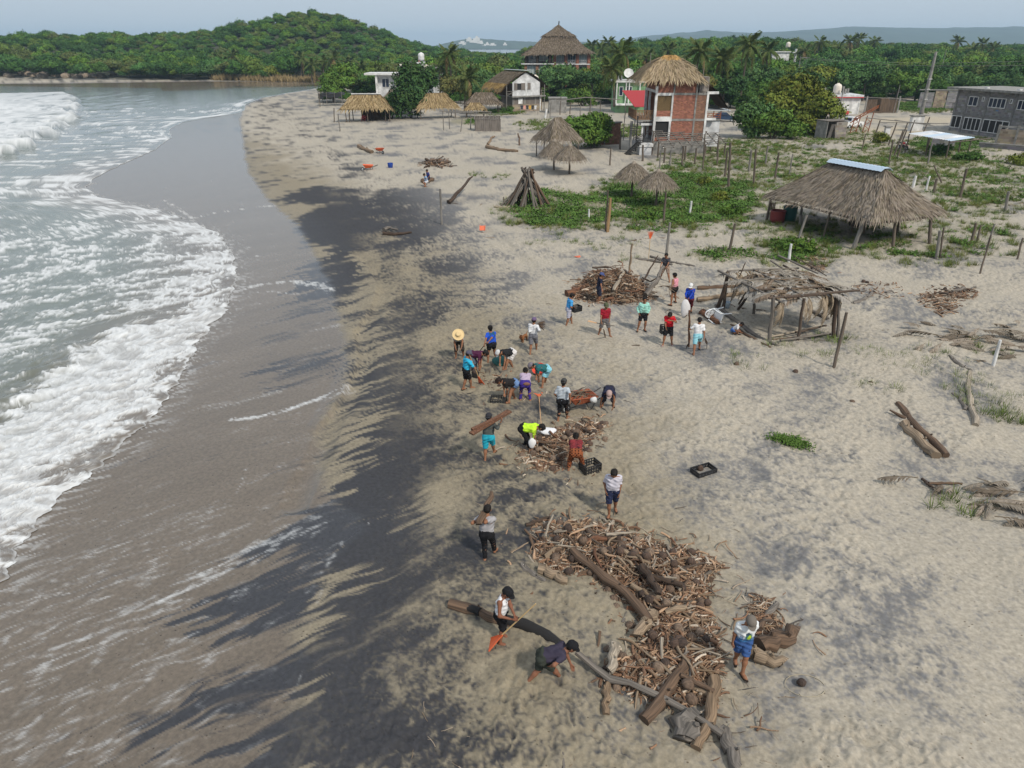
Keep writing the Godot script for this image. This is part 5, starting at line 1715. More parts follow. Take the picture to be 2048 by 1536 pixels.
func build_round_house() -> void:
	var o := thing("round_roof_hotel", "large brick house with tiered grey thatched pyramid roof above the trees", "house", V(0, 0.5, -205))
	var m := straw(0.20, 0.165, 0.13)
	var r := RandomNumberGenerator.new()
	r.seed = 51
	var A := V(2.4, 9.8, 2.0)
	var B := V(21.6, 10.35, 1.0)
	var C := V(20.5, 10.4, -18)
	var D := V(3.6, 10.4, -18)
	var t0 := V(8.6, 14.6, -4.6)
	var t1 := V(16.4, 14.6, -4.6)
	var t2 := V(16.2, 14.6, -12.0)
	var t3 := V(8.8, 14.6, -12.0)
	for f in [[t0, t1, A, B], [t1, t2, B, C], [t2, t3, C, D], [t3, t0, D, A]]:
		var g := Geo.new()
		thatch(g, f[0], f[1], f[2], f[3], 18, 90, 0.8, 0.07, 0.55, r, 0.3)
		part("thatch", g, m, o, "stuff")
	var ap := V(12.5, 17.2, -8.2)
	for f in [[V(8.0, 14.3, -3.8), V(17.0, 14.3, -3.8)], [V(17.0, 14.3, -3.8), V(17, 14.3, -12.6)], [V(17, 14.3, -12.6), V(8.0, 14.3, -12.6)], [V(8.0, 14.3, -12.6), V(8.0, 14.3, -3.8)]]:
		var g := Geo.new()
		thatch(g, ap, ap, f[0], f[1], 10, 50, 0.8, 0.07, 0.2, r, 0.2)
		part("cap_thatch", g, m, o, "stuff")
	part("finial", pole_mesh(ap - V(0, 0.3, 0), ap + V(0.1, 0.8, 0), 0.15), M.iron, o)
	# right wing: four brick pillars, two storeys of windows
	for x in [11.2, 14.2, 17.2, 20.2]: blk("pillar", o, M.brick, x - 0.4, x + 0.4, -0.5, 10.3, -0.8, 0.0)
	blk("wall", o, M.white_wall, 11.6, 20.0, -0.5, 10.0, -3.2, -3.0)
	blk("floor_slab", o, M.white, 11.62, 20.6, 7.5, 7.75, -3.0, 0.05)
	blk("dark_gallery", o, M.dark, 11.6, 20.4, 7.8, 10.2, -2.98, -2.9)
	for k in 3:
		var x := 12.7 + k * 3.0
		window(o, x, 9.0, -0.9, 2.0, 2.1, 3, "white", ["curtain", "glass", "curtain"][k])
		window(o, x, 5.9, -0.9, 1.9, 2.4, 2, "white", "glass")
		var g := Geo.new()
		g.bx(x, 8.6, -0.2, 2.2, 0.1, 0.08); g.bx(x, 7.85, -0.2, 2.2, 0.1, 0.08)
		for i in 4:
			g.bar(V(x - 1.0 + i * 0.52, 7.85, -0.2), V(x - 0.5 + i * 0.52, 8.6, -0.2), 0.06); g.bar(V(x - 0.5 + i * 0.52, 7.85, -0.18), V(x - 1.0 + i * 0.52, 8.6, -0.18), 0.06)
		part("railing", g, M.white if k else M.concrete, o)
	window(o, 12.6, 6.3, -0.85, 0.8, 0.9, 1, "white", "glass")
	blk("front_wall", o, M.white_wall, 11.6, 13.8, -0.5, 7.5, -1.2, -0.95)
	# left wing with the long dark balcony
	for x in [3.6, 6.6, 9.9]:
		blk("pillar", o, M.brick2, x - 0.35, x + 0.35, -0.5, 7.7, 0.4, 1.0)
		blk("balcony_post", o, M.plank_brown, x - 0.2, x + 0.2, 7.85, 10.2, 0.6, 1.0)
	blk("balcony_slab", o, M.white, 2.4, 11.0, 7.6, 7.85, -3.0, 1.4)
	blk("wall", o, M.dark, 3.4, 10.8, -0.5, 10.2, -3.2, -3.0)
	blk("white_panel", o, M.white_wall, 4.4, 6.2, 8.0, 10.0, -1.2, -1.0)
	window(o, 5.2, 9.2, -0.97, 0.9, 0.9, 1, "white"); window(o, 8.3, 9.1, -1.0, 2.2, 1.5, 2, "white", "curtain")
	window(o, 5.1, 5.7, 0.5, 2.2, 3.2, 3, "white", "curtain"); window(o, 8.3, 5.7, 0.5, 2.4, 3.2, 4, "white", "curtain")
	var rg := Geo.new()
	rg.bx(6.7, 8.9, 1.3, 8.4, 0.1, 0.1); rg.bx(6.7, 8.4, 1.3, 8.4, 0.06, 0.06)
	for i in 28: rg.bar(V(2.5 + i * 0.31, 7.85, 1.3), V(2.5 + i * 0.31, 8.9, 1.3), 0.09)
	part("railing", rg, M.iron, o)

func build_white_house() -> void:
	var o := thing("gabled_house", "white gabled house with long grey thatched roof and plank lower storey", "house", V(0.1, 0.5, -152.0), 0.5)
	blk("lower_wall", o, M.block_tan, 0, 6.4, -0.3, 1.4, -5.0, 0.0)
	blk("lower_planks", o, M.plank, 0.1, 6.3, 1.4, 2.75, -5.0, -0.05)
	for x in [0.0, 2.7, 5.2]: blk("post", o, M.concrete, x, x + 0.22, 1.4, 2.75, -0.2, 0.03)
	blk("corner_post", o, M.white, 6.3, 6.5, -0.3, 3.0, -0.2, 0.1)
	blk("slab", o, M.concrete, -0.3, 7.4, 2.76, 3.0, -5.2, 0.5)
	blk("side_wall", o, M.plank_brown, 0.05, 0.2, 3.0, 5.3, -7.5, -0.1)
	blk("side_wall", o, M.plank_brown, 6.1, 6.2, 3.0, 5.3, -7.5, -0.1)
	var g := Geo.new()
	for z in [0.0, -0.15]:
		g.quad(V(0, 3.0, z), V(0, 5.45, z), V(6.3, 5.45, z), V(6.3, 3.0, z))
		g.tri(V(0, 5.45, z), V(3.0, 7.3, z), V(6.3, 5.45, z))
	part("gable_wall", g, M.white_wall, o)
	blk("post", o, M.white, 3.0, 3.2, 3.0, 5.6, 0.01, 0.04)
	var w := Node3D.new()
	w.name = "window"; o.add_child(w, true)
	blk("shutter", w, M.plank, 0.35, 1.05, 4.05, 5.35, 0.02, 0.06); blk("opening", w, M.dark, 1.05, 1.95, 4.1, 5.3, 0.005, 0.02); blk("shutter", w, M.plank, 1.95, 2.85, 4.05, 5.35, 0.02, 0.06)
	blk("shutter", o, M.plank, 3.4, 4.1, 4.1, 5.35, 0.015, 0.05)
	blk("hatch", o, M.white, 1.3, 2.3, 1.5, 2.5, 0.0, 0.05)
	var r := RandomNumberGenerator.new()
	r.seed = 61
	var m := straw(0.24, 0.195, 0.145)
	for s in [0, 1]:
		var th := Geo.new()
		if s == 0: thatch(th, V(3.0, 7.5, 0.3), V(3.0, 7.5, -8.6), V(-2.4, 4.3, 0.3), V(-2.4, 4.3, -8.6), 14, 70, 0.8, 0.06, -0.35, r, 0.5)
		else: thatch(th, V(3.0, 7.5, 0.3), V(3.0, 7.5, -8.6), V(8.2, 4.5, 0.3), V(8.2, 4.5, -8.6), 14, 70, 0.8, 0.06, -0.3, r, 0.5)
		part("thatch", th, m, o, "stuff")
	var fr := Geo.new()
	thatch(fr, V(-1.5, 5.3, 0.35), V(-1.5, 5.3, -8.6), V(-2.5, 4.2, 0.35), V(-2.5, 4.2, -8.6), 4, 80, 0.8, 0.06, -0.05, r, 0.6)
	part("eave_thatch", fr, straw(0.45, 0.31, 0.13), o, "stuff")
	blk("ridge_sheet", o, M.tin, 2.5, 3.5, 7.62, 7.68, -8.7, 0.3)
	var rg := Geo.new()
	for x in [-1.5, 7.2]:
		for y in [3.9, 3.45]: rg.bar(V(x, y, 0.3), V(0 if x < 0 else 6.3, y, 0.3), 0.07)
		rg.bar(V(x, -0.3, 0.3), V(x, 5.0, 0.3), 0.13)
		rg.bar(V(x, 3.0, 0.3), V(0 if x < 0 else 6.3, 3.9, 0.3), 0.05)
	part("railing", rg, M.pole_grey, o)
	single("water_tank", tank_mesh(0.75, 1.9, M.tank), "cream water tank on a stand right of the white gabled house", "water tank", V(4.71, 6.38, -158) * V(1, 0, 1) + V(0, 5.2, 0))
	blk_thing("tank_stand", "block tank stand behind the white gabled house", "stand", V(5.01, 6.38, -158) * V(1, 0, 1) + V(0, 0.3, 0), V(2.4, 4.9, 2.0), M.block_tan)
	blk_thing("plaster_shed", "small grey block shed right of the white gabled house", "shed", V(9.0, 0.3, -149.5), V(3.4, 2.9, 3.0), M.concrete)
	# washing on a line
	o = thing("washing_line", "washing line with clothes before the white gabled house", "washing line", V(1.6, 0.5, -146.0))
	for x in [0.0, 3.4]: part("post", pole_mesh(V(x, -0.3, 0), V(x, 2.0, 0), 0.05, x), M.pole_grey, o)
	part("line", pole_mesh(V(0, 1.7, 0), V(3.4, 1.7, 0), 0.012, 0.0, 4), M.iron, o)
	var cols := [Color(0.02, 0.025, 0.05), Color(0.65, 0.30, 0.25), Color(0.03, 0.03, 0.04), Color(0.60, 0.35, 0.05), Color(0.03, 0.03, 0.03), Color(0.6, 0.6, 0.6)]
	for i in 6:
		var c := thing("garment", ["dark blue garment hanging leftmost on the washing line", "pink garment on the washing line", "black garment in the middle of the washing line", "mustard yellow garment on the washing line", "black garment right of the yellow one on the washing line", "white garment hanging rightmost on the washing line"][i], "garment", o.position + V(0.3 + i * 0.52, 0, 0.0))
		var gg := Geo.new()
		gg.bx(0, 1.35, 0.02, 0.36, 0.68, 0.03); gg.bx(-0.22, 1.58, 0.02, 0.12, 0.2, 0.03); gg.bx(0.22, 1.58, 0.02, 0.12, 0.2, 0.03)
		part("cloth", gg, mat(cols[i].r, cols[i].g, cols[i].b, 0.9), c)
	# the white building with the flat roof and tanks
	o = thing("flat_roof_house", "white flat-roofed building behind the big round beach tree", "house", V(-36.0, 0.5, -196))
	blk("roof_slab", o, M.white, -1.5, 18.2, 5.3, 5.75, -9, 0)
	blk("wall", o, M.white_wall, 1.0, 17.5, -0.5, 5.3, -8.5, -1.5)
	for x in [1.2, 6, 11, 15.8]: blk("post", o, M.white, x, x + 0.5, -0.5, 5.3, -0.8, -0.3)
	for k in 4: window(o, 3.6 + k * 3.6, 3.4, -1.48, 1.8, 2.0, 2, "white", "glass")
	blk("tower", o, M.white_wall, 9.0, 13.4, 5.76, 8.3, -7, -3)
	blk("tower_roof", o, M.tile, 10.2, 12.4, 8.31, 8.5, -6, -3.5)
	g = Geo.new()
	var arch := []
	for i in 13:
		var a := PI * i / 12.0
		arch.append(V(16.2 - cos(a) * 2.2, 5.76 + sin(a) * 2.0, -3.0))
	for i in 12:
		g.tri(V(16.2, 5.76, -3.0), arch[i], arch[i + 1])
		g.quad(arch[i], arch[i] - V(0, 0, 4), arch[i + 1] - V(0, 0, 4), arch[i + 1])
	part("vault", g, M.concrete, o)
	var tanks := [[8.0, -3.0, 1.0, 2.2, "leftmost white water tank on the flat roof"], [9.7, -2.2, 0.9, 2.3, "white water tank beside the roof tower"], [13.9, -5.5, 0.8, 1.8, "white water tank behind the grey roof vault"]]
	for q in tanks: single("water_tank", tank_mesh(q[2], q[3], M.tank), q[4], "water tank", o.position + V(q[0], 5.76, q[1]))
	single("water_tank", tank_mesh(0.8, 1.9, M.white), "tall white water tank topmost on the roof tower", "water tank", o.position + V(12.7, 8.5, -4.5))
	for x in [15.0, 17.1]: single("water_tank", tank_mesh(0.55, 1.0, M.black_plastic), "black water tank left before the grey roof vault" if x < 16 else "black water tank right before the grey roof vault", "water tank", o.position + V(x, 5.76, -2.0))

func blk_thing(called: String, label: String, category: String, at: Vector3, s: Vector3, m: Material, turn := 0.0) -> Node3D:
	var o := thing(called, label, category, at, turn)
	blk("wall", o, m, -s.x / 2, s.x / 2, -0.3, s.y, -s.z, 0)
	blk("roof", o, M.concrete, -s.x / 2 - 0.15, s.x / 2 + 0.15, s.y + 0.003, s.y + 0.16, -s.z - 0.1, 0.15)
	return o

func build_right_side() -> void:
	# the grey block building
	var o := thing("block_building", "two-storey grey block building with white window frames at the right edge", "building", V(68.3, 0.0, -117.3), -1.3187)
	blk("wall", o, M.block_dark, 0, 24, -0.5, 6.5, -9, 0)
	blk("roof_slab", o, M.concrete, -1.4, 25, 6.55, 6.85, -9.6, 0.9)
	blk("beam", o, M.grey_beam, 0.02, 24, 3.0, 3.35, 0.0, 0.05)
	blk("beam", o, M.grey_beam, 0.02, 24, 5.85, 6.05, 0.0, 0.05)
	for x in [2.1, 5.7, 10.4, 15.0]: blk("column", o, M.grey_beam, x - 0.17, x + 0.17, -0.4, 6.5, 0.003, 0.07)
	blk("corner", o, M.grey_beam, -0.02, 0.3, -0.4, 6.5, 0.003, 0.065)
	window(o, 3.25, 5.05, 0.03, 1.6, 1.25, 2); window(o, 7.45, 5.08, 0.03, 2.8, 1.25, 4); window(o, 12.2, 5.08, 0.03, 2.6, 1.2, 4)
	window(o, 1.0, 1.98, 0.03, 1.8, 1.65, 2, "white", "dark"); window(o, 4.0, 1.9, 0.03, 3.0, 1.7, 4, "white", "dark"); window(o, 8.2, 1.9, 0.03, 4.4, 1.7, 4, "white", "dark")
	for x in [4.95, 9.7]: window(o, x, 5.45, 0.03, 0.3, 0.55, 1, "white", "dark")
	blk("stain", o, mat(0.06, 0.16, 0.32), 7.5, 8.0, 4.0, 4.12, 0.0, 0.012)
	for x in [4.0, 9.5]: blk("roof_stub", o, M.white, x, x + 0.5, 6.86, 7.05, -1.0, -0.6)
	var bal := Geo.new()
	for i in 8: bal.bar(V(-0.9, 3.2, -0.4 - i * 0.2), V(-0.9, 4.5, -0.4 - i * 0.2), 0.04)
	bal.bx(-0.9, 4.5, -1.1, 0.05, 0.05, 1.6); bal.bx(-0.45, 3.2, -1.1, 0.95, 0.08, 1.6)
	part("balcony", bal, M.iron, o)
	# unfinished walls in front
	o = thing("unfinished_walls", "roofless tan block walls with bare concrete columns before the grey building", "walls", V(63.5, 0.4, -97.5), -0.75)
	blk("block_wall", o, M.block_tan, 0, 4.6, -0.4, 2.4, -0.15, 0); blk("block_wall", o, M.block, 5.6, 9.0, -0.4, 1.8, -0.15, 0); blk("block_wall", o, M.block_tan, 9.6, 16, -0.4, 2.6, -0.15, 0)
	blk("block_wall", o, M.block, 0.0, 0.15, -0.4, 2.2, -4, -0.16); blk("low_wall", o, M.block_dark, -1.5, 4.6, -0.4, 0.7, 2.0, 2.2); blk("cap", o, M.concrete, -1.6, 4.7, 0.71, 0.85, 1.9, 2.3)
	for x in [-0.3, 1.8, 4.8, 5.4, 9.2, 12.5]: blk("column", o, M.concrete, x, x + 0.25, -0.4, 2.9, -0.2, 0.06)
	blk("tie_beam", o, M.concrete, 4.8, 16, 2.91, 3.15, -0.2, 0.06); blk("tie_beam", o, M.concrete, -0.3, 4.7, 2.6, 2.8, -0.18, 0.03)
	o = thing("block_hut", "grey roofless block hut under the tin-roofed shed", "hut", V(55.15, 0.5, -95) + V(0, 0, 0), -0.5)
	blk("block_wall", o, M.block_dark, -1.4, 1.2, -0.3, 1.3, -2, 0)
	# tin-roofed shed
	o = thing("tin_shed", "open shed with rusty corrugated tin roof on crooked posts", "shed", V(51.0, 0.5, -90.0), 0)
	var c00 := V(-2.6, 2.35, -1.6)
	var c10 := V(-0.5, 2.1, 4.2)
	var c11 := V(3.2, 2.3, 2.6)
	var c01 := V(1.6, 2.45, -4.0)
	for k in 6:
		var g := Geo.new()
		for i in 6:
			var f := func(q: int, e: float, up: float) -> Vector3: return c00.lerp(c10, (k * 6 + q) / 36.0).lerp(c01.lerp(c11, (k * 6 + q) / 36.0), e) + V(0, (0.05 if (q % 2) else 0.0) + 0.012 * k + up, 0)
			g.quad(f.call(i, 0.0, 0.0), f.call(i, 1.0, 0.0), f.call(i + 1, 1.0, 0.0), f.call(i + 1, 0.0, 0.0))
		part("roof_sheet", g, [M.tin, M.white_wall, M.tin_blue][k % 3], o)
	for q in [[c00, 0.0], [c10, 0.15], [c11, -0.1], [c01, 0.1], [c00.lerp(c10, 0.5), 0.1], [c10.lerp(c11, 0.5), 0.2]]:
		var tp: Vector3 = q[0] * V(0.93, 1, 0.93)
		part("post", pole_mesh(V(tp.x + q[1], -0.4, tp.z), tp, 0.09, tp.x), M.pole, o)
	part("beam", pole_mesh(c10 + V(0, -0.08, 0), c11 + V(2.2, -0.08, -0.5), 0.06, 1.0), M.pole, o)
	# block outhouse
	o = thing("outhouse", "small square block outhouse with boards leaning in its open front", "outhouse", V(46.09, 0.5, -106.83), 0.35)
	blk("block_wall", o, M.block, 0.0, 2.0, -0.1, 2.3, -2.2, 0.0); blk("side_wall", o, M.concrete, -1.5, 0.0, -0.1, 2.4, -2.2, -2.1); blk("side_wall", o, M.concrete, -1.6, -1.5, -0.1, 2.4, -2.2, 0.0)
	blk("roof_board", o, M.plank, -1.7, 2.0, 2.42, 2.5, -2.3, 0.1); blk("floor_slab", o, M.concrete, -1.6, 2.0, -0.2, 0.02, -2.3, 0.25)
	for q in [[-0.9, 0.35], [-0.1, -0.1]]:
		var g := Geo.new()
		g.bar(V(q[0] - q[1], 0, 0.25), V(q[0] + q[1], 2.0, -0.05), 0.42, 0.05)
		part("plank", g, M.plank, o)
	# shop
	o = thing("shop", "white single-storey shop with red stripes and column stubs on its roof", "shop", V(55.0, 0.5, -147.8), -0.03)
	blk("wall", o, M.white, 0, 12.4, -0.3, 3.0, -7, 0); blk("cornice", o, M.red_paint, -0.2, 12.7, 3.0, 3.16, -7.2, 0.5); blk("roof_slab", o, M.white_wall, -0.2, 12.7, 3.165, 3.5, -7.2, 0.48)
	for q in [[6.0, 7.0], [9.5, 10.6], [2.5, 3.4]]: blk("red_base", o, M.red_paint, q[0], q[1], -0.2, 0.6, 0.0, 0.03)
	for x in [5.9, 7.3, 9.3, 12.2]: blk("pilaster", o, M.white, x - 0.07, x + 0.07, -0.2, 2.95, 0.0, 0.06)
	for i in 9: blk("column_stub", o, M.concrete, 0.6 + i * 1.35, 0.9 + i * 1.35, 3.51, 4.6 + 0.4 * sin(i * 2.3), -0.5 - (i % 3) * 2.2, -0.2 - (i % 3) * 2.2)
	var tm := TextMesh.new()
	tm.text = "DEPOSITO"; tm.font_size = 32; tm.pixel_size = 0.0105; tm.depth = 0.02
	var sf := SystemFont.new()
	sf.font_names = PackedStringArray(["Droid Sans"])
	sf.font_weight = 700
	tm.font = sf
	tm.material = M.black_plastic
	put("lettering", tm, o).position = V(6.75, 2.35, 0.04)
	var bt := Geo.new()
	bt.box(Transform3D(Basis(Vector3.BACK, -0.6), V(6.7, 1.25, 0.02)), V(0.32, 0.62, 0.03)); bt.box(Transform3D(Basis(Vector3.BACK, -0.6), V(6.95, 1.62, 0.02)), V(0.13, 0.3, 0.03))
	part("bottle_sign", bt, mat(0.10, 0.38, 0.05), o)
	single("water_tank", tank_mesh(0.75, 1.9, M.tank), "cream water tank among the column stubs on the shop's roof", "water tank", o.position + V(8.3, 3.5, -1.5))
	o = thing("board_kiosk", "dark roofless kiosk of boards right of the white shop", "kiosk", V(70.5, 0.5, -150.5), -0.1)
	for i in 10: blk("plank", o, M.plank_brown, -0.5 + i * 0.6, 0.06 + i * 0.6, -0.2, 2.5, -0.1, 0)
	for i in 5: part("roof_pole", pole_mesh(V(-3.5 + i * 0.3, 3.0 - i * 0.1, -i * 0.8), V(7.0, 2.6 - i * 0.05, -i * 0.8), 0.06, i), M.pole_grey, o)
	for x in [-0.6, 5.6]: blk("corner_post", o, M.concrete, x, x + 0.25, -0.2, 3.1, -0.15, 0.1)
	o = thing("ruined_wall", "broken dark wall below the trees left of the grey building", "wall", V(90.26, 2.26, -160) * V(1, 0, 1) + V(0, 0.5, 0), -0.2)
	blk("panel", o, M.block_dark, -4.5, -1.8, -0.3, 3.2, -0.2, 0); blk("panel", o, M.block_tan, -1.6, 0.6, -0.3, 3.6, -0.25, 0); blk("panel", o, M.block_dark, 0.8, 4.5, -0.3, 3.5, -0.2, 0); blk("coping", o, M.concrete, -4.8, 4.8, 3.62, 3.8, -0.4, 0.1)
	# a house among the far trees
	o = thing("hill_house", "white house frame half hidden among the trees on the skyline", "house", V(99.61, 9.88, -290), 0.0)
	blk("wall", o, M.white, -3, 3.2, -6, 0.4, -4, 0); blk("roof_slab", o, M.white, -3.4, 3.6, 0.41, 0.7, -4.4, 0.4); blk("column", o, M.white, 5.4, 5.9, -6, 1.6, -1, 0); blk("beam", o, M.white, 4.5, 8.6, 0.2, 0.5, -1, 0.1)
	single("water_tank", tank_mesh(0.8, 1.8, M.tank), "cream water tank above the white house on the skyline", "water tank", V(101.87, 11.88, -290))
	# poles and wires
	utility_pole(V(66.66, 0.5, -123.38), 11.2, Vector2(0.12, 0), "tall tapered concrete pole rising beside the road at the right", 0.37, false)
	utility_pole(V(72.47, 1.95, -196) * V(1, 0, 1) + V(0, 0.5, 0), 9.6, Vector2(-0.1, 0), "concrete utility pole with crossarm and transformer behind the thicket", 0.17, true)
	utility_pole(V(60.4, 0.53, -140) * V(1, 0, 1) + V(0, 0.5, 0), 5.0, Vector2(0.05, 0), "short concrete post in front of the white shop", 0.14, false)
	utility_pole(V(75.51, 1.06, -150) * V(1, 0, 1) + V(0, 0.5, 0), 5.2, Vector2(0.15, 0), "thin leaning pole at the grass right of the board kiosk", 0.07, false)
	utility_pole(V(127.21, 4.65, -230) * V(1, 0, 1) + V(0, 0.5, 0), 11.0, Vector2(0.1, 0), "distant lamp post above the trees right of the tall tapered pole", 0.12, false)
	for k in 2:
		var g := Geo.new()
		var a: Vector3 = [V(72.49, 9.85, -196), V(72.53, 9.62, -196)][k]
		var b: Vector3 = [V(105.31, 10.15, -150), V(105.57, 9.36, -150)][k]
		var pts := []
		var rr := []
		for i in 13:
			var t := i / 12.0
			pts.append(a.lerp(b, t) - V(0, 4.0 * t * (1 - t) * 0.9, 0)); rr.append(0.025)
		g.tube(pts, rr, 4)
		single("power_line", g.mesh(M.concrete), "upper power line running right from the utility pole" if k == 0 else "lower power line running right from the utility pole", "power line")
	# the rusty truss
	o = thing("steel_truss", "rusty orange steel truss frame leaning beside the road", "steel frame", V(53.38, 0.5, -114.54), 0.2)
	for q in [[-1.9, 2.0], [0.2, 2.5]]:
		var g := Geo.new()
		for s in [0.0, 0.95]: g.bar(V(q[0] + s, -0.1, 0), V(q[0] + s + 0.35, q[1] + s * 0.5, 0), 0.1)
		for i in 4: g.bar(V(q[0] + 0.04 + (i % 2) * 0.95, i * 0.55, 0), V(q[0] + 0.1 + ((i + 1) % 2) * 0.95, i * 0.55 + 0.55, 0), 0.06)
		part("truss_leg", g, M.rust, o)
	var tg := Geo.new()
	tg.bar(V(-2.2, 1.5, 0), V(2.6, 3.9, 0), 0.1); tg.bar(V(-1.6, 2.2, 0), V(2.5, 4.1, 0), 0.1)
	for i in 6: tg.bar(V(-1.9 + i * 0.75, 1.7 + i * 0.38, 0), V(-1.3 + i * 0.75, 2.3 + i * 0.36, 0), 0.06)
	part("truss_arm", tg, M.rust, o)
	blk("box", o, M.plank_brown, 2.2, 3.5, 3.1, 4.9, -0.6, 0.2)
	# the leafless pole frame by the motorbike
	o = thing("pole_pergola", "bare frame of crooked poles left of the tin-roofed shed", "pergola", V(50.69, 0.5, -101.12))
	for q in [[V(49.68, 0.5, -102.77), 2.9], [V(50.08, 0.5, -99), 3.0], [V(54.1, 0.5, -103.9), 2.6], [V(57.54, 0.5, -108.66), 2.4], [V(62.08, 0.5, -113.18), 2.4], [V(45.54, 0.5, -88.26), 3.1], [V(45.29, 0.5, -87.02), 3.2]]:
		var f: Vector3 = q[0] - o.position
		part("post", pole_mesh(f - V(0, 0.4, 0), f + V(0.5, q[1], 0), 0.09, f.x), M.pole, o)
	part("rail", pole_mesh(V(-3.5, 3.4, 0.5), V(5.2, 2.6, 0.6), 0.06, 1.0), M.pole_grey, o)
	part("rail", pole_mesh(V(-1.6, 2.8, 0.5), V(6.2, 2.9, 3.0), 0.05, 2.0), M.pole_grey, o)
	part("rail", pole_mesh(V(0.6, 3.1, 0), V(5.6, 2.4, 1.0), 0.05, 3.0), M.pole_grey, o)
	blk_thing("concrete_block", "pale concrete block beside the bare pole frame", "block", V(56.78, 0.5, -113.18), V(0.7, 1.0, 0.6), M.white_wall)
	blk_thing("concrete_block", "large white concrete block behind the tin-roofed shed's left corner", "block", V(63.23, 0.5, -117.35), V(2.6, 2.2, 0.5), M.white_wall, 0.4)
	pickup(V(54.74, 0.5, -121.82), 2.2)
	car(V(37.23, 0.5, -132.71))
	motorbike(V(49.89, 0.5, -95), 0.35)

func utility_pole(at: Vector3, h: float, lean: Vector2, label: String, r: float, arms: bool) -> void:
	var o := thing("utility_pole", label, "pole", at)
	var g := Geo.new()
	g.tube([V(0, -0.5, 0), V(lean.x, h, lean.y)], [r, r * 0.5], 8)
	part("shaft", g, M.concrete, o)
	if arms:
		var a := Geo.new()
		a.bar(V(-0.2, h - 0.2, 0.1), V(2.2, h - 0.25, 0.1), 0.12); a.bar(V(0, h - 2.2, 0.1), V(1.8, h - 2.3, 0.1), 0.1); a.bar(V(1.6, h - 0.3, 0.1), V(1.5, h - 2.2, 0.1), 0.07); a.bar(V(0.1, h - 1.9, 0.1), V(1.4, h - 0.4, 0.1), 0.06)
		part("crossarm", a, M.grey_beam, o)
		var t := Geo.new()
		t.lathe([Vector2(0, -0.6), Vector2(0.38, -0.6), Vector2(0.4, 0.5), Vector2(0.2, 0.65), Vector2(0, 0.65)], 10, Transform3D(Basis(), V(-0.65, h - 4.2, 0)))
		part("transformer", t, M.tin, o)
	elif h > 10 and r > 0.25:
		for k in 3: blk("bracket", o, M.white, lean.x * 0.5 - 0.18, lean.x * 0.5 + 0.32, 4.2 + k * 1.5, 4.3 + k * 1.5, -0.3, 0.3)

func wheel(o: Node, at: Vector3, r: float, w: float, turn := 0.0) -> void:
	var n := Node3D.new()
	n.name = "wheel"
	o.add_child(n, true)
	n.position = at
	n.rotation.y = turn
	var g := Geo.new()
	var pr := [Vector2(r * 0.62, -w), Vector2(r * 0.93, -w), Vector2(r, -w * 0.6), Vector2(r, w * 0.6), Vector2(r * 0.93, w), Vector2(r * 0.62, w)]
	g.lathe(pr, 16, Transform3D(Basis(Vector3.BACK, PI / 2), Vector3.ZERO))
	part("tyre", g, mat(0.02, 0.02, 0.02, 0.9), n)
	g = Geo.new()
	g.lathe([Vector2(0, -w * 0.5), Vector2(r * 0.63, -w * 0.8), Vector2(r * 0.63, w * 0.8), Vector2(0, w * 0.5)], 12, Transform3D(Basis(Vector3.BACK, PI / 2), Vector3.ZERO))
	part("rim", g, M.tin, n)

# a vehicle body from a side outline (z, y), widened between the two sides
func loft(o: Node, called: String, outline: Array, half: float, m: Material, inset := 0.0) -> void:
	var g := Geo.new()
	var n := outline.size()
	var mid := Vector2.ZERO
	for p in outline: mid += p / n
	for i in n:
		var a: Vector2 = outline[i]
		var b: Vector2 = outline[(i + 1) % n]
		var ia := half - (inset if a.y > mid.y else 0.0)
		var ib := half - (inset if b.y > mid.y else 0.0)
		g.quad(V(-ia, a.y, a.x), V(ia, a.y, a.x), V(ib, b.y, b.x), V(-ib, b.y, b.x))
		for s in [-1.0, 1.0]: g.tri(V(s * half, mid.y, mid.x), V(s * ia, a.y, a.x), V(s * ib, b.y, b.x))
	part(called, g, m, o)

func pickup(at: Vector3, turn: float) -> void:
	var o := thing("pickup_truck", "white pickup truck parked behind the block outhouse", "pickup", at, turn)
	var paint := mat(0.72, 0.73, 0.74, 0.3)
	loft(o, "body", [Vector2(2.5, 0.45), Vector2(2.55, 0.85), Vector2(1.3, 1.05), Vector2(-2.5, 1.05), Vector2(-2.5, 0.45)], 0.88, paint)
	loft(o, "cab", [Vector2(1.25, 1.06), Vector2(0.7, 1.72), Vector2(-0.75, 1.75), Vector2(-0.95, 1.06)], 0.82, paint, 0.12)
	loft(o, "windscreen", [Vector2(1.22, 1.12), Vector2(0.74, 1.68), Vector2(0.73, 1.62), Vector2(1.1, 1.1)], 0.74, M.glass, 0.08)
	for s in [-1, 1]:
		blk("side_window", o, M.glass, s * 0.80, s * 0.83, 1.2, 1.6, -0.7, 0.6)
		for z in [-1.6, 1.6]: wheel(o, V(s * 0.8, 0.36, z), 0.36, 0.12)
		blk("headlight", o, M.tin, s * 0.72, s * 0.5, 0.7, 0.85, 2.5, 2.56)
	blk("rear_window", o, M.glass, -0.6, 0.6, 1.2, 1.6, -0.97, -0.86)

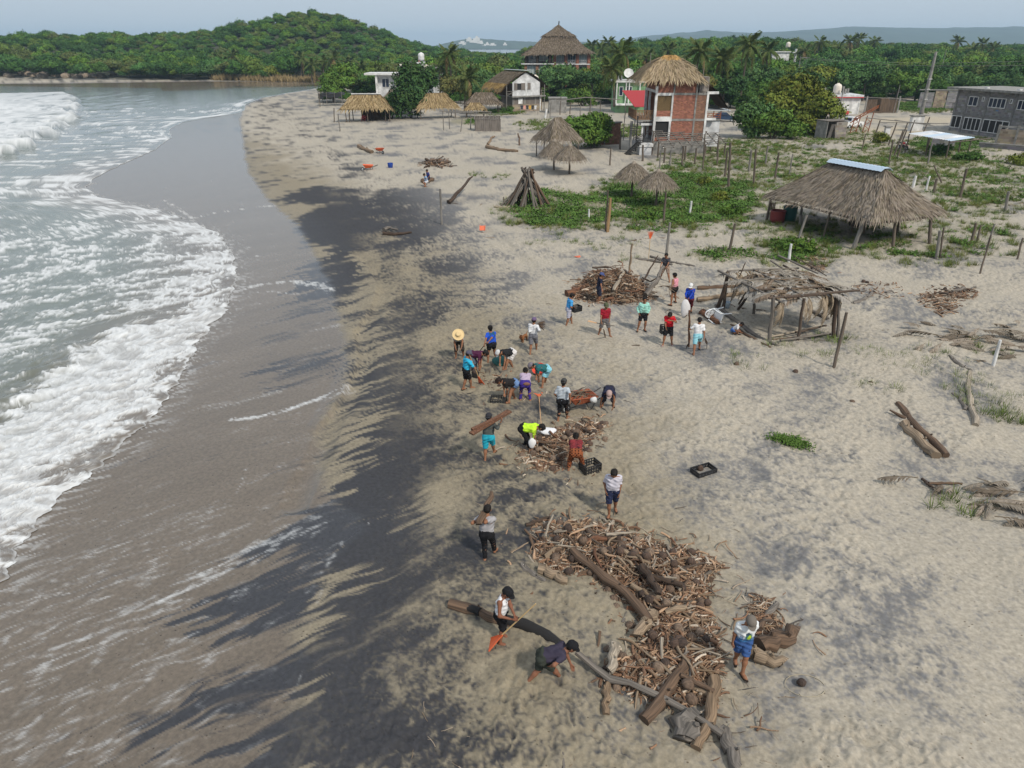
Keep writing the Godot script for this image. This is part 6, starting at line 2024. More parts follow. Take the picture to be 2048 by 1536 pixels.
func car(at: Vector3) -> void:
	var o := thing("parked_car", "dark blue car parked behind the right side of the brick house", "car", at, 1.3)
	var paint := mat(0.03, 0.06, 0.12, 0.25)
	loft(o, "body", [Vector2(2.1, 0.35), Vector2(2.15, 0.75), Vector2(1.2, 0.92), Vector2(-1.9, 0.95), Vector2(-2.05, 0.4)], 0.85, paint)
	loft(o, "cabin", [Vector2(1.1, 0.92), Vector2(0.45, 1.42), Vector2(-1.0, 1.45), Vector2(-1.7, 0.95)], 0.8, M.glass, 0.15)
	blk("roof", o, paint, -0.62, 0.62, 1.43, 1.48, -1.0, 0.45)
	for s in [-1, 1]:
		for z in [-1.3, 1.35]: wheel(o, V(s * 0.78, 0.32, z), 0.32, 0.11)

func motorbike(at: Vector3, turn: float) -> void:
	var o := thing("motorbike", "red and black motorbike parked left of the tin-roofed shed", "motorbike", at, turn)
	wheel(o, V(0, 0.32, 0.65), 0.32, 0.05); wheel(o, V(0, 0.32, -0.6), 0.32, 0.06)
	loft(o, "tank", [Vector2(0.35, 0.75), Vector2(0.3, 0.98), Vector2(-0.1, 0.95), Vector2(-0.15, 0.72)], 0.14, M.red_paint, 0.05)
	loft(o, "seat", [Vector2(-0.1, 0.78), Vector2(-0.1, 0.9), Vector2(-0.8, 0.95), Vector2(-0.8, 0.82)], 0.13, M.black_plastic)
	loft(o, "engine", [Vector2(0.3, 0.3), Vector2(0.25, 0.68), Vector2(-0.2, 0.68), Vector2(-0.25, 0.3)], 0.14, M.iron)
	var g := Geo.new()
	g.tube([V(0, 0.32, 0.65), V(0, 1.05, 0.38)], [0.05, 0.05], 6)
	g.tube([V(-0.36, 1.1, 0.25), V(-0.2, 1.08, 0.38), V(0.2, 1.08, 0.38), V(0.36, 1.1, 0.25)], [0.02, 0.02, 0.02, 0.02], 5)
	part("fork", g, M.iron, o)
	blk("headlight", o, M.white, -0.1, 0.1, 0.88, 1.05, 0.45, 0.52)
	loft(o, "mudguard", [Vector2(0.95, 0.66), Vector2(0.6, 0.74), Vector2(0.4, 0.6), Vector2(0.6, 0.68)], 0.07, M.red_paint)



# ---------------------------------------------------------------- driftwood
var woods := []
var sticks := []
var logs := []
var coconut: ArrayMesh
var husks := []

func prepare_wood() -> void:
	var grainy := mottle(128, 0.07, 0.55, 1.12, 1.0, 0.16, 15)
	for q in [[0.075, 0.048, 0.032], [0.155, 0.098, 0.062], [0.27, 0.185, 0.115], [0.20, 0.175, 0.15], [0.42, 0.355, 0.275], [0.185, 0.085, 0.045], [0.115, 0.082, 0.06], [0.33, 0.245, 0.165]]:
		var wm := mat(q[0], q[1], q[2], 0.92)
		wm.albedo_texture = grainy
		wm.uv1_scale = V(2, 1, 1)
		woods.append(wm)
	var r := RandomNumberGenerator.new()
	r.seed = 77
	for i in 9:   # thin sticks a metre long
		var g := Geo.new()
		var p := []
		var rr := []
		var b := r.randf_range(-0.07, 0.07)
		var c := r.randf_range(-0.05, 0.05)
		for k in 6:
			var t := k / 5.0
			p.append(V(t - 0.5, b * sin(PI * t) + r.randf_range(-0.012, 0.012), c * sin(TAU * t) * 0.6)); rr.append(lerpf(0.030, 0.014, t) * r.randf_range(0.85, 1.15))
		g.tube(p, rr, 5, true, 0.12, i)
		if i % 3 == 0:
			g.tube([p[3], p[3] + V(0.16, 0.10 - 0.02 * i, 0.12)], [0.014, 0.006], 4)
		sticks.append(g.mesh(woods[1]))
	for i in 6:   # stout pieces, about a metre long
		var g := Geo.new()
		var p := []
		var rr := []
		var b := r.randf_range(-0.06, 0.06)
		for k in 6:
			var t := k / 5.0
			p.append(V(t - 0.5, b * sin(PI * t), r.randf_range(-0.02, 0.02))); rr.append(0.085 * r.randf_range(0.8, 1.1) * (0.8 if k == 5 else 1.0))
		g.tube(p, rr, 8, true, 0.12, i * 2.0)
		logs.append(g.mesh(woods[2]))
	for i in 3:   # flat split slabs
		var g := Geo.new()
		for k in 4: g.box(Transform3D(Basis(Vector3.RIGHT, 0.15 * (k - 1.5)), V(r.randf_range(-0.08, 0.08), 0.01 * k, (k - 1.5) * 0.055)), V(r.randf_range(0.7, 1.0), 0.035, 0.06))
		logs.append(g.mesh(woods[3]))
	var cg := Geo.new()
	cg.ball(Transform3D(), V(0.115, 0.125, 0.105), 10, 7, 0.05, 1.0)
	coconut = cg.mesh(null)
	for q in [[0.11, 0.07, 0.05], [0.17, 0.115, 0.08], [0.075, 0.05, 0.038], [0.24, 0.17, 0.12]]: husks.append(textured(q[0], q[1], q[2], 0.95, grainy, V(3, 6, 3)))

func inside(p: Vector2, poly: Array) -> bool:
	var c := false
	var j := poly.size() - 1
	for i in poly.size():
		var a: Vector2 = poly[i]
		var b: Vector2 = poly[j]
		if (a.y > p.y) != (b.y > p.y) and p.x < (b.x - a.x) * (p.y - a.y) / (b.y - a.y) + a.x: c = not c
		j = i
	return c

func heap(poly: Array, high: float, n_sticks: int, n_logs: int, n_nuts: int, n_bits: int, group: String, label: String, sd: int, size := 1.0, tones := [0, 1, 1, 2, 2, 3, 4, 4, 5, 6, 7, 7]) -> void:
	var r := RandomNumberGenerator.new()
	r.seed = sd
	var lo := Vector2(1e9, 1e9)
	var hi := Vector2(-1e9, -1e9)
	var mid := Vector2.ZERO
	for p in poly:
		lo = lo.min(p); hi = hi.max(p); mid += p / poly.size()
	var spot := func() -> Vector2:
		for k in 200:
			var q := Vector2(r.randf_range(lo.x, hi.x), r.randf_range(lo.y, hi.y))
			if inside(q, poly): return q
		return mid
	var rise := func(q: Vector2) -> float:   # the heap's height above the sand: nearest-edge distance, eased
		var d := 1e9
		for i in poly.size():
			var a: Vector2 = poly[i]
			var b: Vector2 = poly[(i + 1) % poly.size()]
			d = minf(d, q.distance_to(Geometry2D.get_closest_point_to_segment(q, a, b)))
		return high * smoothstep(0.0, 1.3 * size, d) * (0.75 + 0.5 * fine.get_noise_2d(q.x * 0.4, q.y * 0.4))
	# the bed of the heap: small broken pieces, past counting
	var where := [[], []]
	var tint := [[], []]
	for i in n_bits:
		var q: Vector2 = spot.call()
		var loose := r.randf() < 0.12
		if loose: q += Vector2(r.randfn(), r.randfn()) * 0.5
		var h: float = (rise.call(q) as float) * r.randf_range(0.1, 1.0) if not loose else 0.0
		var l := r.randf_range(0.14, 0.62) * size
		var b := Basis(Vector3.UP, r.randf() * TAU) * Basis(Vector3.BACK, r.randfn() * 0.22) * Basis(Vector3.RIGHT, r.randf() * TAU)
		var w := l * r.randf_range(0.6, 1.6) if r.randf() < 0.75 else l * 2.6
		var k := r.randi() % 2
		where[k].append(Transform3D(b * Basis.from_scale(V(l, w, w)), on(q, h + 0.02)))
		var t := r.randf_range(0.45, 1.55)
		var pick := r.randf()
		tint[k].append(Color(0.235, 0.132, 0.078) * t if pick < 0.45 else (Color(0.40, 0.262, 0.165) * t if pick < 0.8 else Color(0.50, 0.42, 0.33) * t))
	var bits := Node3D.new()
	bits.name = numbered("wood_litter")
	add_child(bits)
	tag(bits, "small broken wood and bark strewn through " + group, "wood litter", "", "stuff")
	var lm := textured(1, 1, 1, 0.95, mottle(64, 0.12, 0.6, 1.1), V(3, 6, 6))
	lm.vertex_color_use_as_albedo = true
	for k in 2:
		var me := ArrayMesh.new()
		me.add_surface_from_arrays(Mesh.PRIMITIVE_TRIANGLES, (sticks[k * 4 + 1] as ArrayMesh).surface_get_arrays(0))
		me.surface_set_material(0, lm)
		scatter("litter", me, where[k], bits, tint[k])
	for i in n_sticks + n_logs:
		var stout := i >= n_sticks
		var q: Vector2 = spot.call()
		var l := (r.randf_range(0.45, 1.25) if not stout else r.randf_range(0.35, 0.85)) * size
		var o := MeshInstance3D.new()
		o.mesh = logs[r.randi() % logs.size()] if stout else sticks[r.randi() % sticks.size()]
		o.name = numbered("driftwood_log" if stout else "driftwood_stick")
		add_child(o)
		var w := r.randf_range(0.5, 1.1) * size if stout else r.randf_range(0.7, 1.7) * size
		o.transform = Transform3D(Basis(Vector3.UP, r.randf() * TAU) * Basis(Vector3.BACK, r.randfn() * 0.16) * Basis(Vector3.RIGHT, r.randf() * TAU) * Basis.from_scale(V(l, w, w)), on(q, (rise.call(q) as float) * r.randf_range(0.75, 1.1) + 0.05 * size))
		o.set_surface_override_material(0, woods[tones[r.randi() % tones.size()]])
		tag(o, ("stout piece of driftwood in " if stout else "thin driftwood stick in ") + label, "driftwood", ("stout pieces in " if stout else "sticks in ") + group)
	for i in n_nuts:
		var q: Vector2 = spot.call()
		nut(on(q, (rise.call(q) as float) * r.randf_range(0.8, 1.05) + 0.07), r, "round brown coconut husk lying in " + label, "coconuts in " + group)

func nut(at: Vector3, r: RandomNumberGenerator, label: String, group := "") -> void:
	var o := single("coconut", coconut, label, "coconut", at, group)
	o.set_surface_override_material(0, husks[r.randi() % 4])
	o.rotation = V(r.randf() * 6, r.randf() * 6, 0)
	o.scale = Vector3.ONE * r.randf_range(0.85, 1.2)

# a single log through ground points, lying on the sand
func wood(label: String, pts: Array, r: float, m: int, up := 0.0, taper := 0.8, called := "driftwood_log", sides := 9) -> Node3D:
	var p := []
	var rr := []
	var n := 9
	for i in n:
		var t := float(i) / (n - 1) * (pts.size() - 1)
		var k := mini(int(t), pts.size() - 2)
		var q: Vector3 = (pts[k] as Vector3).lerp(pts[k + 1], smoothstep(0, 1, t - k) * 0.4 + (t - k) * 0.6)
		p.append(q + V(sin(i * 1.7 + r * 90.0), 0.3 * sin(i * 2.9), cos(i * 2.1 + r * 40.0)) * r * 0.3 + V(0, r * 0.75 + up, 0)); rr.append(r * lerpf(1.0, taper, float(i) / (n - 1)) * (1.0 + 0.13 * sin(i * 2.3 + r * 50.0)))
	var c: Vector3 = p[n / 2]
	for i in n: p[i] -= c
	var g := Geo.new()
	g.tube(p, rr, sides, true, 0.15, r * 37.0)
	for k in 2:   # stubs of broken twigs
		var j := 2 + k * 3
		if r > 0.07: g.tube([p[j], p[j] + V(0.1 * sin(j * 3.0), rr[j] * 1.4, 0.1 * cos(j * 5.0))], [rr[j] * 0.4, rr[j] * 0.22], 5)
	return single(called, g.mesh(woods[m]), label, "driftwood", c)

func build_driftwood() -> void:
	var front_poly := [Vector2(0.59, -16.81), Vector2(1.56, -17.09), Vector2(2.9, -16.7), Vector2(3.72, -16), Vector2(5, -15.53), Vector2(5.54, -15), Vector2(4.96, -14.23), Vector2(4.64, -13.69), Vector2(4.78, -13), Vector2(4.65, -12.06), Vector2(4.58, -11.35), Vector2(4.25, -10.69), Vector2(3.31, -10.52), Vector2(2.4, -10.72), Vector2(1.86, -11.12), Vector2(1.78, -11.96), Vector2(2.69, -12.33), Vector2(2.79, -13.04), Vector2(2.1, -13.92), Vector2(1.25, -14.49), Vector2(0.49, -15.3), Vector2(0.72, -16.16)]
	heap(front_poly, 0.36, 135, 20, 62, 8000, "the large front driftwood heap", "the large front driftwood heap", 1)
	var mid_poly := [Vector2(0.28, -21.09), Vector2(1.37, -22.29), Vector2(2.87, -22.99), Vector2(3.49, -22.78), Vector2(3.36, -21.7), Vector2(2.63, -20.55), Vector2(2.05, -19.64), Vector2(0.91, -19.66), Vector2(0.19, -20.6)]
	heap(mid_poly, 0.32, 46, 8, 36, 5200, "the middle driftwood heap with the patterned-trousers worker", "the middle heap around the bending worker in patterned trousers", 2)
	var upper_poly := [Vector2(3.06, -37.39), Vector2(3.99, -40.21), Vector2(5.28, -41.29), Vector2(6.98, -40.66), Vector2(7.79, -38.53), Vector2(7.74, -36.39), Vector2(5.7, -35.58), Vector2(4.42, -35.98)]
	heap(upper_poly, 1.3, 44, 16, 0, 3400, "the tall upper driftwood heap", "the tall upper driftwood heap behind the standing people", 3, 1.15, [0, 1, 1, 5, 6, 6, 2, 7])
	var far_poly := [Vector2(-10.61, -83.8), Vector2(-9.57, -88.8), Vector2(-7.61, -86.94), Vector2(-6.46, -81.78), Vector2(-8.45, -80.43)]
	heap(far_poly, 1.1, 14, 10, 0, 260, "the far driftwood heap", "the far driftwood heap near the orange barrows", 4, 2.0, [0, 1, 6, 6, 3])
	heap([Vector2(-1.35, -27.26), Vector2(-0.51, -27.64), Vector2(0.44, -27.21), Vector2(1.36, -26.45), Vector2(1.51, -25.29), Vector2(0.51, -24.88), Vector2(-0.48, -25.35), Vector2(-1.32, -26.52)], 0.08, 14, 0, 2, 800, "the raked strip of wood among the workers", "the raked strip of wood among the bending workers", 5, 0.8)
	heap([Vector2(5.96, -13.75), Vector2(6.43, -13.65), Vector2(6.34, -12.65), Vector2(6.03, -12.26), Vector2(5.7, -12.5)], 0.1, 7, 3, 0, 280, "the small scatter behind the person in the blue-and-white shirt", "the small scatter behind the person in the blue-and-white shirt", 6, 0.8)
	heap([Vector2(21.65, -36.48), Vector2(23.56, -38.05), Vector2(25.24, -38.05), Vector2(25.13, -36.47), Vector2(23.3, -34.69), Vector2(21.22, -33.22), Vector2(21.33, -34.86)], 0.22, 10, 5, 2, 520, "the brush heap right of the frond-roofed shelter", "the grey brush heap right of the frond-roofed shelter", 7, 1.2, [3, 3, 6, 1])
	heap([Vector2(18.75, -37.85), Vector2(20.09, -39), Vector2(21.71, -38.23), Vector2(20.57, -35.67), Vector2(19.41, -35.7), Vector2(18.6, -36.55)], 0.10, 6, 3, 2, 300, "the low brush by the shelter's right end", "the low brush by the shelter's right end", 8, 1.1, [3, 3, 6, 1])
	heap([Vector2(18.21, -43.97), Vector2(19.93, -45.14), Vector2(19.42, -42.26), Vector2(18.21, -40.72), Vector2(17.71, -41.77)], 0.1, 5, 1, 1, 200, "the grey twigs behind the shelter", "the grey twigs behind the shelter", 9, 1.0, [3, 3, 4])
	# pieces that stand out
	var o := wood("long log charred black along its middle, lying in front of the raking man", [V(-1.52, 0.01, -13.55), V(-0.91, 0.01, -13.29), V(-0.47, 0.01, -13.05), V(0.31, 0.02, -12.78), V(0.77, 0.03, -12.46), V(1.16, 0.03, -12.15)], 0.13, 2)
	o.set_surface_override_material(0, woods[1])
	var burnt := Geo.new()
	burnt.tube([V(-0.29, 0.02, -13.02) + V(0, 0.12, 0) - o.position, V(0.31, 0.02, -12.78) + V(0, 0.13, 0) - o.position, V(0.8, 0.03, -12.43) + V(0, 0.12, 0) - o.position, V(1.09, 0.03, -12.18) + V(0, 0.1, 0) - o.position], [0.12, 0.155, 0.15, 0.11], 9, true, 0.08, 2.0)
	part("charred_bark", burnt, mat(0.012, 0.011, 0.011, 0.9), o)
	burnt = Geo.new()
	burnt.tube([V(-1.08, 0.01, -13.36) + V(0, 0.14, 0) - o.position, V(-0.78, 0.01, -13.21) + V(0, 0.15, 0) - o.position], [0.09, 0.11], 8, true, 0.1, 1.0)
	part("charred_bark", burnt, mat(0.012, 0.011, 0.011, 0.9), o)
	wood("very long pale grey branch that the stooping man pulls", [V(1.41, 0.04, -11.58) + V(0, 0.3, 0), V(2.03, 0.05, -11.17), V(2.58, 0.06, -10.87) + V(0, 0.1, 0), V(3.12, 0.07, -10.63), V(3.71, 0.08, -10.2), V(4.15, 0.09, -9.73)], 0.075, 3, 0.12, 0.9)
	wood("thick grey log cut by the photograph's bottom edge", [V(4.21, 0.09, -9.89), V(4.27, 0.09, -9.5), V(4.29, 0.09, -8.99)], 0.13, 3, 0, 1.0)
	wood("long brown log right of the pale pulled branch, curved at its lower end", [V(4.36, 0.09, -11.15), V(4.17, 0.09, -10.44), V(3.92, 0.08, -9.9), V(3.56, 0.08, -9.43)], 0.14, 2, 0.02, 0.7)
	wood("short pale debarked log standing out near the stooping man", [V(2.32, 0.05, -11.93), V(2.23, 0.05, -11.59), V(2.14, 0.05, -11.19)], 0.115, 4, 0.25, 0.95)
	wood("orange-brown smooth log end in the heap's left waist", [V(3.36, 0.07, -13.03), V(3.15, 0.06, -12.68), V(2.83, 0.06, -12.28)], 0.14, 7, 0.12, 0.9)
	wood("thick brown log slanting through the heap's lower part", [V(3.88, 0.08, -11.57), V(3.4, 0.07, -10.96), V(2.71, 0.06, -10.07)], 0.12, 1, 0.06, 1.15)
	wood("long dark log slanting across the heap's upper left", [V(1.64, 0.03, -15.33), V(2.1, 0.04, -14.58), V(2.72, 0.05, -13.82), V(3.27, 0.06, -12.68)], 0.11, 1, 0.22, 1.1)
	wood("tan log with cut end at the heap's upper left edge", [V(0.74, 0.02, -14.77), V(1.06, 0.03, -14.54), V(1.4, 0.03, -14.26)], 0.13, 7, 0.05, 1.0)
	wood("grey-brown log outermost at the heap's upper left edge", [V(0.24, 0.02, -15.02), V(0.54, 0.02, -14.66), V(0.85, 0.03, -14.35)], 0.085, 3, 0.0, 0.9)
	wood("dark weathered log in the middle of the heap", [V(3.36, 0.06, -14.46), V(3.49, 0.07, -13.93), V(3.6, 0.07, -13.43)], 0.11, 0, 0.36, 0.8)
	wood("blackish log lying level in the heap's middle", [V(3.51, 0.06, -14.15), V(3.88, 0.07, -13.96), V(4.22, 0.08, -13.81)], 0.075, 0, 0.34, 0.9)
	wood("short black log at the heap's top left corner", [V(0.4, 0.02, -16.72), V(0.74, 0.02, -16.91), V(1.09, 0.02, -17.09)], 0.07, 0, 0.04, 0.9)
	wood("thin brown log at the heap's right waist", [V(3.67, 0.08, -11.12), V(3.93, 0.08, -10.93), V(4.24, 0.09, -10.71)], 0.06, 1, 0.2, 0.9)
	wood("broad fibrous brown palm-trunk chunk right of the person in the blue-and-white shirt", [V(5.7, 0.11, -12.04), V(6.13, 0.12, -12.21), V(6.61, 0.13, -12.36)], 0.19, 1, 0, 1.1)
	wood("pale tan gnarled chunk below the fibrous palm-trunk chunk", [V(5.39, 0.11, -11.84), V(5.68, 0.11, -11.72), V(6.03, 0.12, -11.54)], 0.16, 7, 0, 0.8)
	wood("wide grey stump section below the pulled branch", [V(3.64, 0.08, -10.2), V(3.56, 0.08, -9.94), V(3.48, 0.08, -9.67)], 0.27, 3, -0.08, 0.95, "stump").scale = V(1, 0.55, 1)
	wood("short tan log below the short pale debarked log", [V(2.05, 0.05, -11.01), V(1.99, 0.05, -10.66), V(1.92, 0.05, -10.28)], 0.085, 2, 0.05, 0.9)
	wood("thin pale curved stick on the dark sand below the stooping man", [V(0.07, 0.02, -10.77), V(0.36, 0.03, -10.63), V(0.7, 0.03, -10.59)], 0.028, 4, 0, 0.8, "driftwood_stick")
	wood("thin grey stick right of the stooping man's front foot", [V(1.02, 0.03, -11.1), V(1.05, 0.03, -10.79), V(0.96, 0.03, -10.46)], 0.03, 3, 0, 0.6, "driftwood_stick")
	wood("dark split stick left of the heap's lower waist", [V(1.31, 0.04, -11.51), V(1.34, 0.04, -11.12), V(1.29, 0.04, -10.68)], 0.04, 0, 0, 0.7, "driftwood_stick")
	wood("forked pale stick reaching left out of the heap", [V(-0.03, 0.01, -15.56), V(0.36, 0.02, -15.9), V(0.82, 0.02, -16.27)], 0.035, 7, 0.02, 0.6, "driftwood_stick")
	wood("long bleached stick across the heap's top", [V(2.6, 0.05, -15.8), V(3, 0.05, -15.86), V(3.49, 0.06, -15.89)], 0.055, 4, 0.4, 0.3, "driftwood_stick")
	wood("bleached stick leaning steeply in the heap's upper left", [V(0.92, 0.02, -15.89), V(1.02, 0.02, -16.39), V(1.19, 0.02, -16.9)], 0.035, 4, 0.3, 0.7, "driftwood_stick")
	wood("twisted root at the bottom left of the heap", [V(1.46, 0.04, -9.71), V(1.69, 0.04, -9.99), V(1.87, 0.05, -10.23)], 0.03, 2, 0, 1.2, "driftwood_stick")
	wood("dead stick at the photograph's bottom edge", [V(0.97, 0.04, -9.66), V(1.01, 0.04, -9.33), V(0.98, 0.04, -9.07)], 0.03, 3, 0, 0.9, "driftwood_stick")
	# on the open sand at the right
	wood("smooth tan log, nearer of the two side by side on the open sand", [V(13.93, 0.32, -22.27), V(13.92, 0.31, -21.14), V(13.93, 0.3, -20.04)], 0.155, 7, 0, 1.05)
	o = wood("forked brown log beside the smooth tan log", [V(14.54, 0.34, -23.78), V(14.33, 0.33, -22.4), V(14.34, 0.32, -21.19), V(14.35, 0.31, -20.09)], 0.12, 1, 0, 1.05)
	var fk := Geo.new()
	fk.tube([V(14.23, 0.32, -22.62) + V(0, 0.1, 0) - o.position, V(13.81, 0.32, -23.02) + V(0, 0.25, 0) - o.position], [0.08, 0.03], 6)
	part("fork", fk, woods[1], o)
	wood("long pale debarked trunk lying in the dune grass", [V(18.74, 0.44, -26.45), V(17.7, 0.41, -24.78), V(17.03, 0.39, -23.35), V(16.45, 0.37, -22.09)], 0.10, 4, 0, 1.15)
	wood("grey weathered root end touching the pale trunk", [V(18.82, 0.45, -28.08), V(18.73, 0.44, -27.09), V(18.82, 0.44, -26.45)], 0.09, 3, 0, 1.0)
	wood("dark angled stick crossing the reddish one on the open sand", [V(12.9, 0.27, -18.84), V(12.91, 0.27, -18.56), V(13, 0.27, -18.23)], 0.05, 0, 0, 0.7, "driftwood_stick")
	wood("reddish straight stick on the open sand below the two logs", [V(12.97, 0.27, -18.59), V(13.47, 0.28, -18.6), V(13.97, 0.29, -18.55)], 0.05, 1, 0, 0.7, "driftwood_stick")
	wood("grey log half buried left of the pale trunk", [V(17.03, 0.4, -24.59), V(17.08, 0.4, -24.17), V(16.76, 0.39, -23.29)], 0.10, 3, -0.05, 0.9)
	# around the shelter
	wood("very long grey pole lying from the upturned chair past the shelter's front posts", [V(10.62, 0.31, -35.08), V(11.07, 0.3, -32.32), V(11.47, 0.3, -30.51), V(12.02, 0.31, -29.41)], 0.11, 3, 0, 0.7)
	wood("second long grey pole beside the first in front of the shelter", [V(10.64, 0.29, -32.35), V(11.09, 0.3, -30.78), V(11.58, 0.3, -29.44)], 0.07, 1, 0, 0.9)
	wood("tan trunk lying level behind the shelter's left post", [V(9.85, 0.29, -35.92), V(11.15, 0.33, -36.31), V(12.75, 0.37, -37.03)], 0.12, 7, 0.05, 1.1)
	wood("grey trunk lying behind the tan trunk", [V(10.34, 0.32, -37.89), V(11.59, 0.35, -37.98), V(13.11, 0.38, -37.96)], 0.12, 1, 0.02, 1.0)
	wood("brown split trunk beside the white upturned chair", [V(9.6, 0.28, -34.1), V(9.88, 0.28, -33.36), V(10.01, 0.28, -32.52)], 0.16, 5, 0, 0.7)
	wood("weathered log lying to the right under the shelter", [V(15.06, 0.4, -34.19), V(15.31, 0.41, -33.59), V(15.54, 0.41, -32.87)], 0.10, 3, 0, 0.8)
	wood("pole lying under the shelter's back posts", [V(11.2, 0.33, -35.51), V(11.63, 0.33, -34.71), V(12.87, 0.36, -34.18)], 0.06, 1, 0, 0.9)
	for k in 5:
		var a: Vector3 = [V(11.47, 0.3, -29.79), V(11.95, 0.31, -30.24), V(11.92, 0.31, -30.48), V(12.17, 0.32, -29.87), V(13.13, 0.34, -30.65)][k]
		var b: Vector3 = [V(14.35, 0.37, -30.22), V(14.81, 0.38, -30.81), V(14.25, 0.37, -31.47), V(14.62, 0.38, -30.57), V(14.83, 0.39, -31.44)][k]
		wood("loose grey pole stacked between the shelter's front posts", [a, a.lerp(b, 0.5), b], 0.055, [3, 1, 4, 3, 6][k], 0.06 * k, 0.8).set_meta("group", "poles between the shelter's front posts")
	wood("bent grey log lying in the brush right of the shelter", [V(17.65, 0.45, -34.98), V(18.51, 0.47, -35.57), V(19.46, 0.48, -36.69)], 0.11, 3, 0, 0.9)
	# towards the huts
	wood("black waterlogged snag on the dark sand near the waterline", [V(-9.53, 0.01, -51.87), V(-8.56, 0.01, -51.54), V(-7.38, 0.03, -52.09)], 0.17, 0, 0, 0.4, "driftwood_snag")
	wood("pale root end of the black waterlogged snag", [V(-9.52, 0.01, -52.48), V(-9.24, 0.01, -53.1), V(-8.51, 0.01, -52.45)], 0.14, 3, 0.15, 0.5, "driftwood_snag")
	wood("dark leaning snag raised above the sand beside a lone post", [V(-5.49, 0.11, -62.64), V(-4.76, 0.15, -64.7) + V(0, 0.5, 0), V(-3.72, 0.2, -68.27) + V(0, 1.2, 0)], 0.2, 0, 0, 0.4, "driftwood_snag")
	wood("pale log lying before the square thatched hut's open sand", [V(-3.2, 0.46, -96.82), V(-1.52, 0.46, -93.85), V(0.75, 0.48, -92.31)], 0.26, 2, 0, 0.8)
	wood("short upright-rooted end of the pale log", [V(-3.14, 0.46, -97.29) + V(0, 0.3, 0), V(-2.74, 0.47, -99.21) + V(0, 0.9, 0), V(-2.29, 0.48, -100.19) + V(0, 1.0, 0)], 0.18, 2, 0, 0.5)
	wood("dark log on the pale sand left of the upper orange barrow", [V(-20.65, 0.09, -100.21), V(-19.27, 0.1, -97.16), V(-17.98, 0.11, -94.72)], 0.28, 2, 0, 0.8)
	wood("crooked stump standing alone on the sand left of the square hut", [V(0.93, 0.5, -99) - V(0, 0.3, 0), V(1.01, 0.5, -100.05) + V(0, 0.6, 0), V(0.81, 0.5, -100.58) + V(0, 1.3, 0)], 0.13, 1, 0, 0.8, "stump")
	wood("long thin log on the sand above the tall heap", [V(7.94, 0.33, -48.24), V(9.26, 0.37, -48.94), V(10.68, 0.4, -49.09)], 0.08, 1, 0, 0.6)
	wood("long grey log behind the person in the dark grey shirt", [V(7.87, 0.3, -44.07), V(8.98, 0.32, -43.53), V(9.88, 0.34, -42.58)], 0.1, 3, 0, 0.7)
	wood("second grey log right of the person in the dark grey shirt", [V(8.84, 0.33, -44.56), V(9.86, 0.34, -43.23), V(11.11, 0.37, -42.16)], 0.08, 3, 0.02, 0.8)
	wood("reddish trunk at the left foot of the tall upper heap", [V(3.02, 0.14, -37.22), V(3.63, 0.15, -37.69), V(4.39, 0.18, -38.33)], 0.2, 5, 0.05, 0.9)
	wood("crooked bare limb sticking out of the tall heap to the right", [V(7.16, 0.23, -36.43), V(7.81, 0.25, -37.05) + V(0, 0.5, 0), V(8.4, 0.28, -38.48) + V(0, 0.9, 0)], 0.14, 3, 0.2, 0.6)
	wood("black branch raised right of the tall heap", [V(7.37, 0.25, -38.56) + V(0, 0.3, 0), V(8, 0.27, -39.71) + V(0, 0.8, 0), V(8.44, 0.29, -40.25) + V(0, 1.3, 0)], 0.06, 0, 0, 0.5)
	wood("second black branch crossing right of the tall heap", [V(7.42, 0.25, -39.01) + V(0, 0.4, 0), V(7.79, 0.26, -38.53) + V(0, 0.3, 0), V(8.4, 0.28, -38.75) + V(0, 0.6, 0)], 0.05, 0, 0, 0.6)
	wood("peeled pale log leaning on the tall heap's front", [V(5.41, 0.19, -36.4) + V(0, 0.5, 0), V(5.89, 0.2, -37.36) + V(0, 0.9, 0), V(6.2, 0.22, -38.2) + V(0, 1.0, 0)], 0.1, 4, 0, 0.7)
	wood("yellowish stake standing upright in the tall heap", [V(6.82, 0.25, -39.99), V(6.82, 0.25, -39.99) + V(0, 1.0, 0), V(6.82, 0.25, -39.99) + V(0.03, 2.1, 0)], 0.07, 7, 0, 0.7)
	# loose coconuts
	var r := RandomNumberGenerator.new()
	r.seed = 12
	var spots := [[V(4.68, 0.09, -13.55), "pair of coconuts right of the heap, left one"], [V(4.83, 0.09, -13.51), "pair of coconuts right of the heap, right one"], [V(6.24, 0.13, -11.04), "lone shaggy coconut on the pale sand at the bottom right"], [V(9.57, 0.24, -27.7), "lone coconut on the grey sand in front of the shelter"], [V(11.76, 0.29, -26.82), "dark coconut husk left of the leaning forked post's foot"], [V(12.92, 0.3, -24.02), "open pale coconut husk on the open sand"], [V(6.12, 0.11, -19.67), "pinkish coconut in the black crate on the pale sand"], [V(14.31, 0.34, -25.6), "small dark husk in the grass right of the forked post"], [V(3.76, 0.08, -10.93), "orange coconut in the heap's lower waist"]]
	for q in spots: nut((q[0] as Vector3) + V(0, 0.08 if q[0] != spots[8][0] else 0.2, 0), r, q[1])
	# the stack of poles standing like a tent
	o = thing("pole_stack", "grey poles stacked upright like a tent at the meadow's edge", "pole stack", V(1.19, 0.26, -61.07))
	for i in 30:
		var a := i * 2.4
		var base := V(cos(a) * r.randf_range(1.5, 2.4), -0.05, sin(a) * r.randf_range(0.8, 1.5))
		var tip := V(r.randf_range(-0.25, 0.55), r.randf_range(2.4, 3.2), r.randf_range(-0.3, 0.3)) - V(base.x, 0, base.z) * 0.10
		var g := pole_mesh(base, tip, r.randf_range(0.07, 0.12), i)
		part("pole", g, woods[[3, 3, 6, 1, 3][i % 5]], o)
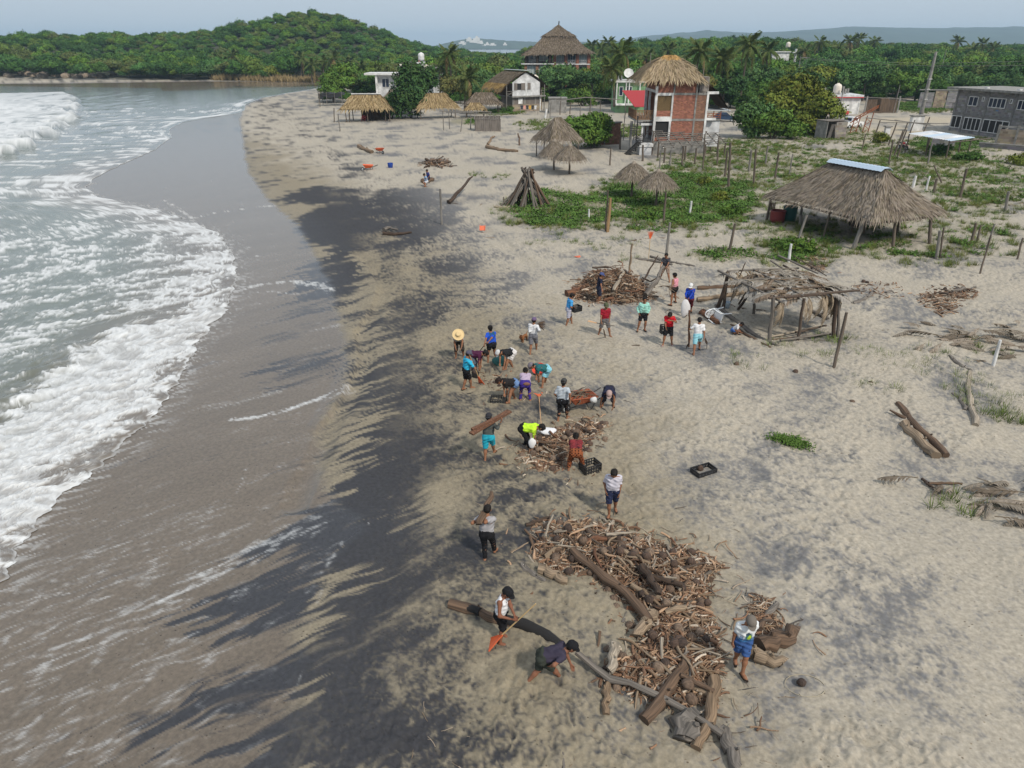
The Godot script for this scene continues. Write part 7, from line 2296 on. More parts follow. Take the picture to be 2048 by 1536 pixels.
	wood("pale pole lying at the foot of the standing pole stack", [V(-1.44, 0.19, -60.59), V(-0.59, 0.21, -60.3), V(0.42, 0.24, -60.76)], 0.12, 4, 0, 0.9)
	wood("long pale log in the creepers right of the pole stack", [V(1.12, 0.23, -57.29), V(3.01, 0.27, -56.37), V(6.18, 0.33, -54.5)], 0.11, 3, 0, 0.8)
	# dry palm leaves
	dry_leaves(V(14.89, 0.32, -17.43), 1.1, 16, "dry grey palm leaves heaped at the right edge below the two logs", 1)
	dry_leaves(V(21.3, 0.48, -29.46), 1.7, 26, "wide heap of dry grey palm leaves around the leaning white post", 2)
	dry_leaves(V(40.81, 0.5, -60.7), 1.4, 8, "dry palm leaves beside the fence right of the large palapa", 3)
	dry_leaves(V(29.37, 0.5, -75.57), 0.8, 6, "small bunch of dry palm leaves in the grass behind the large palapa", 4)
	# twigs strewn on the sand
	var tw := []
	var tt := []
	for i in 1500:
		var d := 9.0 + 60.0 * pow(r.randf(), 1.5)
		var x := r.randf_range(-1.0, 0.8) * d * 0.7
		if inland(x, d) < 1.5: continue
		var l := r.randf_range(0.06, 0.28) * (1.0 + d * 0.012)
		if r.randf() < 0.1: l *= 2.2
		tw.append(Transform3D(Basis(Vector3.UP, r.randf() * TAU) * Basis(Vector3.RIGHT, r.randf() * TAU) * Basis.from_scale(V(l, l * 1.2, l * 1.2)), on(Vector2(x, -d), 0.012)))
		tt.append([Color(0.10, 0.075, 0.055), Color(0.2, 0.15, 0.1), Color(0.3, 0.24, 0.18), Color(0.06, 0.05, 0.045)][r.randi() % 4])
	var tm := vmat(0.95)
	var me := ArrayMesh.new()
	me.add_surface_from_arrays(Mesh.PRIMITIVE_TRIANGLES, (sticks[0] as ArrayMesh).surface_get_arrays(0))
	me.surface_set_material(0, tm)
	tag(scatter("twigs", me, tw, self, tt), "small twigs strewn thinly over the sand", "twigs")

func dry_leaves(at: Vector3, size: float, n: int, label: String, sd: int) -> void:
	var r := RandomNumberGenerator.new()
	r.seed = sd * 31
	var o := thing("dry_palm_leaves", label, "palm leaves", at)
	var fm := []
	for k in 3: fm.append(frond_mesh(400 + sd * 3 + k, 2.4, 0.35, true).mesh(leaf_mat([0.22, 0.16, 0.28][k], [0.19, 0.13, 0.235][k], [0.155, 0.10, 0.19][k])))
	for i in n * 2:
		var f := put("leaf", fm[i % 3], o)
		f.position = V(r.randfn() * size, 0.06 + 0.007 * i, r.randfn() * size * 0.6)
		f.rotation = V(r.randf_range(-0.7, 0.7), r.randf() * 1.5 + (PI if r.randf() < 0.4 else 0.0) - 0.7, -0.2 + r.randf_range(-0.1, 0.15))
		f.scale = V(0.75, 0.5, 0.4) * r.randf_range(0.5, 0.95)

# ---------------------------------------------------------------- posts and the stick shelter
func post(label: String, foot: Vector3, top: Vector3, r: float, m: Material, group := "", called := "fence_post") -> void:
	var g := pole_mesh(V(0, -0.3, 0), top, r, foot.x * 3.0 + foot.z, 7)
	single(called, g.mesh(m), label, "post", foot, group)

func build_posts() -> void:
	var r := RandomNumberGenerator.new()
	r.seed = 9
	var brown: StandardMaterial3D = M.pole
	var grey: StandardMaterial3D = M.pole_grey
	# foot in the photograph's ground, and the offset of the top
	post("leaning forked pole in the open sand right of the stick shelter", V(13.46, 0.33, -27.08), V(0.03, 2.55, 0), 0.07, brown)
	post("thin leaning white post among the dry palm leaves", V(20.17, 0.46, -27.2), V(-0.03, 1.17, 0), 0.07, M.white)
	post("square white post below the climbing vine at the palapa", V(17.14, 0.48, -42.99), V(-0.01, 1.13, 0), 0.09, M.white)
	post("white post in the green meadow right of the twin parasols", V(14.05, 0.48, -56.46), V(0.04, 1.09, 0), 0.09, M.white)
	post("small white post before the standing pole stack", V(5.99, 0.33, -55.36), V(-0.04, 0.85, 0), 0.07, M.white)
	post("tan peeled post with a dark twin, left of the meadow parasols", V(6.96, 0.33, -51.44), V(0.07, 2.44, 0), 0.12, M.tan_wood)
	post("dark slim post touching the tan peeled post", V(6.85, 0.33, -51.75), V(0.01, 2.94, 0), 0.06, brown)
	post("post with a thin whip below the twin parasols", V(11.43, 0.44, -53.54), V(-0.03, 2.37, 0), 0.08, brown)
	post("grey post behind the person in the dark grey shirt", V(10.04, 0.36, -45.28), V(0.03, 2.05, 0), 0.09, grey)
	post("bushy dark post above the creeper patch", V(14.11, 0.44, -45.35), V(0.14, 1.89, 0), 0.09, brown)
	post("lone weathered post on the beach crest beside the snag", V(-5.41, 0.07, -54.83), V(-0.04, 2.73, 0), 0.09, grey)
	post("thin dark stake left of the standing pole stack", V(-0.73, 0.22, -62.11), V(0, 0.6, 0), 0.05, brown)
	post("thin leaning pole between the two sand tracks right of the shelter", V(27.32, 0.5, -40.15), V(-0.04, 2.35, 0), 0.05, brown)
	post("pair of posts right of the large palapa, left one", V(26.67, 0.5, -43.59), V(-0.27, 1.77, 0), 0.10, grey)
	post("pair of posts right of the large palapa, right one", V(26.98, 0.5, -43.82), V(-0.25, 1.93, 0), 0.06, brown)
	post("stout dark post beyond the palapa's right eave", V(31.28, 0.5, -47.72), V(-0.1, 1.33, 0), 0.09, brown)
	post("second dark post beyond the palapa's right eave", V(31.51, 0.5, -47.58), V(-0.04, 1.22, 0), 0.07, brown)
	post("forked grey post right of the palapa's right eave", V(31.05, 0.5, -45.76), V(0.09, 1.7, 0), 0.07, grey)
	post("post at the right edge by the sagging wire", V(31.54, 0.5, -43.36), V(-0.05, 1.39, 0), 0.06, brown)
	# the posts behind and around, alike
	var many := [[V(20.25, 0.5, -67.64), V(-0.41, 4.14, 0)], [V(20.54, 0.5, -78.83), V(-0.21, 3.67, 0)], [V(24.99, 0.5, -77.16), V(-0.07, 2.27, 0)], [V(23.23, 0.5, -69.74), V(-0.3, 3.31, 0)], [V(26.38, 0.5, -73.13), V(-0.01, 2.55, 0)], [V(28.64, 0.5, -75.57), V(0.06, 2.08, 0)], [V(22.97, 0.5, -82.36), V(-0.17, 2.67, 0)], [V(21.61, 0.5, -74.03), V(-0.1, 2.67, 0)], [V(28.35, 0.5, -82.36), V(0.02, 2.03, 0)], [V(44.28, 0.5, -94.04), V(0.2, 2.05, 0)], [V(42.24, 0.5, -82.36), V(-0.17, 2.67, 0)],
		[V(46.55, 0.5, -82.36), V(-0.09, 2.35, 0)], [V(39.47, 0.5, -63.54), V(-0.07, 2.47, 0)], [V(37.97, 0.5, -65.17), V(0.01, 1.36, 0)], [V(39.66, 0.5, -57.51), V(-0.17, 1.62, 0)], [V(13.83, 0.5, -95), V(-0.02, 2.3, 0)], [V(10.98, 0.5, -82.36), V(0, 1.82, 0)], [V(17.34, 0.5, -80.56), V(-0.07, 1.84, 0)], [V(18.94, 0.5, -81.63), V(-0.11, 2.12, 0)], [V(20.5, 0.5, -82.36), V(-0.04, 1.82, 0)], [V(15.92, 0.5, -78.83), V(-0.11, 1.8, 0)], [V(15.13, 0.5, -85.41), V(-0.08, 1.77, 0)], [V(2.65, 0.5, -154.85), V(0.08, 2.09, 0)], [V(7.01, 0.5, -139.38), V(0.12, 2.66, 0)], [V(9.24, 0.5, -145.63), V(0.09, 3.39, 0)], [V(11.33, 0.5, -147.84), V(0.02, 2.09, 0)], [V(12.63, 0.5, -140.38), V(0, 2.17, 0)], [V(15.23, 0.5, -147.84), V(0.03, 3.44, 0)], [V(16.24, 0.5, -139.38), V(-0.06, 2.75, 0)], [V(-27.79, 0.11, -121.12), V(-0.05, 2.58, 0)], [V(-31.65, 0.14, -133.92), V(0.27, 2.49, 0)], [V(-42.4, 0.21, -167.8), V(0.2, 3.58, 0)], [V(21.2, 0.5, -52.12), V(-0.09, 0.92, 0)]]
	for i in many.size():
		post("weathered wooden fence post in the posts scattered before the houses", many[i][0], many[i][1], r.randf_range(0.075, 0.125), [brown, brown, grey][i % 3], "fence posts scattered before the houses")
	post("pale concrete post behind the large palapa", V(37.64, 0.5, -68.15), V(0.06, 1.1, 0), 0.13, M.white)
	post("tilted pale post right of the pale concrete post behind the palapa", V(37.75, 0.5, -66.14), V(0.1, 1.42, 0), 0.09, M.white)
	post("leaning dark pole fallen against the dune grass behind the palapa", V(41.77, 0.5, -70.29), V(-1.42, 1.77, 0), 0.07, brown)
	post("white stub left of the almond tree", V(6.05, 0.5, -138.39), V(0.24, 1.63, 0), 0.2, M.white)
	post("leaning rail post at the thicket's foot", V(44.46, 0.5, -113.18), V(0.03, 2.34, 0), 0.1, grey)
	# rails and wires of the yards
	var g := Geo.new()
	g.tube([V(7.97, 0.5, -138.39) + V(0, 3.0, 0), V(13.85, 0.5, -143.49) + V(0, 3.3, 0), V(20.49, 0.5, -143.49) + V(0, 2.9, 0)], [0.08, 0.08, 0.08], 5)
	single("yard_rail", g.mesh(M.pole_grey), "long pale rail across the yard posts right of the white gabled house", "rail")
	# the lattice frame before the brick house
	var o := thing("pole_trellis", "flat trellis of poles on posts before the brick house", "trellis", V(21.2, 0.5, -88.2))
	var a := V(17.19, 3.1, -91.0) - o.position
	var b := V(24.9, 3.1, -93.0) - o.position
	var c := V(17.23, 2.1, -83.5) - o.position
	var d := V(25.4, 2.1, -88.5) - o.position
	for i in 8: part("pole", pole_mesh(a.lerp(b, i / 7.0), c.lerp(d, i / 7.0), 0.06, i), M.pole, o)
	for i in 9: part("cross_pole", pole_mesh(a.lerp(c, i / 8.0) + V(-0.3, 0.09, 0), b.lerp(d, i / 8.0) + V(0.3, 0.09, 0), 0.045, i), M.pole_grey, o)
	for q in [a, b, c, d, a.lerp(c, 0.5), c.lerp(d, 0.33), c.lerp(d, 0.66), b.lerp(d, 0.5)]: part("post", pole_mesh(V(q.x, -0.4, q.z), q + V(0, 0.1, 0), 0.1, q.x), M.pole, o)
	build_shelter()

func build_shelter() -> void:
	var o := thing("stick_shelter", "ruined shelter of crooked sticks with a torn roof of dry palm leaves", "shelter", V(13.0, 0.34, -31.8))
	var p := func(v: Vector3) -> Vector3: return v - o.position
	var tops := [V(10.65, 2.4, -34), V(11.46, 2.31, -32.35), V(11.69, 2.31, -30.32), V(13.05, 2.29, -30.23), V(14.75, 2.38, -30.94), V(13.48, 2.37, -33.13), V(14, 2.48, -34.42)]
	var A: Vector3 = p.call(tops[0])
	var B: Vector3 = p.call(tops[2])
	var C: Vector3 = p.call(tops[4])
	var D: Vector3 = p.call(tops[6])
	var feet := [[V(10.77, 0.31, -34.46), A, 0.09], [V(10.3, 0.29, -34.05), A + V(-0.1, -0.6, 0.2), 0.10], [V(12.28, 0.34, -34.07), p.call(tops[1]), 0.075], [V(12, 0.35, -35.93), p.call(tops[1]) + V(0, 0, -0.2), 0.06], [V(11.54, 0.33, -34.86), p.call(tops[1]) + V(0.1, 0, 0), 0.07], [V(11.83, 0.31, -30.12), B, 0.095], [V(13.07, 0.34, -30.23), p.call(tops[3]), 0.07], [V(14.94, 0.38, -30.55), C, 0.09], [V(15.12, 0.39, -30.67), C + V(0.15, 0.1, 0), 0.07], [V(13.71, 0.38, -34.27), p.call(tops[5]), 0.07], [V(11.29, 0.33, -35.34), A + V(0.5, -0.2, 0.2), 0.03]]
	for i in feet.size():
		part("post", pole_mesh(p.call(feet[i][0]) - V(0, 0.35, 0), feet[i][1] + V(0, 0.12, 0), feet[i][2], i + 0.5, 7), woods[[6, 0, 3, 6, 0, 3][i % 6]], o)
	var beams := [[A + V(-0.4, 0.1, -0.3), B + V(0.3, 0, 0.3), 0.075], [B + V(-0.2, 0.08, 0), C + V(1.1, 0.15, -0.1), 0.08], [A + V(0, 0.12, -0.1), D + V(0.3, 0.1, 0), 0.07], [D + V(-0.3, 0.1, -0.5), C + V(0.1, 0, 0.1), 0.07], [A.lerp(B, 0.35) + V(0, 0.12, 0), D.lerp(C, 0.4) + V(0, 0.1, 0), 0.06], [A.lerp(B, 0.7) + V(0, 0.1, 0), D.lerp(C, 0.8) + V(0.2, 0.1, 0), 0.06], [A.lerp(D, 0.4) + V(0, 0.15, 0), B.lerp(C, 0.45) + V(0, 0.12, 0.2), 0.055], [B + V(0.4, 0.2, 0.25), B.lerp(C, 0.8) + V(0, 0.12, 0.3), 0.05], [D + V(-0.5, 0.5, -0.9), D + V(0.9, 0.1, 0.9), 0.07], [D + V(0.3, 0.5, -0.9), D + V(1.3, 0.0, 1.0), 0.04], [D + V(-1.0, 0.35, -0.5), D + V(-0.5, 0.1, 0.2), 0.06], [A + V(0.6, 0.0, 0.1), A + V(0.9, 0.5, -0.3), 0.04]]
	for i in beams.size(): part("beam", pole_mesh(beams[i][0], beams[i][1], beams[i][2] * 0.72, i), woods[[3, 6, 3, 0][i % 4]], o)
	var r := RandomNumberGenerator.new()
	r.seed = 91
	var fm := []
	for k in 4: fm.append(frond_mesh(500 + k, 2.3, [0.3, 0.42, 0.55, 0.9][k], true).mesh(leaf_mat([0.26, 0.20, 0.33, 0.30][k], [0.235, 0.15, 0.305, 0.24][k], [0.205, 0.11, 0.275, 0.175][k])))
	for i in 105:
		var u := r.randf()
		var v := r.randf_range(0.0, 1.0)
		if u < 0.25 and v < 0.5 and r.randf() < 0.6: continue
		var f := put("palm_leaf", fm[i % 3], o)
		f.position = A.lerp(B, v).lerp(D.lerp(C, v), u) + V(0, 0.14 + r.randf() * 0.1, 0)
		f.rotation = V(r.randf_range(-0.3, 0.3), r.randf_range(-0.5, 0.5) - 0.1 + (PI if r.randf() < 0.5 else 0.0), -0.28 + r.randf_range(-0.1, 0.1))
		f.scale = V(0.75, 0.5, 0.6) * r.randf_range(0.75, 1.1)
	for i in 26:   # tatters hanging over the edge
		var f := put("palm_leaf", fm[3], o)
		var t := r.randf()
		f.position = (C.lerp(D, t * 0.25) + V(0.1, 0.1, 0)) if i < 10 else ((B.lerp(C, t) + V(0, 0.1, 0.1)) if i < 18 else A.lerp(D, t * 0.4) + V(-0.1, 0.1, 0.1))
		f.rotation = V(0, r.randf_range(-0.6, 0.6) - 0.3, -0.85 + r.randf_range(-0.3, 0.2))
		f.scale = V(1, 1, 0.7) * r.randf_range(0.4, 0.7)



# ---------------------------------------------------------------- people
# a smooth skin over tapered bones: distances joined by a smooth minimum, meshed as surface nets
func skin(g: Geo, bones: Array, cell: float, k: float, cuts := [], bump := 0.0) -> void:
	var lo := V(1e9, 1e9, 1e9)
	var hi := -lo
	for b in bones:
		var m: float = maxf(b[2], b[3]) + 2.5 * cell
		var e := V(m, m, m)
		lo = lo.min((b[0] as Vector3) - e).min((b[1] as Vector3) - e)
		hi = hi.max((b[0] as Vector3) + e).max((b[1] as Vector3) + e)
	var nx := int((hi.x - lo.x) / cell) + 2
	var ny := int((hi.y - lo.y) / cell) + 2
	var nz := int((hi.z - lo.z) / cell) + 2
	var f := PackedFloat32Array()
	f.resize(nx * ny * nz)
	f.fill(1.0)
	var sxy := nx * ny
	for b in bones:
		var A: Vector3 = b[0]
		var B: Vector3 = b[1]
		var ra: float = b[2]
		var rb: float = b[3]
		var m := maxf(ra, rb) + k + 2.0 * cell
		var l := ((A.min(B) - V(m, m, m)) - lo) / cell
		var h := ((A.max(B) + V(m, m, m)) - lo) / cell
		var ab := B - A
		var inv := 1.0 / maxf(ab.length_squared(), 1e-6)
		for z in range(maxi(0, int(l.z)), mini(nz, int(h.z) + 2)):
			for y in range(maxi(0, int(l.y)), mini(ny, int(h.y) + 2)):
				var i := z * sxy + y * nx + maxi(0, int(l.x))
				for x in range(maxi(0, int(l.x)), mini(nx, int(h.x) + 2)):
					var p := lo + V(x, y, z) * cell - A
					var t := clampf(p.dot(ab) * inv, 0, 1)
					var d := (p - ab * t).length() - lerpf(ra, rb, t)
					var q := f[i]
					var w := maxf(k - absf(d - q), 0.0) / k
					f[i] = minf(d, q) - w * w * k * 0.25
					i += 1
	if bump > 0 or cuts.size() > 0:
		for z in nz:
			for y in ny:
				for x in nx:
					var i := z * sxy + y * nx + x
					if f[i] > 3.0 * cell or f[i] < -6.0 * cell: continue
					var p := lo + V(x, y, z) * cell
					var d := f[i]
					if bump > 0: d += bump * (sin(p.x * 27.0 + p.y * 31.0) * sin(p.z * 29.0 - p.y * 17.0) + 0.5 * sin(p.y * 55.0 + p.x * 20.0))
					for c in cuts: d = maxf(d, (p - (c[0] as Vector3)).dot(c[1]))
					f[i] = d
	var cellv := PackedInt32Array()
	cellv.resize(nx * ny * nz)
	cellv.fill(-1)
	var far := 1.75 * cell
	for z in nz - 1:
		for y in ny - 1:
			var i := z * sxy + y * nx
			for x in nx - 1:
				var c0 := f[i]
				if c0 < far and c0 > -far:
					var c1 := f[i + 1]
					var c2 := f[i + nx]
					var c3 := f[i + nx + 1]
					var c4 := f[i + sxy]
					var c5 := f[i + sxy + 1]
					var c6 := f[i + sxy + nx]
					var c7 := f[i + sxy + nx + 1]
					var s := int(c0 < 0) + int(c1 < 0) + int(c2 < 0) + int(c3 < 0) + int(c4 < 0) + int(c5 < 0) + int(c6 < 0) + int(c7 < 0)
					if s > 0 and s < 8:
						var gr := V(c1 + c3 + c5 + c7 - c0 - c2 - c4 - c6, c2 + c3 + c6 + c7 - c0 - c1 - c4 - c5, c4 + c5 + c6 + c7 - c0 - c1 - c2 - c3)
						var mean := (c0 + c1 + c2 + c3 + c4 + c5 + c6 + c7) * 0.125
						var nn := gr.normalized()
						var gl := gr.length() * 0.25 / cell
						var off := nn * clampf(mean / maxf(gl, 0.3), -0.5 * cell, 0.5 * cell)
						cellv[i] = g.vert(lo + V(x + 0.5, y + 0.5, z + 0.5) * cell - off, nn)
				i += 1
	for z in range(1, nz - 1):
		for y in range(1, ny - 1):
			var i := z * sxy + y * nx + 1
			for x in range(1, nx - 1):
				var c0 := f[i]
				if c0 < far and c0 > -far:
					var s := c0 < 0
					if s != (f[i + 1] < 0): net_quad(g, cellv[i], cellv[i - nx], cellv[i - nx - sxy], cellv[i - sxy])
					if s != (f[i + nx] < 0): net_quad(g, cellv[i], cellv[i - 1], cellv[i - 1 - sxy], cellv[i - sxy])
					if s != (f[i + sxy] < 0): net_quad(g, cellv[i], cellv[i - 1], cellv[i - 1 - nx], cellv[i - nx])
				i += 1

func net_quad(g: Geo, a: int, b: int, c: int, d: int) -> void:
	if a < 0 or b < 0 or c < 0 or d < 0: return
	g.ix.append(a); g.ix.append(b); g.ix.append(c)
	g.ix.append(a); g.ix.append(c); g.ix.append(d)

func graft(g: Geo, s: Geo, t: Transform3D) -> void:   # s added to g under t
	var o := g.v.size()
	var nb := t.basis.orthonormalized()
	for i in s.v.size():
		g.v.append(t * s.v[i]); g.n.append((nb * s.n[i]).normalized()); g.c.append(s.c[i]); g.u.append(s.u[i])
	for i in s.ix: g.ix.append(i + o)

var head_geo: Geo
var hand_geo: Geo
var hair_geo: Geo
var long_geo: Geo
var cap_geo: Geo
var straw_geo: Geo

func prepare_people() -> void:
	# the head: origin at the head's middle, face towards +z
	head_geo = Geo.new()
	var B := [[V(0, 0.035, -0.03), V(0, 0.035, 0.012), 0.088, 0.083], [V(0, -0.01, 0.02), V(0, -0.085, 0.052), 0.062, 0.034], [V(-0.035, -0.02, 0.045), V(0.035, -0.02, 0.045), 0.035, 0.035], [V(0, 0.012, 0.088), V(0, -0.028, 0.104), 0.010, 0.016], [V(-0.03, 0.03, 0.082), V(0.03, 0.03, 0.082), 0.014, 0.014], [V(-0.016, -0.058, 0.083), V(0.016, -0.058, 0.083), 0.011, 0.011],
		[V(0.086, 0.015, -0.012), V(0.09, -0.022, -0.006), 0.017, 0.012], [V(-0.086, 0.015, -0.012), V(-0.09, -0.022, -0.006), 0.017, 0.012], [V(0, -0.05, -0.02), V(0, -0.13, -0.03), 0.052, 0.052]]
	skin(head_geo, B, 0.009, 0.02)
	for i in head_geo.v.size():
		var p := head_geo.v[i]
		if p.z > 0.06 and Vector2(absf(p.x) - 0.032, (p.y - 0.01) * 1.6).length() < 0.017: head_geo.c[i] = Color(0.12, 0.1, 0.1)
		elif p.z > 0.06 and Vector2(absf(p.x) - 0.034, (p.y - 0.034) * 2.4).length() < 0.02: head_geo.c[i] = Color(0.2, 0.15, 0.12)
		elif p.z > 0.07 and Vector2(p.x * 0.7, p.y + 0.058).length() < 0.016: head_geo.c[i] = Color(0.75, 0.45, 0.45)
	# a hand, wrist at the origin, fingers towards -y, palm towards +z, thumb towards +x
	hand_geo = Geo.new()
	var hb := []
	for k in 4:
		var x: float = [0.028, 0.009, -0.010, -0.028][k]
		var l: float = [0.072, 0.080, 0.075, 0.058][k]
		var kn := V(x, -0.085, 0.004)
		hb.append([V(x * 0.6, -0.01, 0), kn, 0.015, 0.012])
		hb.append([kn, kn + V(x * 0.05, -l * 0.5, l * 0.22), 0.0095, 0.0085])
		hb.append([kn + V(x * 0.05, -l * 0.5, l * 0.22), kn + V(x * 0.05, -l * 0.80, l * 0.62), 0.0085, 0.007])
	hb.append([V(0.016, -0.02, 0.006), V(0.045, -0.055, 0.022), 0.015, 0.011])
	hb.append([V(0.045, -0.055, 0.022), V(0.052, -0.088, 0.04), 0.011, 0.008])
	skin(hand_geo, hb, 0.006, 0.008)
	hair_geo = Geo.new()
	skin(hair_geo, [[V(0, 0.042, -0.034), V(0, 0.048, 0.014), 0.098, 0.092], [V(0, 0.0, -0.05), V(0, -0.03, -0.045), 0.08, 0.06]], 0.012, 0.03, [[V(0, 0.052, 0.07), V(0, -0.42, 0.9).normalized()], [V(0, -0.065, -0.02), V(0, -0.9, 0.43).normalized()]], 0.003)
	long_geo = Geo.new()
	skin(long_geo, [[V(0, 0.042, -0.034), V(0, 0.048, 0.014), 0.098, 0.092], [V(0, 0.0, -0.05), V(0, -0.06, -0.05), 0.085, 0.06], [V(0, 0.03, -0.12), V(0, 0.05, -0.145), 0.045, 0.04]], 0.012, 0.03, [[V(0, 0.05, 0.07), V(0, -0.42, 0.9).normalized()]], 0.003)
	cap_geo = Geo.new()
	skin(cap_geo, [[V(0, 0.05, -0.034), V(0, 0.054, 0.014), 0.103, 0.098]], 0.012, 0.02, [[V(0, 0.035, 0), V(0, -1, 0.08).normalized()]])
	for i in 6:
		var a0 := -1.0 + i / 3.0
		var a1 := -1.0 + (i + 1) / 3.0
		var p := func(a: float, r: float, up: float) -> Vector3: return V(sin(a) * 0.095 * (1.0 + (r - 1.0) * 0.25), 0.052 - up - 0.02 * absf(a) * 0.6 * (r - 1.0), 0.012 + cos(a) * 0.092 * r)
		cap_geo.quad(p.call(a0, 1.0, 0.0), p.call(a1, 1.0, 0.0), p.call(a1, 1.0 + 0.85 * cos(a1 * 0.9), 0.02), p.call(a0, 1.0 + 0.85 * cos(a0 * 0.9), 0.02))
		cap_geo.quad(p.call(a0, 1.0, 0.008), p.call(a0, 1.0 + 0.85 * cos(a0 * 0.9), 0.026), p.call(a1, 1.0 + 0.85 * cos(a1 * 0.9), 0.026), p.call(a1, 1.0, 0.008))
	straw_geo = Geo.new()
	straw_geo.lathe([Vector2(0.245, 0.055), Vector2(0.20, 0.032), Vector2(0.112, 0.045), Vector2(0.100, 0.11), Vector2(0.085, 0.155), Vector2(0.04, 0.148), Vector2(0.0, 0.142)], 20, Transform3D(Basis(), V(0, 0.01, -0.01)))

func knee(a: Vector3, b: Vector3, l1: float, l2: float, pole: Vector3) -> Array:   # the joint between, and the end that can be reached
	var d := b - a
	var l := clampf(d.length(), absf(l1 - l2) + 0.02, (l1 + l2) * 0.995)
	var dir := d.normalized()
	var t := (l1 * l1 - l2 * l2 + l * l) / (2.0 * l)
	var h := sqrt(maxf(l1 * l1 - t * t, 0.0))
	var side := (pole - dir * pole.dot(dir)).normalized()
	return [a + dir * t + side * h, a + dir * l]

func rgb(a: Array, rough := 0.9) -> StandardMaterial3D:
	var m := vmat(rough)
	m.albedo_color = lin(a[0], a[1], a[2])
	m.metallic_specular = 0.3
	return m

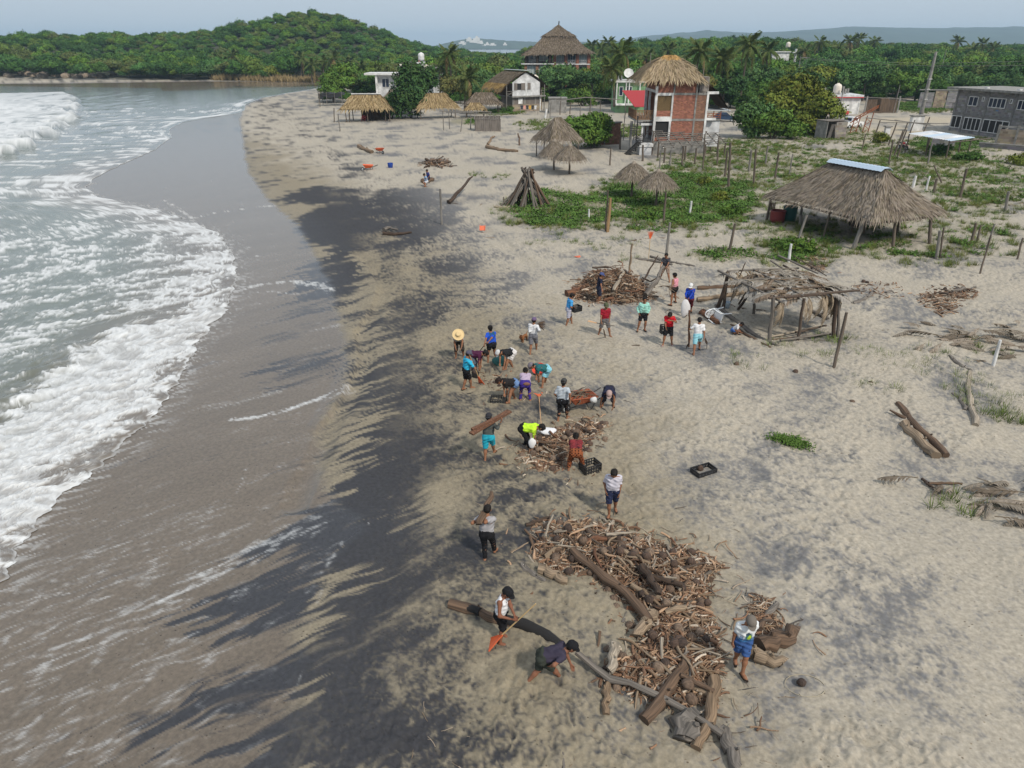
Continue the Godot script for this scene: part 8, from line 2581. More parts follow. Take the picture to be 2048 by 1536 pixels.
# P: yaw (0 faces the camera), h, bend, hip (height of the hips), feet and hands as world points [at -x, at +x], head pitch, look (yaw of head), shirt, sleeve (0 none, 0.6 short, 2 long), pants, leg (0.5 short, 0.95 knee, 1.95 ankle), hat, hatc, hair, skin
func person(label: String, at: Vector3, P: Dictionary) -> Node3D:
	var h: float = P.get("h", 1.66)
	var s := h / 1.68
	var yaw := deg_to_rad(P.get("yaw", 0.0))
	var o := thing("person", label, "person", at, yaw)
	var inv := Transform3D(Basis(Vector3.UP, yaw), at).affine_inverse()
	var bend := deg_to_rad(P.get("bend", 3.0))
	var B := Basis(Vector3.UP, deg_to_rad(P.get("twist", 0.0))) * Basis(Vector3.BACK, deg_to_rad(P.get("side", 0.0))) * Basis(Vector3.RIGHT, bend)
	var hipy: float = P.get("hip", 0.90 - 0.08 * sin(bend)) * s
	var w: float = P.get("w", 1.0)          # heavier or slighter build
	var fem: bool = P.get("f", false)
	var pel := V(0, hipy, -0.16 * sin(bend) * s + P.get("back", 0.0))
	var PB := Basis(Vector3.RIGHT, bend * 0.45)
	var neck := pel + B * V(0, 0.52, 0) * s
	var HB := B * Basis(Vector3.UP, deg_to_rad(P.get("look", 0.0))) * Basis(Vector3.RIGHT, deg_to_rad(P.get("head", 8.0)) - bend * 0.35)
	var head := neck + (B * V(0, 0.045, 0.01) + HB * V(0, 0.115, 0.02)) * s
	var skin_c: Array = P.get("skin", [0.24, 0.115, 0.065])
	var bones := []
	var top := []      # what the shirt covers
	var low := []      # what the trousers cover
	var sh := 0.175 * (0.92 if fem else 1.0)
	var belly := 0.105 * w
	for sx in [-1.0, 1.0]:
		var a := pel + PB * V(sx * 0.065, 0.02, 0) * s
		var m := pel + B * V(sx * 0.06 * w, 0.2, 0.012) * s
		var c := pel + B * V(sx * 0.085, 0.38, 0.0) * s
		for t in [bones, top]:
			var e := 0.0 if t == bones else 0.02
			t.append([a, m, (0.108 * (1.08 if fem else 1.0) * w + e) * s, (belly + e) * s])
			t.append([m, c, (belly + e) * s, (0.105 * (0.6 + 0.4 * w) + e) * s])
		low.append([pel + PB * V(sx * 0.055, 0.06, 0) * s, pel + PB * V(sx * 0.075, -0.03, -0.01) * s, (0.108 * w + 0.026) * s, (0.115 * w * (1.08 if fem else 1.0) + 0.026) * s])
	for t in [bones, top]:
		var e := 0.0 if t == bones else 0.018
		t.append([pel + B * V(-sh * 0.8, 0.455, 0) * s, pel + B * V(sh * 0.8, 0.455, 0) * s, (0.068 + e) * s, (0.068 + e) * s])
	bones.append([pel + B * V(0, 0.48, 0) * s, neck + B * V(0, 0.04, 0.01) * s, 0.058 * s, 0.05 * s])
	bones.append([neck, head - HB * V(0, 0.06, 0.0) * s, 0.052 * s, 0.05 * s])
	var feet: Array = P.get("feet", [null, null])
	var hands: Array = P.get("hands", [null, null])
	var g := Geo.new()
	var cuts_low := []
	var wrists := []
	var leg: float = P.get("leg", 0.95)
	var sleeve: float = P.get("sleeve", 0.6)
	for i in 2:
		var sx := -1.0 + 2.0 * i
		# leg
		var hipj := pel + PB * V(sx * 0.09, -0.02, -0.01) * s
		var foot: Vector3 = inv * (feet[i] as Vector3) if feet[i] != null else V(sx * 0.115, 0, 0.02)
		var ank := foot + V(0, 0.075 * s, 0)
		var kp := V(sx * P.get("knees", 0.12), 0, 1)
		var kn := knee(hipj, ank, 0.42 * s, 0.405 * s, kp)
		ank = kn[1]
		bones.append([hipj, kn[0], 0.086 * s * (0.5 + 0.5 * w), 0.056 * s])
		bones.append([kn[0], (kn[0] as Vector3).lerp(ank, 0.35), 0.054 * s, 0.054 * s])
		bones.append([(kn[0] as Vector3).lerp(ank, 0.3), ank, 0.055 * s, 0.036 * s])
		var toe := V(sx * 0.05, -0.045, 0.15) * s
		bones.append([ank + V(0, -0.035, -0.035) * s, ank + toe * 0.6 + V(0, -0.012, 0) * s, 0.036 * s, 0.036 * s])
		bones.append([ank + toe * 0.5 + V(0, -0.02, 0) * s, ank + toe + V(0, -0.008, 0) * s, 0.034 * s, 0.024 * s])
		var ease := 0.022 if leg > 1.2 else 0.034
		if P.get("tight", false): ease = 0.012
		low.append([hipj, hipj.lerp(kn[0], minf(leg, 1.0)), (0.088 * (0.5 + 0.5 * w) + ease) * s, (lerpf(0.086, 0.056, minf(leg, 1.0)) + ease) * s])
		if leg > 1.0: low.append([kn[0], (kn[0] as Vector3).lerp(ank, leg - 1.0), (0.056 + ease) * s, (lerpf(0.056, 0.038, leg - 1.0) + ease) * s])
		else: cuts_low.append([hipj.lerp(kn[0], leg), ((kn[0] as Vector3) - hipj).normalized()])
		# arm
		var shj := pel + B * V(sx * sh, 0.455, 0) * s
		var hand: Vector3 = inv * (hands[i] as Vector3) if hands[i] != null else shj + V(sx * 0.075, -0.50, 0.08) * s
		var ap: Vector3 = B * V(sx * 0.7, -0.2, -1.0) if bend < 0.9 else B * V(sx, -0.2, -0.6)
		var dirh := (hand - shj).normalized()
		var el := knee(shj, hand - dirh * 0.07 * s, 0.285 * s, 0.25 * s, ap)
		bones.append([shj, el[0], 0.05 * s, 0.038 * s])
		bones.append([el[0], el[1], 0.040 * s, 0.027 * s])
		wrists.append([el[0], el[1], sx])
		if sleeve > 0:
			top.append([shj, shj.lerp(el[0], minf(sleeve, 1.0)), 0.07 * s, (lerpf(0.066, 0.056, minf(sleeve, 1.0)) if sleeve < 1 else 0.052) * s])
			if sleeve > 1: top.append([el[0], (el[0] as Vector3).lerp(el[1], 0.92), 0.052 * s, 0.038 * s])
	var near := at.z > -26.0
	var cell := 0.021 if near else 0.026
	skin(g, bones, cell, 0.045 * s)
	graft(g, head_geo, Transform3D(HB * Basis.from_scale(Vector3.ONE * s * 1.08), head))
	for q in wrists:
		var y: Vector3 = ((q[0] as Vector3) - q[1]).normalized()
		var x := V(0, 0, 1) - y * y.z
		if x.length() < 0.2: x = B * V(0, 1, 0) - y * (B * V(0, 1, 0)).dot(y)
		x = x.normalized()                       # the thumb's side, to the front
		var z: Vector3 = x.cross(y) * 1.0
		var sg := Geo.new()
		if z.dot(V(-q[2], 0, 0)) < 0 and absf(z.x) > 0.01:
			# mirror for the other hand
			graft(g, hand_geo, Transform3D(Basis(x, y, -z) * Basis.from_scale(Vector3.ONE * s * 1.05), q[1]))
		else:
			graft(g, hand_geo, Transform3D(Basis(x, y, z) * Basis.from_scale(Vector3.ONE * s * 1.05), q[1]))
	var body := part("body", g, rgb(skin_c, 0.6), o)
	# clothes
	if P.has("shirt"):
		var c := Geo.new()
		var hem: float = P.get("hem", 0.0)
		var cuts := [[pel + B * V(0, hem, 0) * s, B * V(0, -1, 0)], [neck + B * V(0, -0.005, 0.03) * s, B * V(0, 0.9, 0.35).normalized()]]
		if sleeve == 0.0:
			for sx in [-1.0, 1.0]: cuts.append([pel + B * V(sx * 0.165, 0.455, 0) * s, B * V(sx, 0.15, 0).normalized()])
		skin(c, top, cell, 0.05 * s, cuts, 0.010)
		dye(c, P, pel, B, s)
		part("shirt", c, rgb(P.shirt), o)
	var c2 := Geo.new()
	cuts_low.append([pel + PB * V(0, 0.13, 0) * s, PB * V(0, 1, 0)])
	skin(c2, low, cell, 0.03 * s, [cuts_low[-1]] if leg > 1.0 else cuts_low, 0.009)
	if P.get("print", false):
		for i in c2.v.size():
			var t := sin(c2.v[i].x * 60.0) * sin(c2.v[i].y * 55.0) * sin(c2.v[i].z * 50.0 + 1.0)
			c2.c[i] = Color(0.12, 0.1, 0.1) if t > 0.12 else (Color(1.8, 2.2, 2.4) if t < -0.3 else Color.WHITE)
	part("trousers" if leg > 1.2 else "shorts", c2, rgb(P.pants), o)
	# hair and hats
	var ht := Transform3D(HB * Basis.from_scale(Vector3.ONE * s * 1.08), head)
	var hair := Geo.new()
	graft(hair, long_geo if fem else hair_geo, ht)
	if P.get("hat", "") != "straw": part("hair", hair, rgb(P.get("hair", [0.012, 0.01, 0.009]), 0.7), o)
	if P.get("hat", "") != "":
		var hg := Geo.new()
		var hb := ht
		if P.hat == "backcap": hb = ht * Transform3D(Basis(Vector3.UP, PI), V(0, 0, -0.02))
		graft(hg, straw_geo if P.hat == "straw" else cap_geo, hb)
		part("straw_hat" if P.hat == "straw" else "cap", hg, rgb(P.get("hatc", [0.03, 0.03, 0.035])), o)
	if P.get("shoes", true):
		for i in 2:
			var f: Vector3 = inv * (feet[i] as Vector3) if feet[i] != null else V((-1 + 2 * i) * 0.115, 0, 0.02)
			var sg := Geo.new()
			var sx := -1.0 + 2.0 * i
			sg.tube([f + V(-sx * 0.012, 0.016, -0.07), f + V(0, 0.016, 0.0), f + V(sx * 0.03, 0.016, 0.09), f + V(sx * 0.055, 0.016, 0.175)], [0.036, 0.04, 0.046, 0.03], 7)
			part("sandal", sg, rgb(P.get("shoec", [0.03, 0.022, 0.018])), o)
	return o

func dye(c: Geo, P: Dictionary, pel: Vector3, B: Basis, s: float) -> void:
	var kind: String = P.get("dye", "")
	for i in c.v.size():
		var q: Vector3 = B.inverse() * (c.v[i] - pel) / s
		var k := Color.WHITE
		if kind == "ombre":
			var t := smoothstep(0.34, 0.10, q.y + 0.03 * sin(q.x * 60.0) + 0.02 * sin(q.x * 130.0))
			k = Color(1, 1, 1).lerp(Color(0.06, 0.22, 0.50), t)
			if t > 0.5: k = k.lerp(Color(0.03, 0.08, 0.22), 0.7 * smoothstep(0.0, 0.8, sin(q.y * 90.0 + sin(q.x * 40.0) * 2.0)))
			if q.z > 0.05:   # the printed picture on the chest
				if Vector2(q.x - 0.02, (q.y - 0.24) * 0.8).length() < 0.075: k = Color(0.05, 0.20, 0.16)
				if Vector2(q.x - 0.035, (q.y - 0.22) * 0.8).length() < 0.045: k = Color(0.55, 0.75, 0.05)
				if Vector2(q.x + 0.0, (q.y - 0.30) * 1.2).length() < 0.05: k = Color(0.05, 0.09, 0.14)
		elif kind == "plaid":
			var t := sin(q.x * 70.0) * sin(q.y * 70.0)
			k = Color(0.10, 0.25, 0.35) if t > 0.3 else (Color(0.25, 0.3, 0.3) if t < -0.45 else Color.WHITE)
		elif kind == "roots" and q.z > 0.04:   # a dark branching print on the chest
			var d := absf(q.x)
			if q.y > 0.05 and q.y < 0.42 and d < 0.02 + 0.10 * absf(sin(q.y * 24.0)) * smoothstep(0.42, 0.28, q.y) and sin(q.y * 95.0 + d * 60.0) > -0.1: k = Color(0.28, 0.2, 0.14)
		elif kind == "slogan" and q.z > 0.05:
			if absf(q.x) < 0.07 and (absf(q.y - 0.34) < 0.018 or absf(q.y - 0.29) < 0.012 or absf(q.y - 0.25) < 0.016): k = Color(1.6, 9.0, 8.0)
		elif kind == "scarf" and q.z < 0.0:
			if q.y > 0.46 - absf(q.x) * 0.9 + 0.0 and q.y > 0.30 and absf(q.x) < 0.13: k = Color(40.0, 2.6, 0.35)
		elif kind == "badge" and q.z > 0.05:
			if Vector2(q.x - 0.06, q.y - 0.33).length() < 0.035: k = Color(20.0, 6.0, 1.6)
		elif kind == "stripes":
			if q.z < 0.02 and q.y > 0.06 and q.y < 0.34 and sin(q.y * 75.0) > 0.35 and absf(q.x) < 0.11: k = Color(1.1, 2.4, 1.4)
		elif kind == "orange_sides" and q.y < 0.12: k = Color(24.0, 0.9, 0.6)
		var m := 1.0 + 0.16 * sin(q.x * 31.0 + q.y * 47.0) * sin(q.z * 37.0 - q.y * 23.0)
		c.c[i] = Color(k.r * m, k.g * m, k.b * m)

func build_people() -> void:
	var dk := [0.012, 0.012, 0.014]
	var wh := [0.68, 0.68, 0.70]
	# the front workers
	person("person in a white tank top and black cap holding an orange rake", V(-0.23, 0.02, -12.39), {yaw = 62, bend = 8, head = 28, feet = [V(-0.21, 0.02, -12.57), V(-0.28, 0.02, -12.26)], hands = [V(0, 1, -12.01), V(0.09, 1.04, -12.02)], shirt = wh, sleeve = 0.0, pants = dk, leg = 1.05, hat = "cap", hatc = dk, skin = [0.20, 0.085, 0.05]})
	person("person in a dark purple shirt stooping to pull the long pale branch", V(0.81, 0.03, -11.18), {yaw = 88, bend = 68, hip = 0.80, head = -10, feet = [V(1.07, 0.03, -11.26), V(0.33, 0.02, -11.14)], hands = [V(0.76, 0.75, -10.93), V(1.32, 0.38, -11.25)], shirt = [0.045, 0.038, 0.06], sleeve = 0.6, pants = [0.035, 0.04, 0.032], leg = 0.95, hat = "cap", hatc = dk, shoes = false, skin = [0.22, 0.10, 0.06]})
	person("person in a white-to-blue faded shirt and grey cap walking right of the heap", V(5.03, 0.1, -11.51), {yaw = 4, bend = 8, head = 30, feet = [V(5.02, 0.1, -11.73), V(5.05, 0.1, -11.31)], hands = [V(4.78, 0.82, -11.51), V(5.21, 0.88, -11.55)], shirt = [0.66, 0.68, 0.68], dye = "ombre", sleeve = 0.65, pants = [0.04, 0.09, 0.24], leg = 0.92, hat = "cap", hatc = [0.15, 0.13, 0.11]})
	person("person in a grey shirt and black trousers carrying a log on the shoulder", V(-0.67, 0.01, -15.36), {yaw = 170, bend = 8, head = 15, feet = [V(-0.47, 0.01, -15.61), V(-0.73, 0.01, -15.28)], hands = [V(-0.77, 1.36, -15.45), V(-0.9, 1.26, -15.42)], shirt = [0.33, 0.32, 0.33], sleeve = 0.6, pants = dk, leg = 1.85})
	wood("brown log carried on the shoulder of the person in the grey shirt", [V(-0.87, 1.33, -15.1), V(-0.69, 1.51, -15.56), V(-0.54, 1.71, -16.03)], 0.10, 1, -0.07, 0.6)
	person("person in a pale polo shirt and navy shorts standing above the heap", V(2.93, 0.05, -17.31), {yaw = -8, bend = 5, head = 34, feet = [V(2.86, 0.05, -17.21), V(3.08, 0.05, -17.55)], hands = [V(2.72, 0.84, -17.3), V(3.13, 0.79, -17.26)], shirt = [0.52, 0.50, 0.56], sleeve = 0.7, pants = [0.02, 0.026, 0.06], leg = 1.0, w = 1.08})
	person("person in a red checked top and patterned trousers bending in the middle heap", V(2.05, 0.04, -19.67), {yaw = 176, bend = 74, hip = 0.84, f = true, w = 1.05, feet = [V(2.36, 0.04, -19.78), V(1.82, 0.04, -19.55)], hands = [V(2.3, 0.3, -20.79), V(1.96, 0.29, -20.7)], shirt = [0.28, 0.04, 0.045], dye = "plaid", sleeve = 0.6, pants = [0.24, 0.075, 0.03], print = true, leg = 1.5})
	person("person in a neon yellow shirt and black trousers bending over the middle heap", V(0.52, 0.02, -21.09), {yaw = 70, bend = 80, hip = 0.86, head = 10, feet = [V(0.65, 0.02, -20.92), V(0.42, 0.02, -21.22)], hands = [V(0.85, 0.25, -20.98), V(0.71, 0.48, -20.86)], shirt = [0.50, 0.80, 0.04], sleeve = 2.0, pants = dk, leg = 1.9, shoes = true})
	person("person in a grey top and cyan shorts carrying a plank on the shoulders", V(-0.78, 0.01, -20.52), {yaw = 172, bend = 6, feet = [V(-0.61, 0.01, -20.84), V(-0.9, 0.01, -20.33)], hands = [V(-0.32, 1.59, -20.25), V(-1.19, 1.43, -19.92)], shirt = [0.085, 0.095, 0.09], dye = "stripes", sleeve = 2.0, pants = [0.02, 0.33, 0.44], leg = 0.98, hat = "backcap", hatc = [0.03, 0.03, 0.035]})
	var o := thing("plank", "long brown split plank carried on the shoulders of the person in cyan shorts", "plank", V(-0.72, 1.53, -20.3))
	var pg := Geo.new()
	pg.bar(V(-1.3, 1.46, -19.68) - o.position, V(-0.08, 1.62, -20.94) - o.position, 0.2, 0.06); pg.bar(V(-1.28, 1.51, -19.85) - o.position, V(-0.36, 1.61, -20.59) - o.position, 0.12, 0.09)
	part("board", pg, woods[5], o)
	# around the wheelbarrow
	person("person in a pale grey shirt and black leggings standing beside the wheelbarrow", V(1.85, 0.05, -23.13), {yaw = 160, bend = 4, f = true, w = 1.14, feet = [V(2.05, 0.05, -23.28), V(1.7, 0.05, -23.06)], hands = [V(2.12, 1, -22.77), null], shirt = [0.42, 0.46, 0.50], sleeve = 0.8, pants = dk, leg = 1.6, tight = true, hat = "backcap", hatc = [0.05, 0.05, 0.05], hem = -0.1})
	person("person in navy bending to the sand right of the wheelbarrow", V(3.65, 0.08, -23.95), {yaw = -8, bend = 84, hip = 0.82, head = -5, feet = [V(3.48, 0.08, -24.28), V(3.88, 0.09, -24.27)], hands = [V(3.25, 0.13, -23.77), V(3.78, 0.13, -23.53)], shirt = [0.018, 0.02, 0.045], sleeve = 0.6, pants = [0.03, 0.03, 0.04], leg = 1.2, hat = "cap", hatc = [0.36, 0.26, 0.24]})
	person("person in purple leggings bending away with a brown waist bag", V(0.51, 0.03, -24.84), {yaw = 178, bend = 70, f = true, w = 1.05, feet = [V(0.7, 0.04, -24.75), V(0.33, 0.03, -24.8)], hands = [V(0.68, 0.34, -25.84), V(0.4, 0.34, -25.71)], shirt = [0.40, 0.32, 0.42], sleeve = 0.6, pants = [0.045, 0.026, 0.20], leg = 1.9, tight = true, shoec = [0.03, 0.03, 0.035]})
	o = thing("waist_bag", "small brown bag strapped to the back of the person in purple leggings", "bag", V(0.55, 1.08, -24.15))
	pg = Geo.new()
	pg.ball(Transform3D(), V(0.14, 0.07, 0.06), 10, 6)
	part("pouch", pg, mat(0.16, 0.075, 0.05), o)
	person("person in a black shirt and denim shorts bending beside the black crate", V(-0.04, 0.03, -24.73), {yaw = -72, bend = 78, f = true, feet = [V(-0.15, 0.02, -24.39), V(0.12, 0.03, -24.89)], hands = [V(-0.27, 0.37, -24.38), V(-0.19, 0.38, -24.64)], shirt = [0.018, 0.016, 0.016], sleeve = 0.6, pants = [0.13, 0.22, 0.40], leg = 0.55, hair = [0.02, 0.012, 0.01]})
	person("person in a teal top with orange and light blue shorts bending by the red tub", V(1.26, 0.05, -25.94), {yaw = -78, bend = 76, hip = 0.86, feet = [V(1.19, 0.05, -25.66), V(1.35, 0.05, -26.21)], hands = [V(0.99, 0.39, -25.41), V(1.09, 0.35, -25.78)], shirt = [0.02, 0.11, 0.12], dye = "orange_sides", sleeve = 0.6, pants = [0.22, 0.50, 0.60], leg = 0.95, hat = "cap", hatc = [0.16, 0.14, 0.16]})
	person("person in a black shirt, white cap and white shorts bending over a green net bag", V(-0.13, 0.04, -27.74), {yaw = -58, bend = 84, hip = 0.82, feet = [V(-0.3, 0.03, -27.49), V(0.04, 0.04, -27.83)], hands = [V(-0.55, 0.15, -27.08), V(-0.38, 0.13, -26.92)], shirt = [0.016, 0.016, 0.018], sleeve = 0.6, pants = [0.6, 0.58, 0.57], leg = 0.9, hat = "cap", hatc = [0.5, 0.5, 0.5]})
	person("person in a maroon long-sleeved top bending behind the person in cyan", V(-1.58, 0.02, -27.52), {yaw = 72, bend = 80, f = true, feet = [V(-1.53, 0.02, -27.36), V(-1.71, 0.02, -27.67)], hands = [V(-1.39, 0.14, -27.1), V(-1.35, 0.17, -27.24)], shirt = [0.07, 0.015, 0.045], sleeve = 2.0, pants = [0.09, 0.11, 0.14], leg = 1.9})
	person("person in a cyan long-sleeved shirt and grey cap raking with an orange rake", V(-1.82, 0.01, -25.87), {yaw = 110, bend = 6, head = 20, feet = [V(-1.65, 0.01, -25.96), V(-1.98, 0.01, -25.83)], hands = [V(-1.57, 1.29, -25.82), V(-1.41, 0.97, -25.68)], shirt = [0.03, 0.38, 0.58], sleeve = 2.0, pants = dk, leg = 0.95, hat = "cap", hatc = [0.08, 0.08, 0.11]})
	person("person in a wide straw hat and grey shirt bending towards the camera", V(-2.36, 0.01, -29.08), {yaw = 5, bend = 48, head = 20, feet = [V(-2.49, 0.01, -28.97), V(-2.17, 0.02, -29.19)], hands = [V(-2.44, 0.56, -28.47), V(-2.21, 0.61, -28.4)], shirt = [0.34, 0.33, 0.31], sleeve = 0.6, pants = [0.035, 0.03, 0.025], leg = 1.1, hat = "straw", hatc = [0.62, 0.47, 0.25]})
	person("person in a bright blue shirt with orange scarf raking in black shorts", V(-0.9, 0.03, -28.61), {yaw = -155, bend = 6, f = true, w = 1.12, head = 15, feet = [V(-0.71, 0.03, -28.82), V(-1.05, 0.03, -28.39)], hands = [V(-1.15, 0.97, -28.05), V(-1.19, 1.07, -28.03)], shirt = [0.018, 0.075, 0.46], dye = "scarf", sleeve = 0.8, pants = dk, leg = 0.6, hem = -0.06})
	person("person in a white long-sleeved shirt and purple cap walking away with wood", V(0.95, 0.06, -29.49), {yaw = 158, bend = 4, feet = [V(1.11, 0.06, -29.71), V(0.81, 0.05, -29.21)], hands = [V(1.2, 1.11, -29.39), V(1.02, 1.16, -29.57)], shirt = [0.62, 0.62, 0.63], sleeve = 2.0, pants = [0.15, 0.15, 0.17], leg = 0.95, hat = "cap", hatc = [0.13, 0.09, 0.17]})
	# the upper group
	person("person in a light blue shirt carrying a black crate left of the tall heap", V(2.79, 0.11, -32.83), {yaw = 105, bend = 8, head = 20, feet = [V(2.65, 0.1, -32.64), V(2.96, 0.11, -32.89)], hands = [V(3.04, 0.99, -32.69), V(2.98, 1.03, -32.87)], shirt = [0.06, 0.30, 0.62], sleeve = 0.7, pants = [0.40, 0.40, 0.48], leg = 0.95})
	person("person in navy with a blue cap standing before the tall heap", V(4.62, 0.17, -36.05), {yaw = 95, bend = 4, head = 14, feet = [V(4.58, 0.16, -35.97), V(4.54, 0.17, -36.29)], hands = [V(4.7, 1.01, -35.33), null], shirt = [0.014, 0.017, 0.035], sleeve = 0.6, pants = [0.02, 0.024, 0.045], leg = 1.0, hat = "cap", hatc = [0.06, 0.08, 0.20]})
	person("person in a dark grey shirt and khaki shorts walking behind the tall heap", V(8.82, 0.29, -39.64), {yaw = -28, bend = 8, head = 16, feet = [V(8.6, 0.29, -39.85), V(9.03, 0.3, -39.25)], hands = [V(8.35, 1.03, -39.17), V(8.59, 1, -38.77)], shirt = [0.05, 0.05, 0.06], sleeve = 0.7, pants = [0.26, 0.19, 0.15], leg = 0.98})
	person("person in a pink sleeveless top holding dry branches", V(8.51, 0.26, -35.69), {yaw = -140, bend = 4, w = 1.05, feet = [V(8.69, 0.27, -35.92), V(8.36, 0.25, -35.47)], hands = [V(8.11, 1.25, -35.19), V(8.16, 1.27, -34.97)], shirt = [0.62, 0.27, 0.33], sleeve = 0.0, pants = dk, leg = 0.5})
	person("person in a royal blue long-sleeved top and white cap holding a white sack", V(8.92, 0.26, -34), {yaw = -22, bend = 5, f = true, w = 1.08, head = 16, feet = [V(8.79, 0.26, -33.86), V(9.17, 0.27, -34.42)], hands = [V(8.54, 1.25, -33.44), V(8.7, 1.23, -33.48)], shirt = [0.012, 0.05, 0.36], dye = "badge", sleeve = 2.0, pants = [0.09, 0.015, 0.02], leg = 1.2, hat = "cap", hatc = [0.62, 0.62, 0.62]})
	person("person in a dark red printed shirt, grey shorts and green cap carrying a rake", V(4.36, 0.13, -31.37), {yaw = 12, bend = 3, feet = [V(4.12, 0.13, -31.51), V(4.64, 0.14, -31.29)], hands = [V(4.14, 0.91, -30.99), V(4.58, 0.92, -31.36)], shirt = [0.26, 0.012, 0.025], dye = "slogan", sleeve = 0.7, pants = [0.13, 0.125, 0.13], leg = 1.0, hat = "cap", hatc = [0.08, 0.09, 0.05]})
	person("person in a mint green long-sleeved shirt with a dark print, facing the camera", V(6.27, 0.18, -32.03), {yaw = 2, bend = 2, head = 4, w = 1.08, feet = [V(6.05, 0.18, -31.98), V(6.39, 0.19, -32.02)], hands = [null, null], shirt = [0.30, 0.60, 0.52], dye = "roots", sleeve = 2.0, pants = dk, leg = 0.85})
	person("person in a bright red shirt with bowed head carrying a small black crate", V(7.12, 0.19, -30.23), {yaw = -12, bend = 8, head = 45, feet = [V(6.92, 0.19, -30.12), V(7.33, 0.2, -30.21)], hands = [V(6.88, 1.03, -29.65), V(7.08, 1.49, -29.83)], shirt = [0.50, 0.01, 0.02], sleeve = 0.6, pants = dk, leg = 1.0, shoec = [0.4, 0.3, 0.3]})
	person("person in a white shirt and light blue shorts carrying a root and a pole", V(8.19, 0.21, -29.12), {yaw = 172, bend = 5, feet = [V(8.42, 0.22, -29.51), V(8.01, 0.21, -28.8)], hands = [V(8.42, 0.97, -28.86), V(7.87, 1.21, -29.45)], shirt = [0.68, 0.68, 0.69], sleeve = 0.7, pants = [0.27, 0.56, 0.64], leg = 0.9})
	person("child in a white shirt and blue shorts squatting by the long grey pole", V(10.59, 0.29, -31.31), {yaw = 60, h = 1.22, hip = 0.26, bend = 42, head = 30, back = -0.08, feet = [V(10.64, 0.29, -31.24), V(10.49, 0.28, -31.31)], hands = [V(10.71, 0.44, -30.99), V(10.67, 0.49, -31.05)], shirt = [0.62, 0.61, 0.62], sleeve = 0.7, pants = [0.06, 0.13, 0.34], leg = 0.9, knees = 0.5})
	# far off on the dark sand
	wood("low driftwood log on which two people sit far along the beach", [V(-8.94, 0.12, -73.04), V(-8.43, 0.13, -72.98), V(-8.03, 0.15, -74.04)], 0.25, 1, 0, 0.9)
	person("person in a light blue shirt sitting on a log far along the dark sand", V(-8.38, 0.12, -71.11), {yaw = -65, hip = 0.5, bend = 14, head = 20, feet = [V(-8.46, 0.11, -70.09), V(-8.4, 0.12, -70.85)], hands = [V(-8.22, 0.71, -69.09), V(-8.13, 0.71, -69.59)], shirt = [0.25, 0.45, 0.66], sleeve = 0.7, pants = [0.5, 0.5, 0.52], leg = 0.9})
	person("person in dark blue sitting behind the person in light blue far along the sand", V(-8.38, 0.14, -72.97), {yaw = -60, hip = 0.55, bend = 8, feet = [V(-8.49, 0.13, -72.18), V(-8.43, 0.13, -72.98)], hands = [null, null], shirt = [0.03, 0.045, 0.18], sleeve = 0.7, pants = [0.03, 0.03, 0.05], leg = 1.0})
	build_gear()

# ---------------------------------------------------------------- what they hold and use
func rake(label: String, top: Vector3, foot: Vector3, wood_m: Material, head_m: Material, wide := 0.5) -> void:
	var o := thing("rake", label, "rake", foot)
	var d := (top - foot).normalized()
	part("handle", pole_mesh(d * 0.42, top - foot, 0.018, 0.0), wood_m, o)
	var side := d.cross(Vector3.UP).normalized() if absf(d.y) < 0.95 else Vector3.RIGHT
	var f := side.cross(d).normalized()
	for i in 11:
		var u := (i - 5) / 5.0
		var g := Geo.new()
		g.bar(d * 0.42 + side * u * 0.03, side * u * wide * 0.5 + f * 0.03, 0.03, 0.012)
		part("tine", g, head_m, o)
	var g2 := Geo.new()
	g2.bar(d * 0.2 - side * wide * 0.27, d * 0.2 + side * wide * 0.27, 0.02, 0.02); g2.bar(d * 0.45, d * 0.33, 0.09, 0.03)
	part("head", g2, head_m, o)

func crate(label: String, at: Vector3, turn: float, s := V(0.56, 0.30, 0.38), m: Material = null, tilt := 0.0) -> Node3D:
	var o := thing("crate", label, "crate", at, turn)
	o.rotation.x = tilt
	var mm: Material = m if m else M.black_plastic
	for q in [[0, 1], [0, -1], [1, 1], [1, -1]]:
		var g := Geo.new()
		var along_x: bool = q[0] == 0
		var l := s.x if along_x else s.z - 0.05
		var off: float = (s.z if along_x else s.x) * 0.5 * q[1]
		for y in [0.03, s.y * 0.36, s.y * 0.68, s.y - 0.02]:
			if along_x: g.bx(0, y, off, l, 0.035, 0.02)
			else: g.bx(off, y, 0, 0.02, 0.035, l)
		var n := 7
		for i in n:
			var x := -l / 2 + l * i / (n - 1)
			if along_x: g.bx(x, s.y / 2, off, 0.022, s.y, 0.026)
			else: g.bx(off, s.y / 2, x, 0.026, s.y, 0.022)
		part("side", g, mm, o)
	blk("floor", o, mm, -s.x / 2 + 0.02, s.x / 2 - 0.02, 0.0, 0.02, -s.z / 2 + 0.02, s.z / 2 - 0.02)
	return o

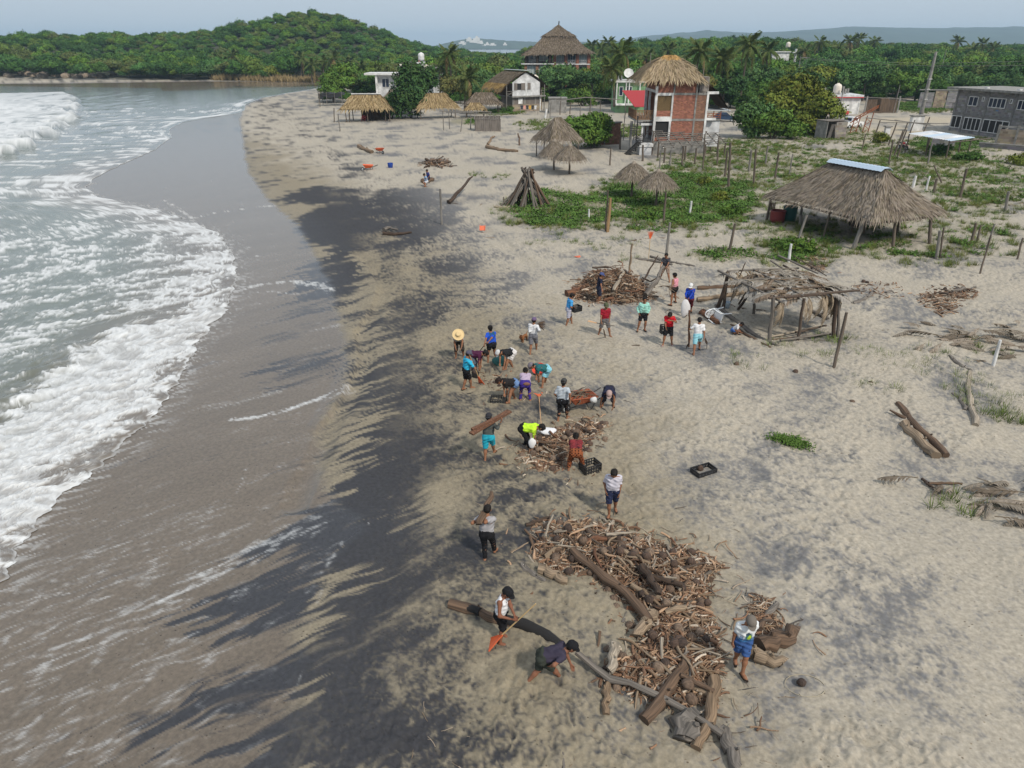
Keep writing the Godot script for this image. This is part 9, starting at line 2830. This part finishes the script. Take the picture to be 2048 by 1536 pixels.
func barrow(label: String, at: Vector3, turn: float, paint: Material, full: bool, tip := 0.0) -> void:
	var o := thing("wheelbarrow", label, "wheelbarrow", at, turn)
	o.rotation.z = tip
	# local +z points to the wheel
	var g := Geo.new()
	var lo := [V(-0.2, 0.34, -0.3), V(0.2, 0.34, -0.3), V(0.18, 0.36, 0.32), V(-0.18, 0.36, 0.32)]
	var hi := [V(-0.36, 0.62, -0.55), V(0.36, 0.62, -0.55), V(0.34, 0.70, 0.55), V(-0.34, 0.70, 0.55)]
	for i in 4:
		var j := (i + 1) % 4
		g.quad(lo[i], lo[j], hi[j], hi[i])
		g.quad(lo[i] + V(0, 0.02, 0), hi[i] * V(0.96, 1, 0.97), hi[j] * V(0.96, 1, 0.97), lo[j] + V(0, 0.02, 0))
		g.bar(hi[i], hi[j], 0.035, 0.035)
	g.quad(lo[0], lo[3], lo[2], lo[1])
	part("tray", g, paint, o)
	wheel(o, V(0, 0.2, 0.62), 0.2, 0.055)
	for s in [-1.0, 1.0]:
		g = Geo.new()
		g.tube([V(s * 0.07, 0.2, 0.64), V(s * 0.2, 0.33, 0.1), V(s * 0.26, 0.42, -0.5), V(s * 0.29, 0.62, -1.05)], [0.02, 0.02, 0.02, 0.024], 6)
		part("handle", g, M.iron, o)
		g = Geo.new()
		g.tube([V(s * 0.2, 0.36, -0.15), V(s * 0.24, 0.0, -0.3), V(s * 0.25, 0.36, -0.5)], [0.018, 0.018, 0.018], 5)
		part("leg", g, M.iron, o)
	if full:
		var r := RandomNumberGenerator.new()
		r.seed = 6
		var w := Node3D.new()
		for i in 14:
			var st := MeshInstance3D.new()
			st.mesh = sticks[i % 9]
			st.name = numbered("driftwood_stick")
			add_child(st)
			st.transform = Transform3D(Basis(Vector3.UP, turn), at) * Transform3D(Basis(Vector3.UP, PI / 2 + r.randf_range(-0.7, 0.7)) * Basis(Vector3.BACK, r.randf_range(-0.1, 0.1)) * Basis.from_scale(V(r.randf_range(0.6, 1.0), 1, 1)), V(r.randf_range(-0.2, 0.2), 0.52 + 0.02 * i, r.randf_range(-0.2, 0.2)))
			st.set_surface_override_material(0, woods[[1, 6, 2, 3][i % 4]])
			tag(st, "driftwood stick loaded in the orange wheelbarrow among the workers", "driftwood", "sticks in the wheelbarrow")
		w.free()

func sack(label: String, at: Vector3, s: Vector3, m: Material, sd: float) -> void:
	var g := Geo.new()
	g.ball(Transform3D(), s, 14, 10, 0.16, sd)
	single("sack", g.mesh(m), label, "sack", at)

func build_gear() -> void:
	var orange := mat(0.62, 0.11, 0.03, 0.5)
	var bamboo := mat(0.48, 0.33, 0.16, 0.7)
	var pale := mat(0.55, 0.33, 0.17, 0.7)
	rake("orange rake with a long pale handle held by the person in the white tank top", V(0.53, 1.38, -12.16), V(-0.49, 0.01, -12.26) + V(0, 0.03, 0), bamboo, orange, 0.42)
	rake("orange rake held by the person in cyan", V(-1.66, 1.51, -25.82), V(-1.25, 0.02, -26.28) + V(0, 0.03, 0), bamboo, orange, 0.36)
	rake("orange rake lying on the sand between the workers and the middle heap", V(1.05, 0.03, -22.4) + V(0, 0.25, 0), V(1.06, 0.04, -25.49) + V(0, 0.05, 0), pale, orange, 0.55)
	rake("dark-handled rake of the person in bright blue", V(-1.11, 1.17, -28.01), V(-1.74, 0.02, -28.74) + V(0, 0.03, 0), M.iron, M.iron, 0.4)
	rake("orange rake carried level by the person in dark red", V(4.74, 0.89, -30.78), V(3.59, 0.84, -31.51), M.pole, pale, 0.14)
	rake("orange rake standing upright far behind the tall heap", V(8.69, 0.32, -44.23), V(8.69, 0.32, -44.23) + V(0, 1.75, 0), bamboo, orange, 0.4)
	rake("orange rake lying on the sand left of the tall heap", V(5.09, 0.23, -43.52) + V(0, 0.06, 0), V(4.21, 0.22, -45.08) + V(0, 0.04, 0), M.pole_grey, orange, 0.45)
	wood("stick held upright by the person in dark red", [V(4.41, 0.13, -31.18), V(4.29, 0.53, -30.69), V(4.18, 0.87, -30.31)], 0.03, 1, 0, 0.9, "driftwood_stick")
	wood("tall reddish pole held by the person in light blue shorts", [V(8.05, 0.21, -29.88), V(7.88, 1.16, -29.57), V(7.77, 2.1, -29.43)], 0.05, 5, 0, 0.8, "driftwood_stick")
	for k in 7: wood(["root strand dangling from the right hand of the person in light blue shorts", "tangled root strand at the foot of the reddish pole"][k % 2], [V(8.41, 0.97, -28.74), V(8.6, 0.67, -29), V(8.75, 0.23, -29.49)] if k % 2 == 0 else [V(7.95, 0.46, -29.52), V(7.87, 0.36, -29.53), V(7.84, 0.21, -29.54)], 0.018, 0, 0.02 * k, 0.5, "root_strand").set_meta("group", "root strands by the person in light blue shorts")
	for k in 6:
		var w := wood("dry branch carried by the person in pink", [V(8.01, 1.2, -35.6), V(8.09, 1.27, -35.13), V(8.35, 1.2, -34.84)], 0.02, [1, 2, 7][k % 3], 0.03 * k, 0.6, "driftwood_stick")
		w.rotation = V(0, 0.25 * (k - 2), 0.25 * (k - 3))
		w.set_meta("group", "branches held by the person in pink")
	for k in 6:
		var w := wood("firewood stick carried by the person in the purple cap", [V(1.08, 1.08, -30.02), V(1.26, 1.15, -29.98), V(1.49, 1.12, -29.92)], 0.03, [0, 1, 6][k % 3], 0.04 * k, 0.7, "driftwood_stick")
		w.rotation = V(0, 0.2 * (k - 2), 0.12 * (k - 3))
		w.set_meta("group", "firewood held by the person in the purple cap")
	# crates, tubs, sacks
	crate("tall black plastic crate beside the bending person in patterned trousers", V(2.54, 0.05, -19.66), 0.5, V(0.58, 0.36, 0.42))
	crate("black crate standing alone on the pale sand with a coconut in it", V(6.19, 0.11, -19.49), 0.45, V(0.72, 0.2, 0.42))
	crate("black crate full of wood behind the bending person in denim shorts", V(-0.53, 0.02, -24.65), -0.1, V(0.60, 0.26, 0.40))
	crate("black crate held by the person in the light blue shirt", V(3.12, 0.91, -32.76), 0.6, V(0.45, 0.28, 0.34))
	crate("black wire crate held by the person in bright red", V(7.06, 0.61, -30.6), 0.2, V(0.42, 0.40, 0.28))
	var tub := Geo.new()
	tub.lathe([Vector2(0, 0), Vector2(0.18, 0), Vector2(0.27, 0.24), Vector2(0.29, 0.25), Vector2(0.25, 0.24), Vector2(0.16, 0.03), Vector2(0, 0.03)], 18)
	single("tub", tub.mesh(mat(0.60, 0.06, 0.03, 0.5)), "orange-red plastic tub behind the bending person in teal", "tub", V(1.18, 0.05, -27.09) + V(0, 0.2, 0), "").rotation = V(0.5, 0, 0.3)
	tub = Geo.new()
	tub.lathe([Vector2(0, 0), Vector2(0.13, 0), Vector2(0.16, 0.28), Vector2(0.145, 0.28), Vector2(0.12, 0.02), Vector2(0, 0.02)], 14)
	single("bucket", tub.mesh(M.black_plastic), "black bucket behind the person in cyan", "bucket", V(-1.53, 0.02, -26.92))
	single("bucket", tub.mesh(mat(0.01, 0.05, 0.30, 0.5)), "blue bucket standing far along the beach beside an orange barrow", "bucket", V(-13.72, 0.1, -82.85)).scale = Vector3.ONE * 2.0
	var r := RandomNumberGenerator.new()
	r.seed = 44
	nut(V(-1.53, 0.02, -26.92) + V(0, 0.27, 0), r, "pale coconut on top of the black bucket")
	sack("white sack lying on the middle heap beside the person in neon yellow", V(1.25, 0.04, -22.04) + V(0, 0.2, 0), V(0.34, 0.12, 0.22), mat(0.66, 0.66, 0.68), 1.0)
	sack("white bag in the hands of the person in neon yellow", V(0.68, 0.47, -20.79), V(0.13, 0.19, 0.08), mat(0.68, 0.68, 0.68), 2.0)
	sack("white sack hanging from the hands of the person in royal blue", V(8.59, 0.87, -33.33), V(0.22, 0.42, 0.09), mat(0.60, 0.59, 0.60), 3.0)
	sack("dark green net bag on the sand beside the person in the white cap", V(-0.52, 0.03, -28.17) + V(0, 0.2, 0), V(0.32, 0.24, 0.24), mat(0.03, 0.13, 0.12), 4.0)
	# barrows
	barrow("orange wheelbarrow loaded with sticks among the workers", V(2.59, 0.06, -23.98), -1.15, textured(0.52, 0.14, 0.06, 0.7, mottle(64, 0.1, 0.5, 1.1), V(3, 3, 3)), true)
	barrow("orange wheelbarrow far along the beach, nearer of two", V(-15.88, 0.05, -81.07), -1.4, orange, false)
	barrow("orange wheelbarrow far along the beach, farther of two", V(-16.86, 0.13, -94.55), 0.8, orange, false)
	sack("white bag tied to the wheelbarrow's handle end", V(3.04, 0.67, -23.63), V(0.13, 0.12, 0.1), mat(0.55, 0.56, 0.56), 6.0)
	# shovels
	var o := thing("shovel", "muddy shovel lying on the dark sand left of the black crate", "shovel", V(-1.68, 0.01, -25.46) + V(0, 0.03, 0))
	var e := V(-1.13, 0.02, -24.58) - V(-1.68, 0.01, -25.46)
	part("handle", pole_mesh(Vector3.ZERO, e, 0.02), M.iron, o)
	var g := Geo.new()
	g.bar(e, e * 1.32, 0.24, 0.03); g.bar(e * 0.94, e * 1.05, 0.09, 0.04)
	part("blade", g, M.plank_brown, o)
	g = Geo.new()
	g.bar(V(-0.12, 0, 0.03), V(0.12, 0, -0.03), 0.03)
	part("grip", g, M.iron, o)
	o = thing("dustpan", "small orange shovel head lying on the beach crest", "shovel", V(-2.21, 0.12, -52.96))
	g = Geo.new()
	g.box(Transform3D(Basis(Vector3.RIGHT, 0.5), V(0, 0.14, 0)), V(0.42, 0.04, 0.5)); g.box(Transform3D(Basis(Vector3.RIGHT, 0.5), V(0.2, 0.18, 0)), V(0.03, 0.1, 0.5)); g.box(Transform3D(Basis(Vector3.RIGHT, 0.5), V(-0.2, 0.18, 0)), V(0.03, 0.1, 0.5))
	part("scoop", g, mat(0.62, 0.14, 0.06, 0.6), o)
	# the upturned chair and its bucket
	o = thing("plastic_chair", "white plastic armchair lying on its back under the stick shelter's edge", "chair", V(10.55, 0.3, -33.17) + V(0, 0.24, 0))
	plastic_chair(o, mat(0.68, 0.70, 0.72, 0.45))
	o.rotation = V(0.25, 0.5, 1.45)
	o.scale = Vector3.ONE * 1.15
	tub = Geo.new()
	tub.lathe([Vector2(0, 0), Vector2(0.14, 0), Vector2(0.19, 0.34), Vector2(0.17, 0.34), Vector2(0.12, 0.02), Vector2(0, 0.02)], 14)
	single("bucket", tub.mesh(mat(0.35, 0.42, 0.48, 0.4)), "grey bucket behind the upturned white chair", "bucket", V(11.05, 0.32, -34.74) + V(0, 0.05, 0))
	# the dog
	o = thing("dog", "small reddish-brown dog walking left of the person in the purple cap", "dog", V(0.54, 0.06, -30.68), -0.5)
	g = Geo.new()
	var bn := [[V(0, 0.34, -0.2), V(0, 0.33, 0.15), 0.075, 0.095], [V(0, 0.36, 0.15), V(0, 0.44, 0.27), 0.075, 0.055], [V(0, 0.45, 0.27), V(0, 0.46, 0.32), 0.06, 0.055], [V(0, 0.44, 0.34), V(0, 0.42, 0.42), 0.035, 0.024], [V(0, 0.37, -0.24), V(0, 0.5, -0.38), 0.022, 0.012]]
	for s in [-1.0, 1.0]:
		bn.append([V(s * 0.06, 0.32, 0.15), V(s * 0.065, 0.17, 0.13 + s * 0.05), 0.045, 0.026]); bn.append([V(s * 0.065, 0.17, 0.13 + s * 0.05), V(s * 0.065, 0.02, 0.15 + s * 0.07), 0.025, 0.02])
		bn.append([V(s * 0.06, 0.32, -0.18), V(s * 0.07, 0.2, -0.12 - s * 0.04), 0.06, 0.034]); bn.append([V(s * 0.07, 0.2, -0.12 - s * 0.04), V(s * 0.07, 0.12, -0.24 - s * 0.04), 0.03, 0.02]); bn.append([V(s * 0.07, 0.12, -0.24 - s * 0.04), V(s * 0.07, 0.02, -0.21 - s * 0.05), 0.02, 0.02])
		bn.append([V(s * 0.04, 0.50, 0.28), V(s * 0.055, 0.56, 0.28), 0.02, 0.008])
	skin(g, bn, 0.014, 0.03)
	part("body", g, rgb([0.20, 0.085, 0.035]), o)
	# fish of a branch in the sand, footprints' litter
	var c := Vector2(6.32, -11.02)
	g = Geo.new()
	var pts := []
	var rr := []
	for i in 17:
		var a := i * 0.36 + 0.5
		pts.append(V(cos(a) * 0.42, 0.012, sin(a) * 0.30)); rr.append(0.007)
	g.tube(pts, rr, 5)
	single("rope_loop", g.mesh(mat(0.36, 0.31, 0.22)), "thin pale loop of vine round the lone shaggy coconut", "vine", on(c))



func steps() -> Array:
	return [paint_fields, build_land, build_sea, build_far_hills, prepare_plants, build_forest, build_far_shore, prepare_materials, build_brick_house, build_round_house, build_white_house, build_right_side, build_huts, build_named_plants, prepare_wood, build_posts, build_driftwood, prepare_people, build_people, build_ground_cover]
